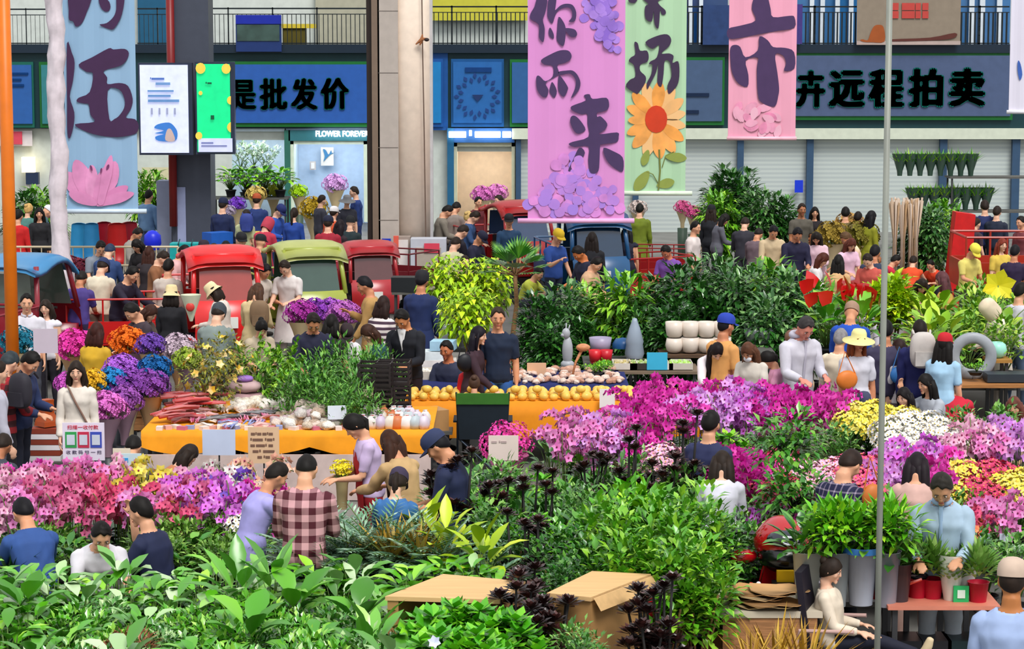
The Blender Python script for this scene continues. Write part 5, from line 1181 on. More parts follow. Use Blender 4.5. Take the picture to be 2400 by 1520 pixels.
# --- plastic crates tower
e = empty('crate', (0, 0, 0)); bpy.data.objects.remove(e)
cx, cyy = atz(900, 975, .0); cyy = P(900, 880, 1.2).y
def crate_mesh():
    m = MB(); w, d, h = .46, .36, .27; m.box((0, 0, .01), (w, d, .02))
    for k in range(5):
        z = .03 + k * .055
        for s_ in (-1, 1): m.box((s_ * w / 2, 0, z), (.012, d, .028)); m.box((0, s_ * d / 2, z), (w, .012, .028))
    for sx in (-1, 0, 1):
        for sy in (-1, 1): m.box((sx * w / 2, sy * d / 2, h / 2), (.03, .02, h))
    return m.mesh('crate', False, [M('#231a1a', .4, spec=.6)])
cm_ = crate_mesh()
ordn = ['bottom', 'second', 'third', 'fourth', 'top']
for c_, (px, n, nm) in enumerate(((880, 5, 'left'), (922, 5, 'right'))):
    x = P(px, 880, 1.2).x
    for k in range(n): tag(obj('plastic_crate', cm_, None, None, (x, cyy + .12 * c_, .0 + k * .272), 4 if k % 2 else -3, (.78, .9, 1)), 'black slatted plastic crate, %s of the %s stack by the yellow table' % (ordn[k], nm), 'crate', 'black crate stacks')
o = MB().box((0, 0, .05), (.11, .01, .09)).build('price_card', M('#b9a58e'), None, False, (P(876, 895, 1).x, cyy - .19, .98)); tag(o, 'small tan card on the front of the left crate stack', 'card')
# --- camping chair
def camp_chair(px, py, rot, label):
    x, y = atz(px, py, .95); e = empty('camping_chair', (x, y, 0), rot, label, 'chair'); fm = M('#2a3440', .4, metal=.5)
    m = MB(); m.prism([(-.27, 0), (.27, 0), (.3, .52), (-.3, .52)], depth=.02, fm=lambda u, v, w: (u, .2 + v * .22 + w + .06 * (1 - (u / .3) ** 2), .42 + v)); m.build('backrest', M('#18242e', .8, 'cloth'), e)
    m = MB(); m.prism([(-.3, 0), (.3, 0), (.3, .13), (-.3, .13)], depth=.025, fm=lambda u, v, w: (u, .305 + v * .22 + w + .06 * (1 - (u / .3) ** 2), .84 + v)); m.build('head_band', M('#3f7c2c', .8, 'cloth'), e)
    m = MB(); m.prism([(-.26, -.22), (.26, -.22), (.27, .2), (-.27, .2)], depth=.02, fm=lambda u, v, w: (u, v, .42 + w)); m.build('seat', M('#18242e', .8, 'cloth'), e)
    for s_ in (-1, 1):
        MB().tube([(s_ * .3, .33, .98), (s_ * .27, .2, .42), (-s_ * .2, .3, .0)], .012, 8).build('leg', fm, e); MB().tube([(s_ * .27, -.25, .02), (-s_ * .27, .22, .42)], .012, 8).build('leg', fm, e)
        MB().tube([(s_ * .3, -.22, .0), (s_ * .3, -.22, .62)], .012, 8).build('leg', fm, e); MB().box((s_ * .31, -.02, .62), (.06, .42, .02)).build('armrest', M('#18242e', .8, 'cloth'), e)
    return e
camp_chair(1132, 915, 180, 'dark folding camping chair with green head band, seen from behind')
# ---------------------------------------------------------------- signs on sticks, cards
def card(px0, py0, px1, py1, z, col, label, prints=(), stick=True, rot=0, name='price_sign', thick=.012):
    """upright card whose bottom edge is at height z"""
    b = P((px0 + px1) / 2, py1, z); t = D(px0, py0, b.y); w = P(px1, py1, z).x - P(px0, py1, z).x; h = t.z - z
    e = empty(name, (b.x, b.y, z if not stick else 0), rot, label, 'sign'); zz = 0 if not stick else z
    MB().box((0, 0, zz + h / 2), (w, thick, h)).build('board', M(col, .6, 'plain', .03), e)
    for (s, a, c, d_, f, cc) in prints:       # fractions of the card
        me = text_mesh(s, 0, .003); xs = [v.co.x for v in me.vertices]; ys = [v.co.y for v in me.vertices]; lx, ly = min(xs), min(ys); sx = (d_ - a) * w / (max(xs) - lx); sz = (f - c) * h / (max(ys) - ly)
        for v in me.vertices: v.co = (-w / 2 + a * w + (v.co.x - lx) * sx, -thick / 2 - .002 - v.co.z, zz + c * h + (v.co.y - ly) * sz)
        obj('lettering', me, M(cc, .7), e)
    if stick: MB().tube([(0, .012, 0), (0, .012, zz + h * .7)], .008, 6).build('stick', M('#2a2a2c'), e)
    return e, w, h, zz
e, w, h, zz = card(148, 990, 246, 1078, 1.02, '#e0d6e6', 'white payment notice with three coloured frames by the orchids', [('扫描一收付款', .12, .83, .86, .94, '#d03048'), ('收 款 码 扫 一 扫', .08, .17, .92, .27, '#5c5470')])
for i, (c, nm) in enumerate((('#2f9a4e', 'green'), ('#c22c4c', 'red'), ('#3a4cb0', 'blue'))):
    cxx = -w / 2 + w * (.2 + .3 * i); MB().box((cxx, -.009, zz + h * .55), (w * .27, .006, h * .42)).build('code_frame', M(c, .6), e); MB().box((cxx, -.014, zz + h * .55), (w * .19, .004, h * .27)).build('code_field', M('#c9cfdc', .6), e)
card(475, 1006, 552, 1066, .98, '#c4cfe8', 'blank pale blue card on a stick before the amber cloth')
card(582, 1000, 655, 1085, .8, '#e2bd98', 'peach paper sheet with handwritten lines on the amber table front', [('▬▪▬ ▬▪▬', .1, .78, .8, .86, '#7a5a4a'), ('▪▬▬ ▪▬▪', .08, .62, .85, .7, '#7a5a4a'), ('▬ ▬▬▪ ▬', .08, .46, .8, .54, '#7a5a4a'), ('▬▪ ▬▬', .15, .3, .85, .38, '#7a5a4a'), ('▬ ▪▬', .3, .14, .7, .22, '#7a5a4a')])
card(79, 770, 136, 827, 1.45, '#c6b8c4', 'blank lilac grey card above the teal and pink flowers')
card(768, 950, 812, 982, .85, '#dde3f0', 'small white card leaning on the amber table beside the stones', stick=False, rot=12)
card(1405, 911, 1441, 955, .7, '#f0e6e2', 'white card standing on the orange fruit table', stick=True)
card(1145, 1020, 1215, 1078, 1.12, '#e8d2cc', 'pinkish white card on a stick behind the dark blue cap', [('▬ ▪▬', .1, .7, .6, .8, '#b8a0a0')])
card(265, 1050, 306, 1078, 1.0, '#e9dcc4', 'cream card beside the payment notice'); card(270, 1062, 332, 1096, .98, '#c9dfe6', 'pale blue card in front of the cream card', [('▬▬', .1, .4, .5, .7, '#3aa0e0'), ('▪', .72, .2, .88, .6, '#e0508c')])
card(2296, 1250, 2320, 1280, .95, '#b4c4dc', 'pale blue tag clipped over the black tray on the right'); card(2342, 1250, 2364, 1288, .95, '#c8cade', 'pale grey tag clipped over the black tray on the right')
e, w, h, zz = card(2234, 1372, 2270, 1410, .76, '#27b060', 'green payment card among the red pots on the orange table', stick=False); MB().box((0, -.009, h * .5), (w * .5, .005, h * .5)).build('code_field', M('#d8f0e0'), e)
# white fan-like boxes at the left
def lbox(px, py, z, w, d, h, col, label, rz=0, name='box', cat='box', taper=1, mat=None):
    x, y = atz(px, py, z); o = MB().box((0, 0, h / 2), (w, d, h), taper=taper).build(name, mat or M(col, .5), None, False, (x, y, z), rz); tag(o, label, cat); return o
# tall display of light blue container at left edge
bench('plant_bench', -4.95, -4.3, 22.0, 23.4, .45, 'low bench under the pale blue storage bins') if False else None
e = empty('storage_bin', (*atz(32, 1060, .45), .45), 6, 'pale blue translucent storage bin stack at the left edge', 'bin')
for k in range(3): MB().box((0, 0, .1 + k * .17), (.26, .3, .16), taper=.85).build('bin', M('#bcd0dc', .25), e)
MB().lathe([(.09, 0), (.085, .09), (.05, .14), (.001, .15)], (0, 0, .51), 16, cap=False).build('dome_lid', M('#a8c6e4', .2), e, True)
e = empty('gift_box_stack', (*atz(112, 1075, .4), .4), 0, 'brown and white striped stack of gift boxes with orange bag on top', 'boxes')
for k in range(6): MB().box((0, 0, .03 + k * .06), (.34 - .006 * k, .3, .055)).build('box', M('#8c3a26' if k % 2 else '#e8e2e4', .5), e)
MB().lathe([(.14, 0), (.13, .05), (.085, .14), (.08, .26), (.085, .29)], (0, 0, .37), 4).build('orange_bag', M('#a8460f', .4), e)
# ---------------------------------------------------------------- the people, front rows first
RED_PLAID = M('#4e1422', .8, 'plaid', 0, h2='#d6a0a6', scale=9.5); NAVY_PLAID = M('#15173c', .8, 'plaid', .22, h2='#a89ab0', scale=18)
STRIPE = M('#e8dcd8', .8, 'stripe', h2='#4a3444', scale=13); REDCHK = M('#a31c26', .8, 'plaid', 0, h2='#3a1218', scale=8)
FINE = .012
def ppl(rows):
    for r in rows:
        kw = r[11] if len(r) > 11 else {}
        person(r[0], r[1], r[2], r[3], r[4], r[5], r[6], r[7], r[8], r[9], r[10], **kw)
ppl([
 (47, 1166, 1.68, 'sitlean', -150, '#2f4f8c', '#23262f', 'short', 'tee', None, 'person in a blue tee seated with their back turned at the lower left edge', dict(vox=FINE)),
 (322, 1166, 1.66, 'sithand', -112, '#1d2444', '#20222a', 'short', 'tee', None, 'person in a dark navy tee raising a hand, seated before the pink orchids', dict(vox=FINE)),
 (240, 1228, 1.6, 'sitlean', 18, '#d8d4da', '#2a2c36', 'short', 'tee', None, 'person in a white collar bending down among green leaves, lower left', dict(vox=FINE)),
 (722, 1062, 1.74, 'down', 176, RED_PLAID, '#2a2a34', 'crop', 'shirt', None, 'person in a red and cream checked shirt seen from behind', dict(vox=FINE)),
 (664, 1085, 1.6, 'reach', 118, '#a9a2e0', '#c8ccd8', 'short', 'shirt', None, 'person in a lavender shirt standing left of the checked shirt', dict(vox=FINE, fem=True)),
 (812, 972, 1.62, 'down', -80, '#c6b0d4', '#9a1c26', 'pony', 'tee', None, 'person with a long dark ponytail, lilac top and red apron, facing left', dict(extra=(x_apron, 'apron', M('#b01c26', .8, 'cloth')), vox=FINE)),
 (905, 1008, 1.62, 'reach', -140, '#bf9c6c', '#b8a58c', 'verylong', 'shirt', None, 'person in a camel coat with long brown hair bending to the left', dict(vox=FINE, hc='#3a2014')),
 (1003, 1014, 1.72, 'down', -105, '#1e2647', '#23262f', 'short', 'tee', 'cap', 'person in a navy cap and navy polo looking down, left of the dark plants', dict(vox=FINE, hatc='#2c3556')),
 (938, 1100, 1.52, 'down', 168, '#3a6ea8', '#28304a', 'pony', 'tee', 'cap', 'person in a blue top and dark cap with ponytail, behind the blue-green palm', dict(vox=FINE, hatc='#3a2f48')),
 (1176, 1044, 1.5, 'squat', 180, '#2a2c50', '#20222c', 'none', 'tee', 'beanie', 'person whose dark blue cap shows before the pinkish card', dict(hatc='#1d2058')),
 (1440, 1058, 1.55, 'squat', -60, '#c8606a', '#28242a', 'short', 'tee', None, 'person crouching in a rosy top behind the dark rosette plants'),
 (1668, 964, 1.62, 'stand', 150, '#2b3056', '#23262f', 'short', 'tee', None, 'person in a navy tee with neat black hair before the magenta orchids', dict(vox=FINE)),
 (1694, 1056, 1.56, 'down', 172, '#d8d6e2', '#5c5a6a', 'long', 'shirt', None, 'person in a white blouse with dark hair behind the big green shrub', dict(vox=FINE)),
 (2006, 1054, 1.7, 'down', 138, NAVY_PLAID, '#20222c', 'short', 'shirt', None, 'person in a navy checked shirt turned away at the pink-white flowers', dict(vox=FINE, hc='#2a1c16')),
 (2152, 1060, 1.63, 'down', 165, '#cfa79c', '#b89488', 'verylong', 'coat', None, 'person in a dusty pink blouse with long black hair seen from behind', dict(vox=FINE, hc='#1c1218')),
 (2206, 1114, 1.72, 'down', -14, '#a8bfd2', '#9aa2a8', 'short', 'shirt', None, 'person in a light blue buttoned shirt looking down at the seedlings', dict(extra=(lambda m, t: (x_collar(m, t), x_placket(m, t)), 'collar', M('#93aecb', .8, 'cloth')), vox=FINE, skin='#c8926e', hc='#2a2620')),
 (2374, 1316, 1.72, 'stand', 165, '#9fb2d8', '#3a4a6a', 'crop', 'shirt', 'cap', 'person in a beige cap and pale blue jacket at the lower right corner', dict(vox=FINE, hatc='#cbb3a0', skin='#b5713c')),
 # middle rows
 (14, 1016, 1.6, 'sitlean', 165, '#3a3c48', '#2a2a30', 'short', 'tee', None, 'person with a dark head low at the left edge above the hot pink orchids', dict(skin='#b0704c')),
 (316, 1020, 1.56, 'sitlean', 175, '#8a8490', '#2a2a30', 'short', 'tee', None, 'person whose black head shows between the cream card and the amber cloth'),
 (456, 1042, 1.5, 'sitlean', 120, '#c07850', '#2a2a30', 'bob', 'tee', None, 'person whose dark hair shows just left of the blank blue card'),
 (178, 848, 1.6, 'stand', 6, '#e2d8cc', '#b9a8a4', 'bob', 'shirt', None, 'person in a cream sweater with a shoulder strap facing the camera', dict(extra=(x_strap, 'shoulder_strap', M('#8a6a5c', .7)), vox=FINE)),
 (86, 826, 1.7, 'down', 70, '#26345c', '#1c2030', 'short', 'shirt', None, 'person in a dark navy jacket looking right at the left edge', dict(vox=FINE)),
 (34, 824, 1.72, 'down', 150, REDCHK, '#1c1c22', 'short', 'shirt', None, 'person in a red and black checked shirt wearing a backpack, left edge', dict(vox=FINE, hc='#30383c')),
 (-2, 848, 1.66, 'stand', 120, '#b4b2c0', '#5a5c68', 'short', 'shirt', None, 'person in a grey shirt half cut by the left edge'),
 (228, 757, 1.6, 'stand', 160, '#d0a428', '#8a7a30', 'bob', 'shirt', None, 'person in a mustard yellow sweater behind the pink bunch', dict(hc='#3a1a14')),
 (62, 690, 1.68, 'stand', 12, '#d9d5de', '#4a4c58', 'short', 'tee', None, 'person in a white tee facing us beside the orange pole', dict(extra=(x_collar, 'collar', M('#cfcbd6', .8, 'cloth')))),
 (106, 704, 1.56, 'stand', -8, '#e0dce4', '#24202a', 'bob', 'vest', None, 'person with a dark blue headband left of the red cart', {}),
 (296, 712, 1.68, 'down', -50, '#3c3038', '#c8a070', 'short', 'tee', None, 'person in a dark top looking down above the orange bunch'),
 (362, 716, 1.6, 'down', 60, '#5a4a44', '#5a4a44', 'verylong', 'tee', None, 'person with long brown hair left of the straw hat', dict(hc='#3a2018')),
 (402, 671, 1.6, 'stand', 178, '#15141a', '#15141a', 'bob', 'shirt', 'bucket', 'person all in black wearing a cream straw hat', dict(hatc='#e0cb98')),
 (488, 666, 1.62, 'down', -110, '#dccfc4', '#cfc4bc', 'bob', 'shirt', 'bucket', 'person in white holding a bouquet, with a cream bucket hat', dict(hatc='#e2cfa2')),
 (516, 714, 1.7, 'down', 170, '#7e8a86', '#3a3c40', 'short', 'tee', 'beanie', 'person in a grey tee and dark cap above the yellow flowers', dict(hatc='#3c4248')),
 (608, 664, 1.64, 'down', 165, '#cdb587', '#bfa57a', 'long', 'coat', None, 'person in a beige coat with brown hair and backpack in the crowd', dict(hc='#4a3020')),
 (629, 620, 1.62, 'down', 50, '#d0c4b8', '#b0a49c', 'short', 'tee', None, 'person in an off-white top, the left one of two by the green cart'),
 (662, 612, 1.68, 'down', -20, '#ddd4d0', '#d8ccc8', 'short', 'dress', None, 'person in a white dress with pink print by the green cart'),
 (735, 736, 1.74, 'down', 8, '#20203a', '#1c1c28', 'short', 'shirt', None, 'person in a dark navy jumper looking down behind the green foliage', dict(vox=FINE)),
 (778, 738, 1.6, 'stand', 170, '#2a2228', '#28242c', 'bob', 'tee', None, 'person with black bobbed hair behind the navy jumper'),
 (616, 752, 1.55, 'down', 20, '#b8a890', '#44403c', 'bun', 'tee', None, 'person with tied dark hair bending behind the bright green leaves'),
 (852, 762, 1.6, 'down', -60, '#1f4a52', '#28303c', 'long', 'shirt', None, 'person in a dark teal jacket with long brown hair, facing left', dict(extra=(x_vneck, 'blouse_front', M('#d8d08c', .8, 'cloth')), hc='#3a2218', vox=FINE)),
 (815, 764, 1.5, 'down', 20, '#e4e0e4', '#6a6a74', 'short', 'tee', 'cap', 'person in white wearing a dark cap behind the teal jacket', dict(hatc='#2a1c20')),
 (846, 649, 1.74, 'phone', -92, '#b08850', '#6f7c98', 'short', 'coat', None, 'person in a tan jacket raising a phone, facing left'),
 (900, 695, 1.62, 'stand', 150, STRIPE, '#3a3440', 'bob', 'shirt', None, 'person in a white and maroon striped jumper seen from behind', dict(hc='#2a1814')),
 (935, 727, 1.76, 'down', -22, '#14161f', '#201a26', 'short', 'shirt', None, 'person in a black cardigan over a white tee behind the black crates', dict(extra=(x_vneck, 'white_tee_front', M('#e8e6e8', .8, 'cloth')), vox=FINE, skin='#d08858')),
 (990, 637, 1.76, 'stand', 160, '#1c2b58', '#1c2450', 'short', 'coat', 'beanie', 'person in a big navy and blue jacket beside the yellow-green shrub', dict(hatc='#1c1a20')),
 (1124, 766, 1.62, 'walk', 75, '#38222c', '#5a4650', 'verylong', 'coat', None, 'person with very long black hair and plum cardigan by the fruit table', dict(vox=FINE, hc='#15101a')),
 (1167, 722, 1.76, 'stand', 4, '#14233c', '#2f62b0', 'short', 'tee', None, 'person in a navy tee and blue jeans standing before the dark trees', dict(vox=FINE, hc='#33281e')),
 (1044, 800, 1.62, 'sit', -25, '#2c3148', '#23262f', 'short', 'shirt', None, 'person seated behind the fruit table, only head and collar showing', dict(skin='#c4744c')),
 (1112, 880, 1.36, 'sit', 178, '#5a3a2c', '#38332c', 'bun', 'tee', None, 'person with brown hair sitting in the dark camping chair', dict(hc='#4a3428')),
 (1704, 739, 1.74, 'stand', 128, '#e0a05c', '#5a6478', 'crop', 'tee', 'cap', 'person in an orange tee and royal blue cap seen from behind', dict(hatc='#2440a8', vox=FINE)),
 (1684, 806, 1.64, 'lean', 4, '#e6dce0', '#c8c0c8', 'verylong', 'shirt', None, 'person in white leaning forward with long straight black hair', dict(vox=FINE, hc='#1c1214')),
 (1748, 805, 1.58, 'down', -30, '#d4cbbf', '#a89c90', 'long', 'shirt', None, 'person in a beige top wearing a white face mask', dict(extra=(x_mask, 'face_mask', M('#e8eaf0', .7)), hc='#5a3826')),
 (1788, 824, 1.42, 'down', -95, '#eaa4c4', '#d890b0', 'pony', 'tee', None, 'person in a pink tee with black ponytail behind the magenta orchids'),
 (1897, 745, 1.84, 'down', 22, '#cfccd6', '#4a5c80', 'short', 'shirt', None, 'person in a pale grey zipped hoodie behind the magenta orchids', dict(extra=(lambda m, t: (x_hood(m, t), x_placket(m, t)), 'hood', M('#bcb8c6', .8, 'cloth')), vox=FINE, hc='#3a3636', skin='#e0907c')),
 (1846, 775, 1.54, 'down', -120, '#f0cfa0', '#8aa8cc', 'bun', 'tee', None, 'person in a peach top half hidden behind the pale hoodie', dict(hc='#7a5a48')),
 (1972, 772, 1.6, 'stand', 150, '#e6d6bc', '#a89884', 'short', 'shirt', None, 'person in a cream shirt with grey hair right of the pale hoodie', dict(hc='#8a8688')),
 (1998, 711, 1.72, 'down', 165, '#1c4cb0', '#28344c', 'none', 'shirt', 'beanie', 'person in a royal blue hoodie and brown cap before the lime shrub', dict(hatc='#a0806a')),
 (2014, 777, 1.68, 'stand', 12, '#d6d4de', '#c8c6d4', 'verylong', 'dress', 'sun', 'person in a white dress with pale yellow sun hat and long brown hair', dict(hatc='#ece29a', hc='#7a3c1c', vox=FINE)),
 (2076, 751, 1.7, 'stand', 175, '#3a3550', '#2c2c3c', 'short', 'tee', None, 'person in a dark purple top just right of the thin grey pole'),
 (2106, 796, 1.5, 'stand', -150, '#dcd6d8', '#5a4e54', 'verylong', 'tee', None, 'person with long dark hair, white clip and a blue shoulder bag', dict(hc='#30201e')),
 (2156, 749, 1.74, 'stand', 178, '#1b1f58', '#2c2c3c', 'crop', 'shirt', None, 'person in a navy top carrying a pale grey backpack', dict(vox=FINE)),
 (2216, 784, 1.64, 'stand', 150, '#a5cbe6', '#3a3c50', 'long', 'tee', 'cap', 'person in a light blue top and bright red cap', dict(hatc='#c01c28', vox=FINE)),
 (2166, 878, 1.6, 'sithand', -60, '#a8adb6', '#8a9098', 'long', 'shirt', None, 'person in a grey top seated with a hand at the face', dict(vox=FINE)),
 (2240, 880, 1.58, 'sitlean', 165, '#c01c34', '#3a2c34', 'crop', 'tee', None, 'person in a red and pink top seated with back turned', dict(hc='#5a4038')),
 (2116, 910, 1.55, 'sit', -40, '#e8dcd0', '#6a5c54', 'verylong', 'tee', None, 'person with long black hair partly behind the yellow blossoms', dict(hc='#140e10')),
 (2376, 932, 1.58, 'sit', -20, '#d2b09c', '#6a5c54', 'bob', 'tee', None, 'person with reddish brown hair at the right above the lilac flowers', dict(hc='#6a3a2e')),
 (2024, 922, 1.5, 'sit', 175, '#e0d8e0', '#3a3c48', 'none', 'tee', 'beanie', 'person whose slate blue hat shows above the yellow blossoms', dict(hatc='#3c4058')),
 (2165, 655, 1.6, 'down', 10, '#e0a9a4', '#d0b0a8', 'bob', 'dress', None, 'person in a salmon dress behind the lime shrub'),
 (2206, 638, 1.66, 'stand', -120, '#c9a04c', '#b08c44', 'long', 'coat', None, 'person in a mustard coat before the rust red cart', dict(hc='#5a3438')),
 (2306, 706, 1.64, 'down', -80, '#ddcfbe', '#cfc2b4', 'none', 'coat', 'hood', 'person under a cream shawl among the lime green plants', dict(hatc='#ddcbb0')),
 (2396, 664, 1.7, 'stand', 120, '#d0ccd6', '#5a6a84', 'short', 'shirt', None, 'person in a pale grey print shirt cut by the right edge'),
 (2340, 668, 1.5, 'stand', 40, '#8aa040', '#3a3c48', 'short', 'tee', None, 'person with dark hair behind the yellow star-shaped leaf'),
])
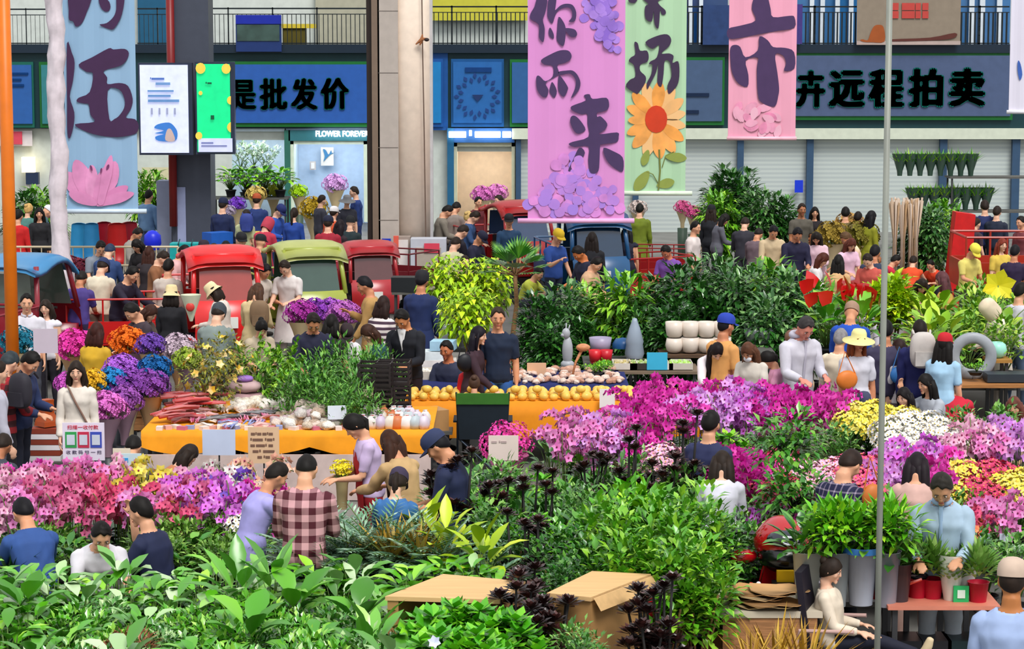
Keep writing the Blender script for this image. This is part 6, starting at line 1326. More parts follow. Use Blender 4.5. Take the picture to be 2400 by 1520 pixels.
# backs of the hall, small figures
FAR = [
 (1872, 535, 1.76, 'down', 8, '#1d1b38', '#1d1b30', 'short', 'shirt', None, 'person in a dark navy hoodie in the crowd above the trees'),
 (1912, 545, 1.62, 'down', -15, '#e4c0cc', '#a89c90', 'verylong', 'shirt', None, 'person in a pale pink top with long dark hair'),
 (1815, 530, 1.68, 'down', 5, '#cbb490', '#6a5c4c', 'short', 'shirt', None, 'person in a beige jacket left of the navy hoodie'),
 (1818, 566, 1.6, 'sitlean', -20, '#2c4444', '#2c2c34', 'short', 'tee', None, 'person in dark green bending below the beige jacket'),
 (1974, 545, 1.66, 'down', -70, '#e9c8a6', '#d8b898', 'short', 'shirt', None, 'person in a peach shirt facing left', dict(hc='#5a4028')),
 (2000, 560, 1.6, 'down', 20, '#e3b8cc', '#c86a80', 'long', 'tee', None, 'person in a light pink top with brown hair', dict(hc='#5a2c20')),
 (1938, 594, 1.58, 'down', 80, '#dcd4d4', '#6a5c54', 'long', 'shirt', None, 'person in white with reddish brown hair', dict(hc='#4a2014')),
 (1966, 598, 1.6, 'stand', 160, '#d5aa78', '#5a4c44', 'verylong', 'tee', None, 'person in a tan top with a dark bag strap'),
 (2030, 596, 1.6, 'down', -30, '#c8584c', '#e0d8e4', 'short', 'tee', None, 'person in a salmon red top beside the grey pole'),
 (2052, 575, 1.66, 'stand', 150, '#2f3a52', '#2f3a52', 'short', 'shirt', None, 'person in a slate jacket directly behind the grey pole'),
 (1470, 530, 1.66, 'stand', 170, '#1a1b30', '#20243c', 'verylong', 'vest', None, 'person with long black hair and white sleeves below the green banner', dict(hc='#141012')),
 (1312, 540, 1.7, 'phone', 40, '#2a4c96', '#20283c', 'none', 'tee', 'cap', 'person in blue with a yellow cap under the pink banner', dict(hatc='#d8b428')),
 (1346, 578, 1.72, 'down', -60, '#191d34', '#191d2c', 'short', 'tee', None, 'person in dark navy with orange-tinted face under the pink banner', dict(skin='#c4703c')),
 (1388, 545, 1.72, 'stand', 172, '#15161c', '#15161c', 'long', 'shirt', None, 'person in black under the right part of the pink banner'),
 (1408, 604, 1.6, 'down', 60, '#c8a07c', '#3a3030', 'short', 'tee', None, 'person in light brown below the black-clad one'),
 (1268, 628, 1.55, 'squat', 60, '#c6cf4c', '#3a3c48', 'short', 'tee', None, 'person in a lime yellow tee crouching by the fan palm'),
 (1556, 576, 1.62, 'down', -30, '#7a4ca0', '#3a2a34', 'short', 'tee', None, 'person in purple and brown bending under the green banner', dict(skin='#c07050')),
 (1632, 520, 1.62, 'stand', 60, '#dcd0cc', '#5a3a34', 'short', 'tee', None, 'person in white behind the red open cart'),
 (1668, 482, 1.66, 'stand', 165, '#12141c', '#12141c', 'long', 'shirt', 'beanie', 'person all in black with a banded cap by the tall plants', dict(hatc='#101018')),
 (1706, 502, 1.6, 'down', 100, '#5c5c66', '#3a3a44', 'long', 'shirt', None, 'person in grey bending beside the black-clad pair'),
 (1748, 510, 1.64, 'down', 165, '#2c2a34', '#2c2a34', 'short', 'shirt', None, 'person in a charcoal jacket among the tall green plants'),
 (1782, 535, 1.55, 'down', 150, '#6a5860', '#2c2a34', 'short', 'shirt', None, 'person in a dusky striped top right of the charcoal jacket'),
 (1880, 478, 1.72, 'stand', 10, '#5c564c', '#3a3a3c', 'short', 'tee', None, 'person in drab olive before the dark blue shutter post', dict(skin='#a86c48')),
 (1910, 486, 1.62, 'stand', 0, '#20181c', '#20181c', 'long', 'shirt', None, 'person in black right of the drab olive one'),
 (1982, 486, 1.7, 'stand', 170, '#6a5a34', '#3a3428', 'short', 'shirt', None, 'person in brown with black hair before the large shutter'),
 (2012, 497, 1.6, 'stand', 150, '#443c30', '#3a3428', 'short', 'tee', None, 'person with black hair, the smaller one before the large shutter'),
 (2044, 495, 1.7, 'stand', 120, '#8a8c1c', '#5c601c', 'long', 'coat', None, 'person in an olive yellow coat left of the grey pole'),
 (2308, 470, 1.76, 'stand', 175, '#1c2858', '#1c2448', 'short', 'shirt', None, 'person in a navy shirt seen from behind at the far right'),
 (2338, 484, 1.66, 'stand', 150, '#1c2438', '#1c2438', 'short', 'shirt', None, 'person in dark blue beside the yellow star flower'),
 (2392, 508, 1.66, 'stand', -60, '#7a3a40', '#3a2a34', 'short', 'shirt', None, 'person at the right edge above the rust red cart'),
 (2290, 512, 1.5, 'stand', 120, '#3a2a34', '#3a2a34', 'short', 'tee', None, 'person with dark hair between the red cloth and navy shirt'),
 (2350, 560, 1.6, 'stand', 20, '#d8b84c', '#3a2a34', 'long', 'tee', None, 'person in yellow behind the bars of the rust red cart', dict(hc='#7a3020')),
 (2290, 575, 1.6, 'down', 30, '#d8c86a', '#3a2a34', 'short', 'tee', 'cap', 'person in pale yellow behind the cart bars', dict(hatc='#e6d64c')),
 (2380, 575, 1.6, 'stand', 150, '#2a1c3c', '#3a2a34', 'short', 'tee', None, 'person in dark violet behind the rightmost cart bar'),
 (2106, 598, 1.5, 'squat', 100, '#c8283c', '#2a2c44', 'short', 'tee', None, 'person in red and navy right of the grey pole'),
 (2142, 600, 1.5, 'squat', 160, '#e04c20', '#2a2c34', 'short', 'vest', None, 'person in a bright orange vest by the dry stalks'),
 (2178, 610, 1.4, 'squat', -40, '#dc4420', '#2a2c34', 'short', 'tee', None, 'person in orange red right of the bright orange vest'),
 # left of the column
 (524, 466, 1.76, 'stand', 160, '#18244c', '#18244c', 'short', 'shirt', 'cap', 'person in a broad navy jacket and navy cap before the flower shop', dict(hatc='#141c3c')),
 (602, 456, 1.72, 'stand', 175, '#20346c', '#20346c', 'short', 'shirt', 'cap', 'person in dark blue with a brick red cap at the flower shop', dict(hatc='#b0502c')),
 (578, 492, 1.6, 'stand', 150, '#b6b98c', '#2c3c7c', 'short', 'tee', None, 'person in a pale green top with blue backpack at the shop'),
 (664, 482, 1.7, 'down', 60, '#2850a8', '#1c2c5c', 'short', 'shirt', 'cap', 'person in bright blue wearing a dark blue cap', dict(hatc='#18245c')),
 (690, 488, 1.66, 'stand', 165, '#1d4090', '#1c2c4c', 'pony', 'shirt', None, 'person in a royal blue jacket with dark ponytail'),
 (634, 512, 1.68, 'down', 150, '#b83048', '#8a6c54', 'none', 'coat', 'hood', 'person in a crimson hooded coat near the shop', dict(hatc='#b4384c')),
 (770, 508, 1.72, 'stand', 170, '#9c1c30', '#7c1c2c', 'short', 'coat', 'cap', 'person in a dark red coat and navy cap above the olive cart', dict(hatc='#181c34')),
 (798, 516, 1.62, 'stand', 140, '#2c1c24', '#2c1c24', 'verylong', 'shirt', None, 'person in dark brown right of the dark red coat', dict(hc='#1c1218')),
 (784, 486, 1.6, 'stand', 150, '#d8542c', '#5c2c24', 'short', 'tee', 'cap', 'person in an orange top wearing a white cap', dict(hatc='#e8e4e4')),
 (822, 508, 1.6, 'stand', 165, '#1c2c30', '#1c2c30', 'none', 'tee', 'beanie', 'person in black by the green stand near the column', dict(hatc='#16181c')),
 (828, 438, 1.7, 'stand', -80, '#1c3470', '#1c2c5c', 'short', 'shirt', None, 'person in blue inside the pale blue shop'),
 (756, 458, 1.6, 'stand', 120, '#3c3c48', '#3c3c48', 'short', 'shirt', None, 'person with dark hair by the yellow flower bucket'),
 (814, 460, 1.6, 'stand', 20, '#2c2c38', '#2c2c38', 'short', 'tee', 'sun', 'person in a grey hat near the pale blue shop', dict(hatc='#7a7a7c')),
 (350, 446, 1.72, 'stand', 150, '#6a8cb4', '#4c5c7c', 'short', 'shirt', None, 'person in a grey blue shirt right of the lily banner'),
 (44, 492, 1.7, 'stand', 160, '#c81c1c', '#c81c1c', 'short', 'coat', None, 'person in a bright red coat beside the orange pole'),
 (68, 478, 1.66, 'stand', 150, '#4c7c74', '#2c4c4c', 'bun', 'shirt', None, 'person in a muted green top right of the bright red coat', dict(hc='#c8a060')),
 (92, 488, 1.68, 'stand', 8, '#1c1c20', '#1c1c20', 'long', 'shirt', None, 'person in black between the green and blue tops at far left'),
 (120, 484, 1.7, 'down', 120, '#3c4c9c', '#2c3c6c', 'none', 'shirt', 'cap', 'person in indigo with a white cap at far left', dict(hatc='#dcdce4')),
 (104, 510, 1.5, 'down', 170, '#4c6474', '#2c3c4c', 'none', 'coat', 'hood', 'person in a slate teal hooded coat at far left', dict(hatc='#4a6a70')),
 (330, 535, 1.6, 'down', 60, '#9c948c', '#3c3c44', 'short', 'shirt', None, 'person in a light grey top leaning below the lily banner'),
 (238, 566, 1.7, 'down', 20, '#7c8490', '#3c4c6c', 'short', 'tee', None, 'person in a grey tee with black hair left of the navy back'),
 (262, 572, 1.68, 'down', 165, '#2c4474', '#2c3c5c', 'short', 'shirt', None, 'person in a blue shirt bending behind the maroon flowers', dict(hc='#28344c')),
 (314, 562, 1.66, 'down', -30, '#181418', '#181418', 'long', 'shirt', None, 'person in black with orange earring right of the blue shirt'),
 (350, 578, 1.6, 'stand', 170, '#2c2428', '#b09c88', 'verylong', 'vest', None, 'person with very long brown hair and beige sleeves', dict(hc='#3c2018')),
 (396, 608, 1.64, 'stand', 165, '#c8bcb0', '#8c847c', 'short', 'shirt', None, 'person in a cream jacket behind the blue seat'),
 (392, 590, 1.6, 'down', 80, '#8c5c3c', '#5c4c44', 'short', 'tee', None, 'person with dark brown hair right of the very long hair'),
 (440, 576, 1.66, 'down', 60, '#d8a8a8', '#8c6c6c', 'short', 'shirt', None, 'person in a pink top left of the red cart cab'),
 (478, 566, 1.66, 'stand', 170, '#ac4c34', '#5c3c34', 'short', 'tee', 'beanie', 'person in a dark cap above the red cab roof', dict(hatc='#2c1c28')),
 (502, 572, 1.6, 'stand', 150, '#c8b478', '#5c3c34', 'short', 'tee', None, 'person in a straw coloured top above the red cab'),
 (530, 566, 1.6, 'stand', 160, '#c4b27c', '#3c3c34', 'short', 'tee', None, 'person with black hair right above the red cab roof'),
 (566, 548, 1.7, 'stand', 20, '#1c1c24', '#1c1c24', 'none', 'shirt', 'cap', 'person in a black jacket and wide black cap by the olive cart', dict(hatc='#121218')),
 (612, 552, 1.66, 'stand', 150, '#20242c', '#20242c', 'none', 'shirt', 'cap', 'person in dark clothes and black cap above the olive cart', dict(hatc='#15151c')),
 (552, 620, 1.62, 'down', -20, '#c87848', '#8c6c54', 'short', 'vest', None, 'person in an orange brown top right of the red cab door'),
 (246, 608, 1.68, 'down', 165, '#d8ccb4', '#5c5448', 'short', 'shirt', 'cap', 'person in a cream jacket with navy cap behind the red bed', dict(hatc='#223058')),
 (318, 626, 1.68, 'reach', 60, '#20182c', '#2c2434', 'short', 'shirt', None, 'person in a dark plum jacket leaning over the red bed'),
 (195, 636, 1.6, 'down', 170, '#4c3c84', '#2c2444', 'short', 'tee', None, 'person in a violet shirt behind the maroon rack'),
 (72, 608, 1.62, 'stand', 0, '#a8542c', '#4c3c34', 'short', 'tee', None, 'person whose black hair shows above the blue cart roof'),
 # right of the column
 (1058, 482, 1.72, 'down', 100, '#7c7468', '#4c4c44', 'short', 'shirt', None, 'person in a grey khaki jacket just right of the column'),
 (1074, 474, 1.72, 'down', 150, '#8c8078', '#4c4c44', 'short', 'shirt', None, 'person in a mouse grey jacket second right of the column'),
 (1098, 496, 1.6, 'stand', 150, '#1c2c5c', '#1c2c4c', 'bun', 'shirt', None, 'person in indigo third right of the column', dict(hc='#c8a868')),
 (1122, 496, 1.66, 'down', 80, '#34507c', '#2c3c5c', 'short', 'shirt', None, 'person in denim blue left of the dark red cart'),
 (1122, 462, 1.6, 'stand', 30, '#5c1c24', '#3c1c24', 'short', 'tee', None, 'person with dark hair beneath the pink flower bucket'),
 (1168, 458, 1.66, 'stand', -60, '#d8d0cc', '#5c5450', 'short', 'tee', None, 'person in white right of the pink flower bucket'),
 (1193, 504, 1.66, 'stand', 0, '#1c3c5c', '#1c2c3c', 'none', 'tee', 'cap', 'person in blue seen through the dark red cart windscreen', dict(hatc='#101018')),
 (1094, 528, 1.7, 'down', 120, '#1c1824', '#1c1824', 'short', 'shirt', None, 'person in a black jacket below the khaki jackets'),
 (1136, 545, 1.6, 'down', 60, '#24243c', '#1c1824', 'none', 'shirt', 'cap', 'person in midnight blue with a dark cap left of the cart', dict(hatc='#1c1c34')),
 (1074, 556, 1.66, 'down', 150, '#c8c49c', '#8c846c', 'short', 'shirt', None, 'person in a pale olive jacket behind the lime shrub'),
 (1090, 600, 1.5, 'stand', 20, '#a8846c', '#5c4c44', 'short', 'tee', None, 'person in brown just above the lime shrub'),
 (1400, 560, 1.5, 'sit', -30, '#20142c', '#20142c', 'long', 'tee', None, 'person in dark purple at the centre under the pink banner'),
 (1500, 478, 1.66, 'stand', 165, '#6c7c1c', '#5c6c1c', 'short', 'coat', None, 'person in an olive green coat below the green banner', dict(hc='#14140f')),
]
ppl(FAR)
# ---------------------------------------------------------------- seated woman at lower right and her chair
SEAT = person(1956, 1310, 1.36, 'lounge', 72, '#dccdb8', '#171a2c', 'bun', 'shirt', None, 'person in a cream blouse reclining in an office chair with legs stretched out', True, vox=.012, shoe='#d8c29c', z0=.3)
e0 = SEAT[0]; e = empty('office_chair', (e0.location.x, e0.location.y, 0), 72, 'black office chair with metal arms under the reclining person', 'chair')
_b = SEAT[1]['base'] * SEAT[2]; _b.z += .3
m = MB(); m.box((_b.x, _b.y + .02, _b.z - .14), (.46, .48, .07)); m.build('seat', M('#1a1520', .5), e)
m = MB(); m.prism([(-.22, 0), (.22, 0), (.2, .62), (-.2, .62)], depth=.05, fm=lambda u, v, w: (_b.x + u, _b.y + .12 + v * .14 + w, _b.z - .08 + v)); m.build('backrest', M('#191322', .6), e)
for s_ in (-1, 1):
    m = MB(); m.tube([(_b.x + s_ * .25, _b.y + .25, _b.z - .1), (_b.x + s_ * .27, _b.y + .2, _b.z + .12), (_b.x + s_ * .27, _b.y - .2, _b.z + .14)], .016, 8); m.build('armrest', M('#c9a49c', .4), e)
    for t_ in (-1, 1): MB().tube([(_b.x, _b.y, _b.z - .2), (_b.x + s_ * .26, _b.y + t_ * .26, .03)], .016, 8).build('leg', M('#2a2630', .4), e)
MB().tube([(_b.x, _b.y, _b.z - .16), (_b.x, _b.y, _b.z - .3)], .03, 8).build('column_stem', M('#2a2630', .4), e)
# ---------------------------------------------------------------- plants on their benches
NOCLEAR = []
def clear(x, y, r=.3): return all((x - a) ** 2 + (y - b) ** 2 > r * r for a, b in PEOPLE)
def one(key, fn, px, py, ztop, h, label, cat='plant', group=None, base=None, s=None, d=None, **k):
    """a plant whose top shows at (px, py) at height ztop; h = own height of the archetype"""
    a = A(key, fn) if fn else _arch[key]; p = P(px, py, ztop)
    if s is None: s = 1
    zb = ztop - h * s if base is None else base
    return put(a, (p.x, p.y, zb), label, cat, group, s=s, **k)
def field(px0, px1, pyf, pyb, ztop, zb, dx, dy, pick, clr=.3, jit=.06, inside=None, srange=(.88, 1.12), nm='potted_plant', cat='plant', seed=1, bl=None):
    random.seed(seed); yf = P(1200, pyf, ztop).y; yb = P(1200, pyb, ztop).y; y = yf; k = 0; xs = []; n = 0
    while y <= yb + 1e-6:
        x = D(px0, 700, y).x + (dx / 2 if k % 2 else 0); x1 = D(px1, 700, y).x
        while x <= x1:
            xx, yy = x + rnd(-jit, jit), y + rnd(-jit, jit)
            pxx = 1200 + xx / yy * F * math.cos(TH) * 1.0; pyy = pyf + (pyb - pyf) * (y - yf) / max(1e-6, yb - yf)
            if clear(xx, yy, clr) and (inside is None or inside(pxx, pyy)):
                r = pick(pxx, pyy, n)
                if r:
                    arch, label, group, s_ = r; put(arch, (xx, yy, zb), label, cat, group, nm, s=s_ * rnd(*srange)); n += 1
            x += dx
        y += dy; k += 1
    if bl:
        segs = bl if isinstance(bl, list) else [(px0, px1, bl)]
        for a_, b_, l_ in segs: bench('plant_bench', D(a_, 700, (yf + yb) / 2).x, D(b_, 700, (yf + yb) / 2).x, yf - .15, yb + .15, zb, l_)
    return n
# orchid kinds by colour
OC = {'magenta': ('#c80c8e', '#e03cb4'), 'hotpink': ('#dc1ca4', '#ee5cc4'), 'pink': ('#e66cbc', '#f0a0d6'), 'palepink': ('#ec98c2', '#f8ccdc'), 'rose': ('#c23c74', '#dd7ca4'),
      'coral': ('#de3c74', '#ee6c90'), 'yellow': ('#e4cf2a', '#f2e67c'), 'plum': ('#8c1260', '#c04c98'), 'peach': ('#e8a48c', '#f4ccb0'), 'white': ('#ece6de', '#f8f4ee'),
      'violet': ('#5e30b4', '#9470dc'), 'orchid': ('#cf4ad6', '#ee98ec'), 'lilac': ('#d27ce0', '#ecb4ee'), 'crimson': ('#b4124c', '#dc4878'), 'orange': ('#dd5a30', '#f09060')}
def O(c, v=0): return A('orchid_%s_%d' % (c, v), lambda: orchid(11 + v, 4, 9, OC[c][0], .52, h2=OC[c][1], bend=.22 - .05 * v, r=.056))
def B(c, v=0): return A('bloom_%s_%d' % (c, v), lambda: bloombush(21 + v, OC[c][0], 84, .19, .16, .42, h2=OC[c][1], r=.036))
CN = {'magenta': 'deep magenta', 'hotpink': 'hot pink', 'pink': 'lilac pink', 'palepink': 'pale pink', 'rose': 'dusty rose', 'coral': 'coral pink', 'yellow': 'bright yellow', 'plum': 'dark plum', 'peach': 'peach coloured',
      'white': 'creamy white', 'violet': 'blue violet', 'orchid': 'vivid mauve', 'lilac': 'soft lilac', 'crimson': 'crimson', 'orange': 'orange red'}
def nearest(seeds, x, y): return min(seeds, key=lambda s: ((s[0] - x) / 1.0) ** 2 + ((s[1] - y) * 1.6) ** 2)[2]
# left band of orchids
SL = [(20, 1072, 'hotpink'), (70, 1075, 'hotpink'), (30, 1110, 'palepink'), (70, 1140, 'pink'), (130, 1090, 'pink'), (200, 1080, 'pink'), (120, 1125, 'rose'), (180, 1140, 'rose'), (240, 1110, 'coral'), (265, 1135, 'coral'), (230, 1090, 'pink'), (250, 1080, 'palepink'),
      (320, 1085, 'yellow'), (370, 1085, 'yellow'), (300, 1115, 'yellow'), (345, 1110, 'yellow'), (330, 1145, 'pink'), (405, 1080, 'plum'), (425, 1100, 'orchid'), (455, 1085, 'palepink'), (475, 1105, 'peach'), (450, 1120, 'rose'), (520, 1085, 'white'), (560, 1085, 'white'), (545, 1110, 'violet'),
      (610, 1100, 'peach'), (640, 1090, 'peach'), (600, 1135, 'magenta'), (480, 1145, 'orchid'), (520, 1150, 'orchid'), (400, 1145, 'coral'), (560, 1150, 'white'), (590, 1150, 'white')]
def pkL(x, y, n):
    c = nearest(SL, x, y); f = B if (c in ('yellow', 'white', 'peach') and n % 2) else O
    return f(c, n % 2), CN[c] + ' flowering plant in the long flower band left of the checked shirt', CN[c] + ' plants in the left flower band', 1.05
field(-30, 640, 1150, 1076, 1.15, .42, .2, .26, pkL, .34, seed=5, inside=lambda x, y: True, bl='low bench under the left flower band')
# right magenta block
SM = [(1510, 900, 'magenta'), (1600, 905, 'hotpink'), (1650, 900, 'magenta'), (1690, 930, 'lilac'), (1720, 905, 'lilac'), (1790, 900, 'hotpink'), (1830, 920, 'magenta'), (1900, 920, 'magenta'), (1960, 930, 'hotpink'), (1980, 920, 'magenta'), (1750, 930, 'orchid')]
field(1468, 1995, 945, 900, 1.3, .56, .21, .27, lambda x, y, n: (O(nearest(SM, x, y), n % 2), CN[nearest(SM, x, y)] + ' orchid in the big block right of the orange table', CN[nearest(SM, x, y)] + ' orchids of the big right block', 1.08), .25, seed=6, inside=lambda x, y: True, bl='bench under the big magenta orchid block')
SP = [(1340, 990, 'pink'), (1400, 975, 'pink'), (1450, 980, 'lilac'), (1510, 985, 'magenta')]
field(1325, 1535, 1015, 972, 1.3, .6, .21, .26, lambda x, y, n: (O(nearest(SP, x, y), n % 2), CN[nearest(SP, x, y)] + ' orchid in the group below the orange cloth', CN[nearest(SP, x, y)] + ' orchids below the orange cloth', 1.1), .25, seed=7, bl='bench under the pink orchid group')
SR = [(2060, 940, 'yellow'), (2030, 950, 'yellow'), (2095, 935, 'yellow'), (2130, 985, 'white'), (2180, 975, 'white'), (2220, 990, 'white'), (2210, 1010, 'white'), (2290, 1010, 'palepink'), (2320, 1015, 'pink'), (2370, 990, 'lilac'), (2390, 1010, 'lilac')]
def pkR(x, y, n):
    c = nearest(SR, x, y); return (B if c in ('white', 'yellow') else O)(c, n % 2), CN[c] + ' flowers in the row before the seated people at right', CN[c] + ' plants of the upper right row', 1.1
field(2012, 2125, 965, 938, 1.3, .66, .24, .26, pkR, .25, seed=8, bl='bench under the yellow blossoms')
field(2105, 2240, 1008, 975, 1.25, .62, .24, .26, pkR, .25, seed=9, bl='bench under the white blossoms')
field(2262, 2420, 1030, 992, 1.25, .56, .2, .26, pkR, .25, seed=10, bl='bench under the lilac blossoms at the right edge')
S3 = [(1590, 1060, 'palepink'), (1750, 1060, 'magenta'), (1800, 1050, 'crimson'), (1830, 1070, 'crimson'), (1880, 1070, 'palepink'), (1950, 1060, 'palepink'), (1990, 1050, 'coral'), (2040, 1060, 'coral'), (2090, 1060, 'lilac'), (2120, 1070, 'lilac'), (2170, 1060, 'orchid'), (2210, 1070, 'hotpink'), (2250, 1075, 'yellow'), (2310, 1070, 'crimson'), (2340, 1090, 'crimson'), (2380, 1095, 'yellow')]
def pk3(x, y, n):
    c = nearest(S3, x, y); return (B if c in ('palepink', 'coral', 'yellow', 'crimson') else O)(c, n % 2), CN[c] + ' flowers in the middle right row behind the checked navy shirt', CN[c] + ' plants of the middle right row', 1.08
field(1560, 1640, 1075, 1050, 1.2, .6, .24, .28, pk3, .25, seed=11, bl='bench under the pale pink blossoms by the navy tee')
field(1722, 2420, 1105, 1048, 1.2, .5, .21, .28, pk3, .34, seed=12, bl='long bench under the middle right flower row')
S4 = [(1780, 1160, 'orchid'), (1915, 1160, 'hotpink'), (2050, 1200, 'lilac'), (2120, 1200, 'lilac'), (2290, 1190, 'orange'), (2320, 1200, 'coral'), (2350, 1190, 'pink'), (2390, 1185, 'pink')]
def pk4(x, y, n):
    c = nearest(S4, x, y); return (B if c == 'orange' else O)(c, n % 2), CN[c] + ' flowers low down near the light blue shirt', CN[c] + ' plants of the low right row', .95
for a, b in ((1755, 1810), (1890, 1935), (2040, 2060), (2255, 2420)): field(a, b, 1215, 1188, 1.0, .45, .2, .24, pk4, .3, seed=a)
bench('plant_bench', D(2240, 700, 19.7).x, D(2430, 700, 19.7).x, 19.2, 20.3, .45, 'low bench under the orange and pink flowers at right')
# ---- foreground leaves
GV = M('#58aa18', .25, 'leaf', h2='#c2dca4', spec=1); BR = [lambda: broad(46, .2, .1, .34, .26, G1, 1, .35), lambda: broad(42, .17, .08, .34, .26, GV, 2, .5), lambda: broad(50, .16, .075, .3, .27, M('#4f9f22', .3, 'leaf', h2='#86c43c', spec=.8), 3, .5), lambda: broad(34, .22, .1, .36, .24, M('#56a028', .28, 'leaf', h2='#c8dcb0', spec=1), 4, .6)]
SMALLF = [lambda: bush(520, .27, .2, .36, .07, .034, M('#58b01a', .25, 'leaf', h2='#b4e45c', spec=1), 61, 6, (.11, .14)), lambda: bush(480, .27, .22, .36, .06, .03, M('#429222', .25, 'leaf', h2='#c4e09c', spec=1), 62, 6, (.11, .14))]
def pkF(x, y, n):
    if 150 < x < 900 and y > 1400 and n % 5: return A('smallf%d' % (n % 2), SMALLF[n % 2]), 'fine-leaved green pot plant in the lower left mass', 'fine-leaved plants lower left', 1
    k = (n * 7 // 3) % 4; return A('broad%d' % k, BR[k]), 'broad glossy leaved plant in the lower left mass, leaf form %s' % ('arching wide', 'upright dark', 'small bright', 'large pale')[k], 'glossy foliage plants lower left, %s' % ('wide', 'dark', 'bright', 'pale')[k], 1.02
field(-60, 925, 1545, 1302, 1.0, .38, .36, .36, pkF, .3, .05, seed=20, bl='long low bench under the glossy foliage plants')
# lighter big-leaf clumps and the brown dry one
for i, (px, py, zt, k_, lb) in enumerate(((560, 1300, 1.15, 4, 'tall pale green plant with long pointed leaves in front of the checked shirt'), (690, 1330, 1.1, 5, 'pale big-leaf plant just below the checked shirt'), (640, 1290, 1.15, 4, 'long-leaf green plant left below the checked shirt'), (580, 1390, 1.12, 5, 'large smooth green leaf clump in the lower left'), (840, 1360, 1.08, 5, 'bright wavy-leaf plant left of the cardboard boxes'), (870, 1430, 1.05, 4, 'tall leaf clump against the left cardboard box'), (60, 1330, 1.12, 5, 'large leaf clump at the far lower left'))):
    one('light%d' % k_, (lambda: broad(18, .4, .13, .36, .2, M('#5fae2a', .3, 'leaf', h2='#a9d86a', spec=.8), 14, 1.0, .3)) if k_ == 4 else (lambda: broad(16, .36, .19, .3, .2, M('#4f9d1c', .35, 'leaf', h2='#7cc02c', spec=.6), 15, .7, .3)), px, py + 25, zt, .62, lb, s=.85)
one('dry', lambda: bush(420, .2, .12, .26, .07, .02, M('#8c5230', .6, 'leaf', h2='#c08a62'), 66, 6, (.11, .14)), 292, 1488, .95, .38, 'reddish brown dry plant at the bottom left')
# grass tufts beside the blue tee
for i, (px, py) in enumerate(((60, 1225), (95, 1240), (20, 1250))): one('tuft', lambda: spiky(40, .42, .02, G3, 33, (.09, .12), .5), px, py, 1.0, .5, ['dark grassy tuft right of the blue tee', 'dark grassy tuft further right of the blue tee', 'dark grassy tuft in front of the blue tee'][i])
# vines and pots between orchids and foreground
def pkV(x, y, n):
    return A('vine%d' % (n % 2), (lambda: bush(380, .22, .16, .34, .06, .03, M('#5a8c2a', .35, 'leaf', h2='#9cc45a'), 71, 7, (.12, .14))) if n % 2 else (lambda: broad(30, .15, .07, .2, .2, G2, 72))), 'small green trailing plant between the orchids and the foreground leaves, %s' % ('fine' if n % 2 else 'broad'), 'trailing plants below the left flower band', 1
field(90, 640, 1250, 1195, .95, .42, .28, .3, pkV, .38, seed=22, inside=lambda x, y: not (190 < x < 340), bl='low bench under the trailing plants')
for i, px in enumerate((600, 520)):
    x, y = atz(px, 1275, .55); m = MB(); m.lathe([(.2, 0), (.27, .1), (.28, .12), (.25, .12), (.18, .03), (.001, .03)], n=24, cap=False); o = m.build('black_basin', M('#101214', .3), None, True, (x, y - .1, .55)); tag(o, ['wide black plastic basin nearest the lavender shirt', 'wide black plastic basin left of the other one'][i], 'basin')
    bench('plant_stand', x - .2, x + .2, y - .3, y + .1, .55, ['low stand under the basin nearest the lavender shirt', 'low stand under the left basin'][i])
# ---- centre front
MP = M('#6c9c76', .45, 'leaf', h2='#b8d4b8'); FP = lambda: frondpalm(36, .56, MP, 5, low=.3)
for i, (px, py, zt, lb) in enumerate(((735, 1215, 1.15, 'blue-green feathery palm in front of the checked shirt'), (820, 1205, 1.22, 'blue-green feathery palm under the camel coat'), (890, 1200, 1.25, 'blue-green feathery palm in front of the blue top'), (1010, 1225, 1.2, 'blue-green feathery palm behind the golden spiky plant'), (770, 1270, 1.05, 'low feathery palm at the foot of the checked shirt'), (1110, 1290, 1.0, 'feathery palm left of the dark rosettes'))):
    one('fpalm', FP, px, py, zt, .68, lb)
GO2 = M('#d8aa3c', .45, 'leaf', h2='#f0e08c')
one('cordy', lambda: spiky(90, .4, .03, GO2, 41, (.1, .13), .3, .12), 918, 1212, 1.22, .5, 'golden yellow spiky plant, the left one of two before the palms')
one('cordy', None, 982, 1208, 1.22, .5, 'golden orange spiky plant, the right one of two before the palms')
YG = M('#a4c414', .35, 'leaf', h2='#d9e43a'); YL = lambda: broad(20, .27, .12, .42, .16, YG, 44, 1.0, .3)
for i, (px, py, lb) in enumerate(((1000, 1165, 'yellow-green broad leaf plant nearest the blue top'), (1045, 1190, 'yellow-green broad leaf plant, middle of three'), (1130, 1215, 'yellow-green broad leaf plant nearest the dark rosettes'))): one('yleaf', YL, px, py, 1.3, .72, lb)
for i, (px, py, lb) in enumerate(((1040, 1290, 'mid green leafy plant just behind the left cardboard box'), (1100, 1300, 'mid green leafy plant behind the box gap'), (1160, 1310, 'mid green leafy plant left of the dark trunk'), (960, 1310, 'mid green leafy plant behind the left box corner'))): one('broad%d' % (i % 3), None, px, py, 1.1, .62, lb)
bench('plant_bench', D(700, 700, 17.9).x, D(1230, 700, 17.9).x, 17.2, 18.5, .5, 'low bench under the palms and golden spiky plants')
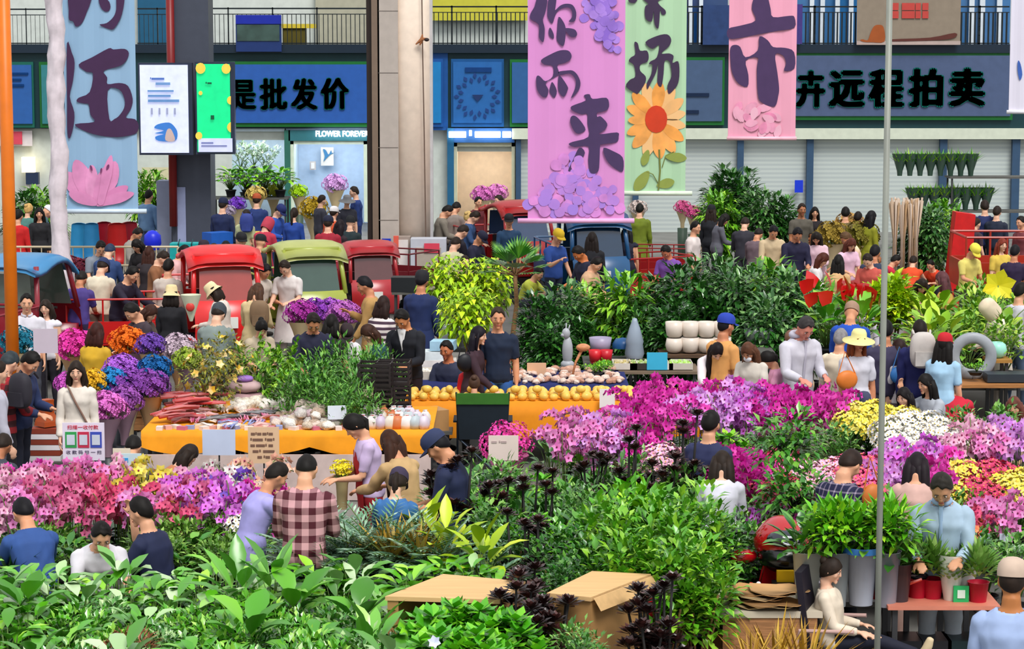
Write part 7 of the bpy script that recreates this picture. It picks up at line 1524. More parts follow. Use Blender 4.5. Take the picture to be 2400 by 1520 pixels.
# dark rosettes
AEO = [lambda: aeonium(4, 10, .8, .16), lambda: aeonium(6, 8, 1.0, .14, r=.085), lambda: aeonium(9, 13, .6, .2)]
for i, (px, py, zt, h, k_, lb) in enumerate((
   (1040, 1085, 1.45, .96, 0, 'dark rosette succulent right of the navy polo'), (1080, 1100, 1.42, .96, 1, 'dark rosette succulent left of the dark blue cap'), (1175, 1110, 1.35, .96, 0, 'dark rosette succulent below the dark blue cap'),
   (1235, 1090, 1.42, 1.16, 1, 'tall dark rosette succulent above the boxes, left one'), (1285, 1100, 1.4, 1.16, 1, 'tall dark rosette succulent above the boxes, right one'), (1390, 1045, 1.4, .96, 0, 'dark rosette succulent under the lilac pink orchids'),
   (1480, 1050, 1.38, .96, 1, 'dark rosette succulent left of the navy tee'), (1560, 1075, 1.35, .76, 2, 'dark rosette succulent before the pale pink blossoms'), (1610, 960, 1.75, 1.16, 1, 'very tall dark rosette stem before the orange cloth end'), (1650, 1080, 1.3, .96, 0, 'dark rosette succulent at the navy tee'),
   (1220, 1190, 1.3, 1.16, 1, 'dark rosette clump in the centre front, upper left'), (1270, 1200, 1.3, 1.16, 1, 'dark rosette clump in the centre front, upper right'), (1245, 1310, 1.25, .96, 0, 'dark rosette succulent between the two cardboard boxes'),
   (1300, 1380, 1.2, .96, 0, 'dark rosette succulent before the right cardboard box'), (1215, 1370, 1.2, .76, 2, 'dark rosette succulent before the left cardboard box'), (1265, 1430, 1.1, .76, 2, 'dark rosette succulent lowest at the centre'),
   (1520, 1352, 1.25, .96, 0, 'dark rosette succulent at the right cardboard box corner'), (1560, 1400, 1.15, .96, 1, 'dark rosette succulent right of the box corner'), (1525, 1440, 1.05, .76, 2, 'dark rosette succulent at the bottom beside the box'), (1700, 1430, .95, .76, 2, 'dark rosette succulent at the bottom before the open carton'))):
    if i == 19: continue
    one('aeo%d' % k_, AEO[k_], px, py, zt, h, lb)
# greens behind them
DG = M('#4a8a2c', .35, 'leaf', h2='#98c85c', spec=.7)
def pkC(x, y, n):
    k = n % 3; return A('cg%d' % k, [lambda: bush(300, .22, .26, .42, .075, .038, DG, 81, 7, (.11, .14)), lambda: lettuce(5, 9, G4, .4, .2, .12), lambda: broad(26, .17, .075, .34, .2, G2, 83, .9)][k]), 'leafy green shrub in the block behind the dark rosettes, %s' % ('fine leaved', 'bright tufted', 'broad leaved')[k], 'green plants behind the dark rosettes, kind %s' % 'abc'[k], 1.05
field(1060, 1700, 1190, 1075, 1.15, .5, .36, .4, pkC, .34, seed=24, bl='low bench under the green shrubs behind the dark rosettes')
# big shrubs right of centre
BG = M('#58a61a', .3, 'leaf', h2='#a8d83c', spec=.7); BG2 = M('#30741c', .28, 'leaf', h2='#74b040', spec=.9)
BSH = [lambda: bush(900, .3, .46, .85, .095, .05, BG, 91, 9, (.16, .22), WOOD, droop=.3, clump=14), lambda: bush(900, .3, .46, .85, .06, .04, BG2, 92, 9, (.16, .22), WOOD, clump=14), lambda: bush(700, .28, .46, .85, .15, .06, G4, 93, 9, (.16, .22), WOOD, droop=.4, clump=12)]
for i, (px, py, zt, k_, lb) in enumerate(((1425, 1160, 1.5, 0, 'large green shrub behind the right cardboard box'), (1500, 1125, 1.55, 2, 'tall light green shrub in the centre right'), (1560, 1175, 1.5, 0, 'large green shrub below the white blouse, left'), (1625, 1150, 1.5, 0, 'large green shrub directly below the white blouse'), (1675, 1195, 1.28, 1, 'dark small-leaved shrub left of the red scooter'), (1722, 1205, 1.25, 1, 'dark small-leaved shrub nearest the red scooter'), (1480, 1230, 1.4, 0, 'wide green shrub behind the right box edge'), (1570, 1260, 1.35, 0, 'green shrub before the others, above the red bag'), (1330, 1215, 1.3, 1, 'small dark green shrub between rosettes and big shrubs'), (1380, 1250, 1.25, 1, 'small dark green shrub above the right box'), (1640, 1270, 1.3, 0, 'green shrub above the blue plastic bag'))):
    one('bsh%d' % k_, BSH[k_], px, py, zt, 1.32, lb)
for i, (px, py, lb) in enumerate(((1210, 1200, 'leafy green plant left of the trunk of dark rosettes'), (1340, 1290, 'leafy green plant above the right box top'))): one('bsh1', None, px, py, 1.2, 1.32, lb, s=.8)
# front lettuces
LT = lambda: lettuce(2, 14, M('#4fae16', .35, 'leaf', h2='#8fd92e', spec=.6), .3, .24, .13)
for i, (px, py, lb) in enumerate(((1010, 1445, 'bright frilly green plant under the left box, far left'), (1075, 1430, 'bright frilly green plant under the left box, second'), (1140, 1435, 'bright frilly green plant under the left box, third'), (1195, 1455, 'bright frilly green plant left of the lowest rosettes'), (1040, 1490, 'bright frilly green plant at the bottom edge, left'), (1120, 1495, 'bright frilly green plant at the bottom edge, right'))): one('lett', LT, px, py, 1.08, .42, lb)
for i, (px, py, lb) in enumerate(((1345, 1455, 'dull green round plant before the right box'), (1375, 1480, 'dull green round plant at the bottom before the right box'))): one('cg0', None, px, py, 1.1, .68, lb, s=.7)
m = MB(); random.seed(3); flower5(m, Vector((0, 0, 0)), Vector((0, -1, .6)), .05, petals=6, cup=.5); m.tube([(0, 0, 0), (0, .02, -.75)], .005, 5)
p = P(1018, 1505, 1.2); o = m.build('pale_flower', M('#bcc6e0', .5, 'petal'), None, False, p); tag(o, 'single pale blue-white flower at the bottom centre', 'flower')
bench('plant_bench', D(940, 700, 15.8).x, D(1260, 700, 15.8).x, 15.3, 16.1, .75, 'bench under the bright frilly plants')
# tree on a dark stem, right
for i, (px, py, zt, lb) in enumerate(((1845, 985, 1.75, 'small green standard tree on a thin dark stem before the magenta orchids'), (1860, 1105, 1.4, 'green bushy crown on the dark stem at the pale pink flowers'))): one('std', lambda: canopy_tree(8, G2, 1.6, .33, .24, 420, .1, .05, .008, smat=STEMD), px, py, zt, 1.55, lb)
for i, (px, py, lb) in enumerate(((1960, 1000, 'green leaves beside the yellow blossoms'), (1700, 985, 'green leafy plant between orange cloth and navy tee'), (1780, 1000, 'green leafy plant left of the small standard tree'), (2255, 965, 'green plant between white and lilac flowers'), (1380, 1010, 'green leafy plant below the lilac pink orchids'), (1290, 1015, 'green leafy plant right of the pink bouquet'), (2350, 960, 'green plant at the right below the brown-haired person'))): one('cg%d' % (i % 3), None, px, py, 1.2, .62, lb)
field(1760, 2420, 1190, 1150, 1.0, .35, .34, .36, lambda x, y, n: (A('broad1', None) if n % 2 else A('cg0', None), 'dark green foliage plant under the middle right flower row, %s' % ('broad' if n % 2 else 'fine'), 'foliage plants of the right side', 1), .34, seed=27)
field(1770, 1960, 1235, 1215, 1.05, .5, .3, .36, lambda x, y, n: (A('cg0', None), 'green herb plant above the red scooter', 'herb plants above the scooter', .9), .34, seed=28)
# ---- centre trees
TR = [lambda: canopy_tree(31, G3, 1.95, .45, .82, 1300, .17, .085), lambda: canopy_tree(32, M('#5ba01c', .35, 'leaf', h2='#a3d43a'), 1.95, .42, .75, 800, .26, .08, .03, .6), lambda: canopy_tree(33, M('#2c6c1f', .28, 'leaf', h2='#86b468', spec=.9), 1.95, .45, .82, 1200, .19, .075, droop=.6)]
TRL = [(1262, 690, 0, 'dark green tree directly right of the navy tee and jeans'), (1320, 668, 2, 'dark tree with silvery leaf edges, second from the fan palm'), (1385, 668, 1, 'light green drooping tree with thin trunks, left'), (1465, 640, 1, 'light green drooping tree with thin trunks, right'), (1545, 650, 0, 'very dark broad tree above the white pots'), (1610, 615, 0, 'dark tree behind the cream pots, back row'), (1680, 604, 2, 'tallest silvery edged tree at the centre right'), (1735, 625, 2, 'silvery edged tree left of the orange tee'), (1795, 612, 1, 'light green tree above the masked person'), (1850, 640, 2, 'silvery tree behind the pale hoodie'), (1905, 655, 1, 'light tree behind the red flowers'), (1590, 700, 0, 'dark tree in front above the white pots'), (1660, 690, 0, 'dark tree in front beside the blue cap'), (1800, 700, 2, 'silvery tree in front above the bowl planter'), (1500, 720, 2, 'dark tree low above the grey urn'), (1300, 745, 0, 'dark low tree above the pink stones'), (1370, 750, 0, 'dark low tree behind the rabbit ornament')]
for i, (px, py, k_, lb) in enumerate(TRL):
    zt = 4.95 - (py - 95) / (168 + 4 * (i % 2) + (6 if py > 680 else 0)); one('tr%d' % k_, TR[k_], px, py, zt, 1.95, lb, 'tree', s=zt / 1.95, name='potted_tree', base=0)
LM = M('#9ccc10', .4, 'leaf', h2='#dcec2c')
LS = lambda: canopy_tree(41, LM, 1.75, .36, .42, 520, .17, .075, .02, 1.1)
for px, py, lb in ((1052, 612, 'lime yellow drooping shrub left of the fan palm'), (1140, 612, 'lime yellow drooping shrub directly beside the fan palm'), (1095, 680, 'lower lime yellow shrub in the middle')): one('lime', LS, px, py, 1.75, 1.72, lb, s=1.0 if py < 650 else .9, name='potted_shrub')
one('fan', fanpalm, 1207, 596, 1.95, 1.56, 'fan palm with slender bare trunk beside the lime shrubs', 'tree', s=1.25, name='potted_palm', base=0)
one('lime2', lambda: bush(1300, .36, .4, 1.3, .14, .08, LM, 45, 9, (.14, .2), WOOD, droop=.5, clump=14), 2088, 655, 1.7, 1.68, 'rounded lime yellow shrub right of the thin grey pole', name='potted_shrub', base=0)
def anth(): 
    a = broad(26, .3, .11, .42, .2, G1, 48, .9); fl = MB(); random.seed(5)
    for i in range(7):
        an = i * 2.4; c = Vector((math.cos(an) * .16, math.sin(an) * .16, .62 + .06 * (i % 3))); fl.leaf(c, (math.cos(an), -.2, .5), .2, .19, .1, 3, -.15, up=(0, -1, .4), wide=.35)
    rm_ = M('#d01818', .25, spec=.8); return a + [('red_flowers', fl.mesh('red_flowers', True, [rm_]), rm_)]
for px, py, lb in ((1940, 668, 'red flowered plant beside the light tree'), (1985, 664, 'red flowered plant, middle of three'), (2022, 672, 'red flowered plant nearest the lime shrub')): one('anth', anth, px, py, 1.75, .78, lb, s=1.3)
bench('plant_bench', D(1910, 700, 31.5).x, D(2050, 700, 31.5).x, 31, 32.4, .73, 'bench under the red flowered plants')
def pkG(x, y, n): return A('rg%d' % (n % 3), [lambda: broad(26, .3, .12, .5, .24, M('#86b81c', .35, 'leaf', h2='#cfe040'), 51, .9), lambda: broad(30, .22, .09, .4, .24, M('#559a22', .35, 'leaf', h2='#a6cc4a'), 52, .8), lambda: bush(300, .26, .28, .5, .1, .05, M('#6aa428', .35, 'leaf', h2='#bcd94e'), 53, 7)][n % 3]), 'lime green leafy plant at the right behind the ring ornament, %s' % ('broad leaved', 'mid green', 'bushy')[n % 3], 'lime green plants at the right, kind %s' % 'abc'[n % 3], 1.1
field(2170, 2420, 775, 690, 1.3, .6, .5, .55, pkG, .3, seed=30, bl='bench under the lime green plants at right')
one('star', lambda: [q for q in [('pot', pot_mesh(.1, .14), POTC), ('stem', MB().tube([(0, 0, .1), (0, 0, 1.3)], .012, 6).mesh('stem', True, [STEM]), STEM), ('star_leaves', (lambda m: [m.leaf((0, 0, 1.3), (math.cos(k * 1.047 + .3), -.35, math.sin(k * 1.047 + .3)), .26, .19, 0, 3, .1, up=(0, -1, 0)) for k in range(6)] and m)(MB()).mesh('star_leaves', False, [M('#dcc814', .4, 'petal', h2='#ece030')]), M('#dcc814', .4, 'petal', h2='#ece030'))]], 2340, 640, 1.75, 1.5, 'yellow star-shaped leaf plant before the rust red cart', base=.28, rz=0)
# ---- dyed bunches, left
def bunch(col, seed, **k): return A('sp_%s_%d' % (col, seed), lambda: sprays(seed, col, **k))
BN = [(40, 768, 1.5, '#0e6a82', 1.15, 'teal dyed flower bunch beside the orange pole'), (174, 772, 1.5, '#d8349c', 1.2, 'hot pink dyed flower bunch right of the blank grey card'), (300, 766, 1.5, '#e0680c', 1.2, 'bright orange dyed flower bunch'), (352, 782, 1.46, '#6c42a4', .9, 'violet dyed flower bunch right of the orange one'), (418, 782, 1.45, '#b8a4b0', 1.1, 'wrapped grey-pink bunch with green sprigs'), (440, 815, 1.35, '#8ca430', .9, 'yellow-green flower bunch above the black-clad back'), (284, 832, 1.3, '#a65cc8', 1.1, 'lilac flower bunch behind the white sweater'), (362, 832, 1.3, '#0e5c9c', 1.0, 'deep blue dyed flower bunch'), (262, 862, 1.25, '#1878b4', .95, 'sky blue dyed flower bunch'), (300, 868, 1.22, '#7a3a98', 1.15, 'purple dried flower bunch over the crates, left'), (348, 866, 1.22, '#82409c', 1.15, 'purple dried flower bunch over the crates, right'), (250, 918, 1.1, '#cc68b8', 1.1, 'pinkish lilac flower bunch left of the wooden crates'), (215, 866, 1.25, '#dca81c', .85, 'golden yellow flower bunch behind the white sweater'), (160, 872, 1.22, '#c050b4', .8, 'mauve flower bunch half behind the white sweater'),
      (290, 905, 1.12, '#8c489c', 1.0, 'lower purple flower bunch in front of the wooden crates')]
for i, (px, py, zt, c, s_, lb) in enumerate(BN):
    p = P(px, py, zt); zb = zt - .66 * s_; put(bunch(c, 1 + i % 3, wrap=['#c9b48c', '#b48c64', '#9a7c8c'][i % 3]), (p.x, p.y, zb), lb, 'flowers', 'dyed flower bunches', 'flower_bunch', s=s_ )
    m = MB(); m.lathe([(.08, 0), (.1, zb), (.09, zb), (.07, .02)], n=14, cap=False) if zb > .1 else None
    if zb > .1: o = m.build('flower_bucket', M(['#3c4048', '#54585c', '#2c3038'][i % 3], .4), None, True, (p.x, p.y, 0)); tag(o, 'tall dark bucket under the ' + lb, 'bucket')
for i, (px, py, c, lb) in enumerate(((705, 702, '#a02c94', 'magenta purple bunch left in the row behind the navy jumper'), (742, 698, '#8436a8', 'violet bunch second in the row behind the navy jumper'), (778, 698, '#a050b8', 'lilac bunch third in the row behind the navy jumper'), (806, 704, '#b060b0', 'pale mauve bunch at the right of the row behind the navy jumper'), (140, 604, '#5c1020', 'maroon bunch on the rack left'), (172, 600, '#6c1426', 'maroon bunch in the middle of the rack'), (200, 606, '#581024', 'maroon bunch on the rack right'))):
    p = P(px, py, 1.35); put(bunch(c, 1 + i % 3), (p.x, p.y, .58), lb, 'flowers', None, 'flower_bunch', s=1.15)
bench('plant_bench', D(690, 700, 33).x, D(815, 700, 33).x, 32.6, 33.8, .58, 'low table under the violet bunches'); bench('plant_bench', D(120, 700, 38.5).x, D(220, 700, 38.5).x, 38.2, 39.6, .58, 'low rack under the maroon bunches')
# wooden crates
def wcrate(px, py, z, w, h, lb):
    x, y = atz(px, py, z); e = empty('wooden_crate', (x, y, z), 4, lb, 'crate', 'wooden crates'); wm = M('#c98f5c', .6, 'wood')
    m = MB(); m.box((0, 0, h / 2), (w, .3, h)); m.build('box', M('#a9713f', .6, 'wood'), e)
    m = MB()
    for k in range(3): m.box((0, -.158, h * (.17 + .33 * k)), (w, .014, h * .28))
    m.build('slats', wm, e)
    for s_ in (-1, 1): MB().box((s_ * w * .46, -.17, h / 2), (.03, .02, h)).build('corner_post', wm, e)
for i, (px, h) in enumerate(((292, .44), (325, .48), (357, .52))): wcrate(px, 1005, .35, .2, h, ['wooden crate on the left under the purple bunches', 'wooden crate in the middle under the purple bunches', 'wooden crate on the right under the purple bunches'][i])
bench('plant_bench', D(270, 700, 25.6).x, D(380, 700, 25.6).x, 25.0, 26.2, .35, 'low board under the wooden crates')
# yellow flowered shrub and bright greens
YF = lambda: (lambda a: a + [('yellow_flowers', (lambda m: [flower5(m, Vector((fib(i, 26, -.8, 1).x * .34, fib(i, 26, -.8, 1).y * .34, 1.05 + fib(i, 26, -.8, 1).z * .5)), fib(i, 26, -.8, 1), .06, petals=5) for i in range(26)] and m)(MB()).mesh('yellow_flowers', False, [M('#e6b81c', .5, 'petal')]), M('#e6b81c', .5, 'petal'))])(canopy_tree(51, G7, 1.6, .34, .52, 700, .07, .03))
for px, py, lb in ((490, 790, 'yellow flowered shrub behind the red bead bundles, left'), (530, 775, 'yellow flowered shrub below the grey tee')): one('yf', YF, px, py, 1.6, 1.58, lb, base=0, name='potted_shrub')
for px, py, lb in ((600, 790, 'fresh light green leafy plant right of the yellow flowered shrub'), (640, 810, 'fresh light green leafy plant second from the yellow flowered shrub'), (680, 800, 'fresh light green leafy plant third, near the navy jumper')): one('fresh', lambda: bush(420, .28, .42, .8, .1, .05, M('#6aae22', .35, 'leaf', h2='#b8de52'), 55, 8, (.14, .2), droop=.5), px, py, 1.45, 1.25, lb, base=.2)
FE = lambda: bush(900, .34, .42, .66, .08, .028, M('#4a8c2a', .35, 'leaf', h2='#86bc50'), 57, 12, (.17, .2), clump=16)
for px, py, lb in ((735, 830, 'feathery green bush before the navy jumper'), (790, 800, 'feathery green bush before the teal jacket'), (850, 825, 'feathery green bush left of the black crates'), (700, 870, 'lower feathery bush at the left'), (770, 880, 'lower feathery bush in a dark pot'), (840, 890, 'lower feathery bush beside the crates'), (880, 810, 'feathery bush tip behind the black crates')): one('fern', FE, px, py, 1.42 if py < 850 else 1.25, 1.1, lb)
bench('plant_bench', D(560, 700, 28.2).x, D(850, 700, 28.2).x, 27.8, 29.0, .3, 'low bench under the feathery green bushes')
# wrapped pink bouquet behind the card
p = P(1190, 996, 1.25); put(A('pinkb', lambda: sprays(7, '#e0409c', .27, .24, .52, 620, .024, wrap='#e884b8')), (p.x, p.y, .52), 'big round hot pink bouquet behind the pinkish white card', 'bouquet', None, 'bouquet')
lathe_obj('pedestal', [(.16, 0), (.16, .52), (.001, .52)], 1190, 996, 1.25, '#c8507c', 'x', 'pedestal'); o = bpy.data.objects[-1]
for o in [q for q in bpy.data.objects if q.name.startswith('pedestal')]: o.location = (p.x, p.y, 0); tag(o, 'pink wrapped base under the big round pink bouquet', 'pedestal')
p = P(803, 1078, 1.15); put(A('yb', lambda: sprays(8, '#e8cf28', .1, .09, .36, 200, .02, wrap='#b8a878')), (p.x, p.y - .1, .72), 'small yellow bouquet in kraft paper held by the ponytailed person', 'bouquet', None, 'bouquet', s=1)
# ---- far plants
for px, py, c, s_, lb in ((1130, 436, '#d070b8', 1.3, 'pink flower bucket behind the red cart roof, left'), (1165, 432, '#dc84c4', 1.3, 'pink flower bucket behind the red cart roof, right'), (555, 462, '#7a3cc0', 1.0, 'violet flowers before the shop'), (600, 436, '#c8b060', 1.2, 'straw yellow flowers before the shop'), (640, 430, '#c4cc3c', 1.2, 'lime yellow flowers before the shop'), (735, 462, '#b0921c', 1.6, 'mustard flower bucket beside the dark red coat'), (700, 432, '#a8d414', 1.1, 'acid green flowers left of the mustard bucket'), (785, 408, '#d0a0d8', 1.6, 'soft pink flower cloud inside the pale blue shop'), (1600, 470, '#d85c94', .9, 'pink orchid pot beneath the green banner'), (1625, 482, '#c44c84', .9, 'smaller pink orchid pot beneath the green banner'), (1495, 470, '#c8b8b0', 1.0, 'pale flowers behind the olive coat'), (1990, 500, '#a8803c', 1.6, 'dry golden grasses behind the crowd at right, left clump'), (2020, 520, '#6c6418', 1.7, 'olive dry grasses behind the crowd at right'), (1950, 520, '#8c7424', 1.6, 'brownish grasses left of the golden clump'), (534, 480, '#b8a8c0', .8, 'faded lilac flowers by the broad navy jacket')):
    p = P(px, py, 1.5); put(bunch(c, 2), (p.x, p.y, 1.5 - .66 * s_), lb, 'flowers', None, 'flower_bunch', s=s_)
    o = MB().lathe([(.09, 0), (.11, 1.5 - .66 * s_)], n=12).build('flower_bucket', M('#3c5040', .5), None, True, (p.x, p.y, 0)); tag(o, 'tall bucket under the ' + lb, 'bucket')
for px, py, zt, k, s_, lb in ((1700, 392, 2.3, 'tr0', 1.0, 'tall dark green plants on the rack by the shutter, left'), (1740, 400, 2.25, 'tr0', .95, 'tall dark green plants on the rack by the shutter, right'), (1790, 450, 1.9, 'tr2', .95, 'silvery tree below the rack plants'), (1830, 455, 1.85, 'tr0', .95, 'dark tree right of the silvery one by the shutter'), (1690, 450, 1.9, 'tr1', .9, 'light green tree left under the rack plants'), (2150, 480, 1.8, 'tr0', .9, 'dark green tree right of the dry stalks'), (2185, 490, 1.75, 'tr2', .9, 'second green tree right of the dry stalks'), (2210, 470, 1.8, 'tr1', .9, 'light green tree before the blue post'), (95, 440, 1.9, 'tr1', .9, 'green tree left of the wrapped post'), (60, 450, 1.85, 'tr0', .85, 'dark green tree at the far left'), (350, 400, 1.9, 'tr1', .8, 'yellow-green plant on the poster side of the grey column')):
    p = P(px, py, zt); put(_arch[k], (p.x, p.y, 0), lb, 'tree', None, 'potted_tree', s=zt / 1.95)
def sleeve(): m = MB(); m.lathe([(.05, 0), (.06, .1), (.16, .42), (.17, .45)], n=14, cap=False); sm = M('#2c4a3a', .25, spec=.9); l = spiky(30, .36, .03, G4, 58, (.05, .1), .55, .1, 3, trunk=.12); return [('sleeve', m.mesh('sleeve', True, [sm]), sm), l[2]]
for r_, (py, zt) in enumerate(((392, 2.35), (470, 1.55))):
    for i in range(8):
        p = P(2232 + i * 27, py, zt); put(A('sleeve', sleeve), (p.x, 56 + .0, zt - .55), '%s sleeved plant on the %s shelf of the rack at the far right' % ('green', ['top', 'lower'][r_]), 'plant', 'sleeved plants on the %s shelf' % ['top', 'lower'][r_], 'sleeved_plant', s=1.15)
    zq = zt - .56; bench('plant_rack', D(2215, 700, 56).x, D(2440, 700, 56).x, 55.7, 56.4, zq, ['tall rack shelf under the top sleeved plants', 'lower rack shelf under the sleeved plants'][r_])
for i, (px, c) in enumerate(((562, 0), (595, 1), (625, 0), (570, 1), (612, 1))):
    y = WY + 1.2 + (i % 2) * .6; p = D(px, [330, 325, 335, 385, 380][i], y); put(A('wallf', lambda: bush(420, .34, .36, .5, .09, .05, M('#b8d8b4', .5, 'leaf', h2='#f0f4ee'), 59, 6, (.1, .12))), (p.x, p.y, p.z - .86), 'white and green floral display inside the left shop window', 'plant', 'floral displays in the left shop window', s=1)
for i, px in enumerate((520, 560, 600, 640)):
    p = P(px, 408, 1.85); put(_arch['broad0'], (p.x, 57.5, 1.2), ['big leaf plant on the flower shop counter, leftmost', 'big leaf plant on the flower shop counter, second', 'big leaf plant on the flower shop counter, third', 'big leaf plant on the flower shop counter, rightmost'][i], s=1.3)
bench('shop_counter', D(500, 700, 57.6).x, D(680, 700, 57.6).x, 57.2, 58, 1.2, 'long counter of plants before the flower shop')
# dry stalk bundles
for i, px in enumerate((2100, 2118, 2136, 2148)):
    p = P(px, 462, 2.0); m = MB(); random.seed(i)
    for k in range(22): a = rnd(0, 6.28); r0 = rnd(0, .05); m.tube([(math.cos(a) * r0, math.sin(a) * r0, 0), (math.cos(a) * r0 * .8, math.sin(a) * r0 * .8, 1.2), (math.cos(a) * r0 * 2.6, math.sin(a) * r0 * 2.6, 1.95 + rnd(-.1, .05))], [.012, .012, .02], 4)
    o = m.build('stalk_bundle', M('#a98458', .7, 'petal'), None, True, (p.x, p.y, 0)); tag(o, ['upright bundle of dry tan stalks, leftmost', 'upright bundle of dry tan stalks, second', 'upright bundle of dry tan stalks, third', 'upright bundle of dry tan stalks, rightmost'][i], 'stalks')
# ---------------------------------------------------------------- cardboard boxes, desk, scooter, seedling table
CB = M('#dcb27a', .7, 'wood', .08, scale=2); CB2 = M('#b08450', .7, 'plain', .06)
def quad_box(name, corners, z, h, label, lid=True, open_front=False):
    """carton whose four top corners are seen at the given pixels (front-left, front-right, back-right, back-left)"""
    pts = [P(a, b, z) for a, b in corners]; c = sum(pts, Vector()) / 4; e = empty(name, (c.x, c.y, 0), 0, label, 'box'); L = [p - Vector((c.x, c.y, 0)) for p in pts]
    m = MB(); m.prism([(p.x, p.y) for p in L], depth=.03, fm=lambda u, v, w: (u * 1.03, v * 1.03, z - .03 + w)); m.build('lid', CB, e)
    for i in range(4):
        a, b = L[i], L[(i + 1) % 4]
        if open_front and i == 0:
            k = a.lerp(b, .1); m = MB(); m.prism([(0, 0), (1, 0), (1, 1), (0, 1)], depth=.01, fm=lambda u, v, w: (a.x + (k.x - a.x) * u, a.y + (k.y - a.y) * u + w, z - h + (h - .03) * v)); m.build('front_panel', CB2, e); continue
        n = (b - a).cross(Vector((0, 0, 1))).normalized()
        m = MB(); m.prism([(0, 0), (1, 0), (1, 1), (0, 1)], depth=.012, fm=lambda u, v, w: (a.x * .97 + (b.x - a.x) * .97 * u - n.x * w, a.y * .97 + (b.y - a.y) * .97 * u - n.y * w, z - h + (h - .03) * v)); m.build('side_panel', CB2, e)
    m = MB(); m.prism([(p.x * .96, p.y * .96) for p in L], depth=.015, fm=lambda u, v, w: (u, v, z - h + w)); m.build('bottom_panel', CB2, e)
    return e, L
quad_box('cardboard_box', [(908, 1396), (1168, 1404), (1228, 1362), (1040, 1345)], 1.1, 1.1, 'large upturned carton with pale top at the bottom centre, left one', open_front=True)
e, L = quad_box('cardboard_box', [(1285, 1388), (1385, 1398), (1522, 1345), (1388, 1338)], 1.12, 1.12, 'large carton with pale top at the bottom centre, right one')
m = MB(); a, b = L[1], L[2]; q = a.lerp(b, .02); m.prism([(0, 0), (1, 0), (1, 1), (0, 1)], depth=.01, fm=lambda u, v, w: (a.x + (b.x - a.x) * u + .02 + .05 * (1 - v), a.y + (b.y - a.y) * u - w, 1.02 + .09 * v)); m.build('side_flap', CB, e)
lbox(1500, 1445, .78, .16, .2, .78, '#a9803c', 'narrow upright carton beside the right large carton', mat=CB2, name='cardboard_box'); bpy.data.objects
for o in [q for q in bpy.data.objects if q.get('label') == 'narrow upright carton beside the right large carton']: o.location.z = 0
lathe_obj('red_basket', [(.1, 0), (.13, .04), (.135, .16), (.12, .16), (.11, .03), (.001, .03)], 1496, 1442, .79, '#e2182c', 'bright red basket standing on the narrow carton', 'basket')
# open carton, desk with wrapping paper
e = empty('cardboard_box', (*atz(1755, 1500, .42), 0), -4, 'open carton with patterned brown lid at the bottom right', 'box')
MB().box((0, 0, .26), (.62, .42, .52)).build('body', M('#9c6a38', .7), e); MB().box((.0, .02, .53), (.66, .46, .025)).build('lid', M('#8a5f44', .6, 'stone', .5, scale=14), e)
x0 = P(1680, 1425, .78).x; x1 = P(1925, 1425, .78).x; f = P(1800, 1432, .78).y; b_ = P(1800, 1372, .78).y
DESK = bench('desk', x0, x1, f, b_, .78, 'pale desk covered with wrapping paper beside the office chair', M('#cfc2ac', .5), th=.05)
MB().box((0, f - (f + b_) / 2 + .02, .4), ((x1 - x0) * .9, .02, .74)).build('front_board', M('#a8764c', .6, 'wood'), DESK)
for i in range(7):
    random.seed(i + 40); m = MB(); m.prism(cr([(-.2, -.13), (0, -.16), (.2, -.12), (.22, .02), (.18, .14), (-.05, .15), (-.2, .1)]), depth=.006, fm=lambda u, v, w: (u, v, w + .012 * math.sin(u * 22) + .01 * math.cos(v * 18 + u * 9)))
    p = P(1800, 1412, .8); o = m.build('kraft_paper', M(['#cfa06a', '#e0bd88', '#c08f58'][i % 3], .7), None, True, (p.x + rnd(-.12, .1), p.y + rnd(-.08, .08), .79 + i * .02), rnd(-30, 30)); tag(o, 'crumpled kraft wrapping sheet in the pile on the pale desk', 'paper', 'kraft sheets on the desk')
e = empty('card_terminal', (*atz(1840, 1372, .8), .785), 0, 'yellow and black gadget at the back of the pale desk', 'gadget')
MB().box((0, 0, .09), (.13, .05, .09)).build('yellow_case', M('#f0bc08', .4), e); MB().box((-.02, 0, .025), (.16, .1, .05)).build('black_base', M('#141414', .4), e)
lbox(1912, 1378, .78, .1, .08, .05, '#d8d0dc', 'small white and red packet at the right end of the pale desk', name='packet', cat='packet')
lbox(1745, 1400, .79, .3, .16, .03, '#e9e6e4', 'white paper sheet stack at the left of the pale desk', -12, 'paper_stack', 'paper')
# scooter behind the desk
sx, sy = atz(1825, 1268, 1.06)
e = empty('scooter', (sx, sy + .1, 0), 12, 'glossy red and black scooter parked behind the pale desk', 'scooter', None, 1.12); RDM = M('#b8101a', .15, spec=1); BK = M('#0e0c12', .2, spec=.8)
wheel(e, (0, -.35, .25)); wheel(e, (0, .75, .25))
m = MB(); m.ell((0, -.1, .96), (.2, .22, .17), None, 20, 14, lambda v, x, y, z: Vector((v.x * (1 - .25 * max(0, z)), v.y, v.z))); m.build('front_cowl', RDM, e, True)
m = MB(); m.ell((0, -.17, .86), (.19, .19, .12), None, 20, 12); m.build('lower_cowl', BK, e, True)
m = MB(); m.ell((-.02, -.25, 1.0), (.14, .09, .065), None, 16, 10); m.build('dark_screen', M('#1e2030', .08, spec=1), e, True)
m = MB(); m.tube([(.055 * math.cos(k * .6283) - .02, -.335, 1.0 + .026 * math.sin(k * .6283)) for k in range(11)], .008, 6); m.build('badge_ring', M('#e8ecf4', .2), e)
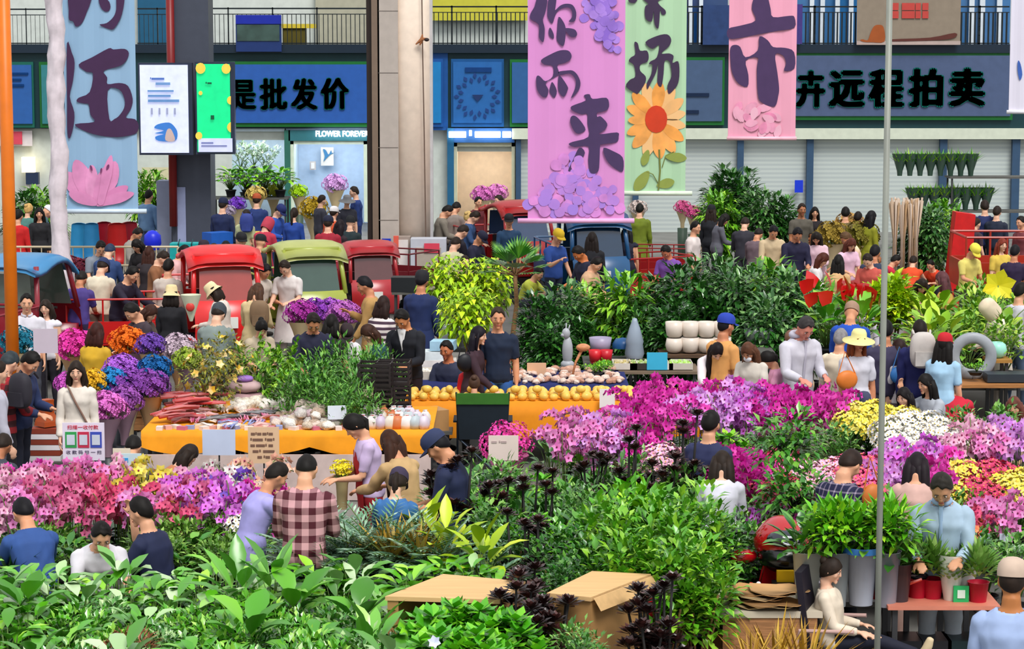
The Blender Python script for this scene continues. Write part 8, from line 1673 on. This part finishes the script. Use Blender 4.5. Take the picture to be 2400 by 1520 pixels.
for s_ in (-1, 1):
    m = MB(); m.tube([(s_ * .1, 0, .98), (s_ * .3, .03, 1.0), (s_ * .37, .05, .98)], [.015, .015, .02], 8); m.build('handlebar', BK, e)
    m = MB(); m.ell((s_ * .27, -.08, .85), (.1, .05, .05), None, 12, 8); m.build('hand_guard', RDM, e, True)
m = MB(); m.prism(cr([(-.16, .2), (.16, .2), (.2, .5), (.17, .78), (.1, .85), (-.1, .85), (-.17, .78), (-.2, .5)]), depth=.05, fm=lambda u, v, w: (u, -.28 + w + abs(u) * .3, v)); m.build('leg_shield', RDM, e, True)
m = MB(); m.box((0, .45, .68), (.28, .7, .12)); m.build('seat', BK, e); m = MB(); m.ell((0, .5, .52), (.18, .5, .14), None, 14, 8); m.build('rear_body', RDM, e, True); MB().tube([(0, -.35, .25), (0, -.2, .85)], .03, 8).build('fork', BK, e)
# red sleeve / glove on a blue bag, left of the desk
e = empty('red_helmet_bag', (*atz(1735, 1395, .8), .62), -20, 'shiny red pouch with white tips left of the pale desk', 'bag')
m = MB(); m.ell((0, 0, .14), (.11, .09, .13), None, 16, 12, lambda v, x, y, z: Vector((v.x + .07 * z, v.y, v.z * (1.15 if x > 0 else .8)))); m.build('pouch', M('#d01420', .2, spec=.9), e, True)
m = MB(); m.ell((-.04, 0, .24), (.022, .022, .022)); m.ell((.14, 0, .28), (.02, .02, .02)); m.build('white_tips', M('#eceaf0', .3), e, True)
e = empty('blue_bag', (*atz(1665, 1450, .3), 0), 0, 'dark blue plastic bag under the green shrub', 'bag')
m = MB(); random.seed(2); m.ell((0, 0, .4), (.24, .2, .42), None, 20, 14, lambda v, x, y, z: v * (1 + .08 * math.sin(9 * x + 4 * z) + .06 * math.sin(11 * y + 5 * x))); m.build('sack', M('#15246e', .3, spec=.8), e, True)
m = MB(); m.ell((-.13, -.17, .3), (.04, .02, .09)); m.build('light_blue_mark', M('#2f9fdc', .4), e, True)
e = empty('stool', (*atz(1735, 1395, .8), 0), 0, 'dark stool under the shiny red pouch', 'stool'); MB().box((0, 0, .6), (.3, .3, .04)).build('seat', M('#2c2a34'), e)
for s_ in (-1, 1):
    for t_ in (-1, 1): MB().box((s_ * .12, t_ * .12, .29), (.03, .03, .58)).build('leg', M('#2c2a34'), e)
# golden grasses at the bottom right
for px, py, s_, lb in ((1820, 1430, 1.0, 'golden dry grass tuft in front of the pale desk'), (1890, 1440, 1.05, 'golden dry grass tuft in front of the office chair'), (1760, 1470, .7, 'small golden grass tuft at the open carton')): one('ggrass', lambda: spiky(44, .5, .022, M('#b0821c', .5, 'leaf', h2='#d6b040'), 61, (.1, .14), .55, .12, 4), px, py, .95, .62, lb, s=s_)
# seedling table
xa = P(2075, 1410, .76).x; xb = P(2350, 1425, .76).x; f = P(2200, 1420, .76).y; b_ = P(2200, 1385, .76).y
bench('seedling_table', xa, xb, f, b_ + .1, .76, 'salmon coloured table of seedlings before the light blue shirt', M('#d6826a', .5), th=.03)
def seedpot(potc, sleevec, potshow=True, leafm=G4, h=.3):
    m = MB(); m.lathe([(.05, 0), (.065, .12), (.07, .12)], n=14, cap=False); m.lathe([(.05, .001), (.001, .001)], n=14, cap=False); pm = M(potc, .35); s = MB(); s.lathe([(.055, .0), (.075, .12), (.115, h)], n=16, cap=False); sm = M(sleevec, .15, spec=.8)
    l = MB(); random.seed(4)
    for i in range(80): d = fib(i, 80, .1, 1); l.leaf((d.x * .06, d.y * .06, .14 + .12 * d.z), d + Vector((0, 0, .5)), rnd(.1, .16), .04, .3, 2, .3)
    return [('pot', m.mesh('pot', True, [pm]), pm)] + ([('sleeve', s.mesh('sleeve', True, [sm]), sm)] if not potshow else []) + [('leaves', l.mesh('leaves', False, [leafm]), leafm)]
G8 = M('#6fa23a', .4, 'leaf', h2='#a8cc70')
for i, (px, py, w_) in enumerate(((2118, 1395, 0), (2150, 1398, 0), (2186, 1400, 0), (2228, 1404, 1), (2292, 1408, 0), (2258, 1396, 2))):
    p = P(px, py, .76); lb = ['leftmost red seedling pot on the salmon table', 'second red seedling pot on the salmon table', 'third red seedling pot on the salmon table', 'tall white sleeved seedling pot on the salmon table', 'red seedling pot right of the green card on the salmon table', 'small white sleeved seedling pot behind the green card'][i]
    put(A('sp%d' % w_, [lambda: seedpot('#b41430', '#f0f0f0', True, G8), lambda: seedpot('#cfc8b8', '#d6d4c6', False, G8, .36), lambda: seedpot('#c8c4b8', '#e0e0da', False, G8, .28)][w_]), (p.x, p.y, .76), lb, 'plant', None, 'seedling_pot', s=[1.25, .98, 1.1][w_])
e = empty('red_basin', (*atz(2070, 1392, .78), .76), 0, 'bright red plastic basin at the left end of the salmon table', 'basin'); m = MB(); m.lathe([(.13, 0), (.18, .1), (.19, .1), (.17, .08), (.12, .01), (.001, .01)], n=24, sq=.8, cap=False); m.build('bowl', M('#d4141e', .3), e, True)
m = MB(); m.tube([(.1, -.1, .09), (.2, -.12, .14), (.27, -.1, .16)], .012, 6); m.build('handle', M('#e0503c', .3), e)
def bucket(px, py, z, zb, r, h, col, label, plant=None, hs=1, rough=.3):
    x, y = atz(px, py, z); e = empty('flower_bucket', (x, y, zb), 0, label, 'bucket'); m = MB(); m.lathe([(r * .7, 0), (r, h), (r * 1.04, h), (r * .94, h * .98), (r * .66, .01), (.001, .01)], n=18, cap=False); m.build('bucket', M(col, rough, 'plain'), e, True); return x, y
# buckets in wraps behind the reclining person
BK_ = [(1892, 1290, 1.15, '#c6c8bc', .11, .42, 'pale bucket of leafy stems beside the scooter'), (1960, 1290, 1.15, '#8c9294', .11, .42, 'clear wrapped bucket behind the reclining person, left'), (2020, 1280, 1.18, '#a6aab6', .125, .44, 'clear wrapped bucket with blue rim behind the reclining person'), (2078, 1290, 1.15, '#888892', .11, .42, 'clear wrapped bucket beside the thin grey pole'), (2108, 1318, 1.05, '#3a363c', .1, .3, 'dark bucket right of the thin grey pole')]
for i, (px, py, z, c, r, h, lb) in enumerate(BK_):
    x, y = bucket(px, py, z, z - h, r, h, c, lb)
    for k in range(2 if i < 4 else 1):
        put(A('stems%d' % (i % 2), (lambda: bush(190, .2, .2, .3, .13, .05, G4, 71, 8, (.05, .02), droop=.3)) if i % 2 else (lambda: broad(26, .2, .08, .26, .16, G2, 72, 1.0, .3, (.05, .02)))), (x + (k - .5) * .1, y + .02, z - .12), '%s leafy stems in the %s' % (['left hand', 'right hand'][k] if i < 4 else 'brownish', lb), 'plant', None, 'cut_stems', s=.95)
bench('plant_bench', D(1870, 700, 18.3).x, D(2140, 700, 18.3).x, 17.9, 18.9, .68, 'bench under the wrapped buckets behind the reclining person')
m = MB(); m.lathe([(.155, 0), (.16, .03), (.16, .05)], n=20, cap=False); x, y = atz(2020, 1280, 1.18); o = m.build('bucket_rim_band', M('#3f7fc8', .4), None, True, (x, y, 1.14)); tag(o, 'blue band round the rim of the clear wrapped bucket', 'band')
# vegetables & dark tray, right edge
x, y = atz(2320, 1300, .9); e = empty('black_tray', (x, y, .8), 0, 'wide black tray with green produce at the right edge', 'tray'); MB().box((0, 0, .06), (.7, .4, .12)).build('tray', M('#0f1210', .4), e)
bench('plant_bench', x - .4, x + .5, y - .25, y + .3, .8, 'bench under the wide black tray at the right edge')
for i, (dx, dy, c) in enumerate(((-.25, -.05, '#3f6e2c'), (-.12, .04, '#8cc23c'), (.02, -.04, '#d6dca0'), (.16, .05, '#4f8c2c'), (.28, 0, '#79b43c'))):
    m = MB(); m.ell((0, 0, .035), (.1, .04, .035), None, 12, 8, lambda v, a, b, c: v * (1 - .3 * max(0, a))); o = m.build('squash', M(c, .4, 'petal'), None, True, (x + dx, y + dy, .92), i * 37); tag(o, ['dark green squash leftmost in the black tray', 'bright green squash second in the black tray', 'cream squash in the middle of the black tray', 'mid green squash fourth in the black tray', 'light green squash rightmost in the black tray'][i], 'squash')
for px, py, lb in ((2385, 1255, 'leafy green plant at the right edge above the beige cap'), (2310, 1235, 'leafy green plant behind the pale tags')): one('cg0', None, px, py, 1.15, .68, lb)
for px, py, lb in ((2150, 1285, 'dark brownish leaf clump before the light blue shirt'),): one('brown', lambda: bush(200, .16, .1, .2, .08, .04, M('#3a2418', .4, 'leaf', h2='#6e4a2c'), 75, 5, (.08, .1)), px, py, 1.12, .3, lb)
# backpacks and bags
def near(who, px, py, d=.17):
    o = [q for q in bpy.data.objects if str(q.get('label', '')).startswith(who)][0]; return D(px, py, o.location.y - d)
def backpack(px, py, who, rot, col, label, s=1):
    p = near(who, px, py); x, y = p.x, p.y; e = empty('backpack', (x, y, p.z - .21 * s), rot, label, 'backpack', None, s); m = MB(); m.ell((0, 0, .21), (.15, .09, .21), None, 16, 12, lambda v, a, b, c: Vector((math.copysign(abs(a) ** .7, a) * .15, math.copysign(abs(b) ** .8, b) * .09, math.copysign(abs(c) ** .7, c) * .21))); m.build('pack', M(col, .7, 'cloth'), e, True)
    m = MB(); m.box((0, -.09, .12), (.2, .05, .16)); m.build('front_pocket', M(col, .7, 'cloth', .2), e)
    for s_ in (-1, 1): MB().tube([(s_ * .09, .07, .38), (s_ * .1, .12, .42), (s_ * .1, .2, .34)], .014, 6).build('strap', M(col, .7), e)
backpack(48, 915, 'person in a red and black checked shirt', -30, '#2a2730', 'black backpack on the person in the red checked shirt', .9)
backpack(2163, 820, 'person in a navy top carrying', 0, '#c2bab4', 'pale grey backpack on the person in navy', 1.0)
backpack(578, 522, 'person in a pale green top', 0, '#2c3c84', 'blue backpack on the person at the flower shop', .9)
backpack(608, 735, 'person in a beige coat', 0, '#7c6248', 'brown backpack on the beige coated person', .9)
def pouch(px, py, who, col, label, w=.14, name='shoulder_bag'):
    p = near(who, px, py, .2); x, y = p.x, p.y; e = empty(name, (x, y, p.z - .1), 15, label, 'bag'); m = MB(); m.ell((0, 0, .1), (w, .05, .11), None, 14, 10); m.build('bag', M(col, .5, 'cloth'), e, True); MB().tube([(-w * .8, 0, .16), (-.02, .02, .42), (w * .8, 0, .16)], .008, 5).build('strap', M(col, .5), e)
pouch(1985, 890, 'person in a white dress with pale', '#dd7a2c', 'orange shoulder bag of the person in the sun hat', .13); pouch(2112, 878, 'person with long dark hair, white clip', '#2d6cae', 'blue shoulder bag of the person with a white hair clip'); pouch(1090, 850, 'person with very long black hair', '#101018', 'black handbag of the person with very long hair', .1)
pouch(2045, 1165, 'person in a navy checked shirt', '#c9712c', 'orange brown bag beside the checked navy shirt', .09)
pillow(P(1090, 900, .9).x, P(1090, 900, .9).y, .55, .2, .2, .5, '#d41420', 'bright red bag beside the very long haired person', name='red_bag', cat='bag')
# statues, urn, containers on the back shelf
def rabbit(px, py, z):
    x, y = atz(px, py, z); m = MB(); m.ell((0, 0, .22), (.07, .07, .2)); m.ell((-.02, -.02, .45), (.055, .055, .07)); m.ell((-.06, -.04, .43), (.03, .025, .025))
    m.tube([(-.02, 0, .49), (-.015, 0, .58)], [.014, .006], 8); m.tube([(.01, 0, .49), (.03, 0, .56)], [.014, .006], 8); m.ell((0, 0, .05), (.09, .08, .06)); o = m.build('cat_statue', M('#a9acb2', .4, 'stone', .1), None, True, (x, y, z)); tag(o, 'grey seated animal statue before the dark trees', 'statue')
rabbit(1330, 862, .78)
lathe_obj('grey_urn', [(.1, 0), (.13, .08), (.11, .2), (.12, .24), (.07, .42), (.04, .5), (.03, .54), (.001, .55)], 1487, 842, .8, '#93a0b0', 'grey layered urn cover on the back shelf', 'urn')
lathe_obj('blue_bowl', [(.14, 0), (.14, .06), (.1, .12), (.001, .14)], 1460, 815, .92, '#1f5288', 'upturned dark blue bowl left of the grey urn', 'bowl')
for i, px in enumerate((1395, 1420)): lathe_obj('flower_pot', [(.06, 0), (.085, .17), (.09, .17), (.07, .02), (.001, .02)], px, 850, .8, ['#d4202c', '#c81c2c'][i], ['red pot left of two before the light drooping tree', 'red pot right of two before the light drooping tree'][i], 'pot')
lathe_obj('lavender_pot', [(.1, 0), (.14, .2), (.15, .2), (.12, .02), (.001, .02)], 1407, 826, .9, '#a49ab4', 'lavender grey pot behind the red pots', 'pot')
bench('plant_stand', P(1370, 862, .78).x, P(1500, 862, .78).x, P(1400, 862, .78).y - .1, P(1400, 862, .78).y + 1.2, .78, 'back shelf board under the urn and red pots')
bench('plant_stand', P(1300, 862, .77).x, P(1360, 862, .77).x, P(1330, 862, .77).y - .2, P(1330, 862, .77).y + .2, .77, 'small stand under the grey animal statue')
m = MB(); m.tube([(0, 0, 0), (.05, 0, .2), (.12, 0, .34)], [.012, .015, .02], 8); m.ell((.14, 0, .38), (.09, .07, .05)); p = P(1340, 885, .8); o = m.build('mushroom_ornament', M('#c9875c', .5, 'wood'), None, True, p); tag(o, 'leaning ornament with a white and tan cap on the navy table', 'ornament')
lbox(1540, 866, .8, .26, .02, .22, '#3db4dc', 'turquoise printed board with a green leaf at the moss table end', name='printed_board', cat='board')
lathe_obj('planter', [(.14, 0), (.18, .28), (.2, .28), (.16, .02), (.001, .02)], 1066, 812, .95, '#b4b8be', 'grey round planter beneath the lime yellow shrubs', 'planter'); bench('plant_stand', P(1030, 812, .95).x, P(1105, 812, .95).x, P(1066, 812, .95).y - .25, P(1066, 812, .95).y + .25, .95, 'dark stand under the grey round planter')
lbox(2185, 905, .85, .42, .4, .1, '#1c1e2a', 'wide black bin lid behind the seated grey top', name='black_bin', cat='bin'); 
for o in [q for q in bpy.data.objects if q.get('label') == 'wide black bin lid behind the seated grey top']:
    o.location.z = .98; MB().box((0, 0, -.5), (.38, .36, .96)).build('bin_body', M('#15161e', .4), o); o['label'] = 'tall black bin with flat lid behind the seated grey top'
    p = P(2185, 868, 1.08); o.location.x, o.location.y = p.x, p.y
# extra goods: blue barrel, teal bag, blue seats, red cloths
lathe_obj('blue_barrel', [(.12, 0), (.17, .12), (.16, .28), (.08, .36), (.001, .38)], 358, 585, .95, '#1426c8', 'bright blue plastic barrel left of the teal bag', 'barrel')
e = empty('teal_bag', (*atz(437, 580, 1.2), .85), 0, 'large teal woven bag with dark straps on a cart', 'bag'); MB().box((0, 0, .22), (.56, .35, .44)).build('bag', M('#14a0a0', .5, 'cloth'), e)
for s_ in (-1, 1): MB().tube([(s_ * .12, -.19, 0), (s_ * .12, -.19, .44), (s_ * .12, 0, .5)], .012, 6).build('strap', M('#0c3c40'), e)
e = empty('blue_seat', (*atz(400, 690, 1.0), .2), 0, 'deep blue rounded seat back between the crowd and the straw hat', 'seat'); m = MB(); m.prism(cr([(-.17, .1), (.17, .1), (.19, .8), (.1, .95), (-.1, .95), (-.19, .8)]), depth=.08, fm=lambda u, v, w: (u, w, v)); m.build('backrest', M('#12209c', .4), e, True)
e = empty('red_cloth', (*atz(2250, 560, 1.3), 0), 0, 'tall bright red cloth covered stack at the far right', 'cloth'); m = MB(); m.prism([(-.25, 0), (.2, 0), (.28, 1.75), (-.08, 1.8)], depth=.4, fm=lambda u, v, w: (u, w, v)); m.build('cover', M('#cc1414', .6, 'cloth'), e)
e = empty('dark_box', (*atz(215, 715, .95), .62), 0, 'black box with a white mark on the red cart', 'box'); MB().box((0, 0, .28), (.3, .25, .36)).build('case', M('#10141c', .4), e); MB().box((.03, -.13, .26), (.06, .01, .1)).build('white_mark', M('#e8e8e0'), e)
e = empty('paper_bouquet', (*atz(448, 735, 1.3), 1.2), 0, 'paper wrapped bouquet with red print held by the white hatted person', 'bouquet'); m = MB(); m.lathe([(.02, 0), (.14, .36)], n=12, cap=False); m.build('wrap', M('#d8dcc0', .6), e, True); m = MB(); m.ell((0, -.09, .2), (.06, .03, .06)); m.build('red_print', M('#d43c34', .5), e, True)
e = empty('pale_fence', (D(200, 560, 41).x, 41, 0), 0, 'pale metal crowd barrier behind the maroon flowers', 'fence'); FMt = M('#d8c6a4', .4)
for z in (1.42, 1.1, .35): MB().tube([(-1.3, 0, z), (1.6, 0, z)], .02, 6).build('rail', FMt, e)
m = MB()
for k in range(17): m.tube([(-1.3 + k * .18, 0, .35), (-1.3 + k * .18, 0, 1.42)], .01, 5)
m.build('bars', FMt, e)
for k in (-1.3, .15, 1.6): MB().tube([(k, 0, 0), (k, 0, 1.42)], .02, 6).build('post', FMt, e)

bench('plant_stand', *(lambda p: (p.x - .2, p.x + .2, p.y - .2, p.y + .2))(P(358, 585, .95)), .95, 'stand under the bright blue barrel')
# goods under the blue banner: seats and boxes
for i, (px, py, w_, h_, c, lb) in enumerate(((185, 555, .3, .5, '#2c84b4', 'blue seat under the lily banner, left'), (215, 555, .28, .48, '#2a78a8', 'blue seat under the lily banner, right'), (245, 552, .3, .45, '#8c1424', 'maroon seat under the lily banner'), (275, 555, .36, .5, '#a81818', 'red seat under the lily banner, middle'), (305, 552, .32, .48, '#7c1020', 'dark red seat under the lily banner, right'))):
    x, y = atz(px, py, 1.05); e = empty('seat', (x, y, 0), 8 * i, lb, 'seat'); m = MB(); m.prism(cr([(-w_ / 2, .55), (w_ / 2, .55), (w_ / 2, 1.2), (w_ * .35, 1.32), (-w_ * .35, 1.32), (-w_ / 2, 1.2)]), depth=.06, fm=lambda u, v, w: (u, w, v)); m.build('backrest', M(c, .4), e, True); MB().box((0, -.2, .55), (w_, .4, .06)).build('cushion', M(c, .4), e); MB().box((0, -.15, .26), (.1, .1, .52)).build('post', M('#2c2c30'), e)
for i, (px, py, z, w_, c, lb) in enumerate(((905, 690, .4, .5, '#d8c8c0', 'pale carton by the brown column foot'), (955, 668, .9, .5, '#1c2024', 'black bag heap on the ledge beside the cabinet'), (1050, 925, .0, .5, '#2a2e36', 'dark crate under the fruit table left'), (1250, 1000, .2, .6, '#8a4c24', 'brown goods box below the orange cloth, left'), (1290, 1000, .2, .4, '#c85c3c', 'coral red goods box below the orange cloth, right'), (1010, 985, .5, .3, '#b88a58', 'tan carton at the right end of the amber table'), (590, 560, .9, .5, '#e8b83c', 'yellow lid board beyond the red cab'), (510, 560, .95, .5, '#1c5cb8', 'blue folded sheet beyond the red cab'))):
    x, y = atz(px, py, z + .1); o = MB().box((0, 0, .12), (w_, .35, .24)).build('goods_box', M(c, .5), None, False, (x, y, z), 7 * i - 10); tag(o, lb, 'box')
    if z > .3: bench('plant_stand', x - .25, x + .25, y - .17, y + .17, z, 'low stand under the ' + lb)
for i, px in enumerate((2130, 2200, 2260)):
    x, y = atz(px, 1425, .7); o = MB().box((0, 0, .22), (.22, .3, .44)).build('storage_box', M(['#14161c', '#1c1a20', '#10282c'][i], .4), None, False, (x, y + .18, 0)); tag(o, ['dark storage box under the salmon table, left', 'dark storage box under the salmon table, middle', 'dark teal storage box under the salmon table, right'][i], 'box')

for nm in ('storage_bin', 'gift_box_stack', 'teal_bag'):
    for o in [q for q in bpy.data.objects if q.name.split('.')[0] == nm and q.parent is None]:
        bench('plant_stand', o.location.x - .22, o.location.x + .22, o.location.y - .2, o.location.y + .2, o.location.z, 'low stand under the ' + ' '.join(o['label'].split()[:9]))
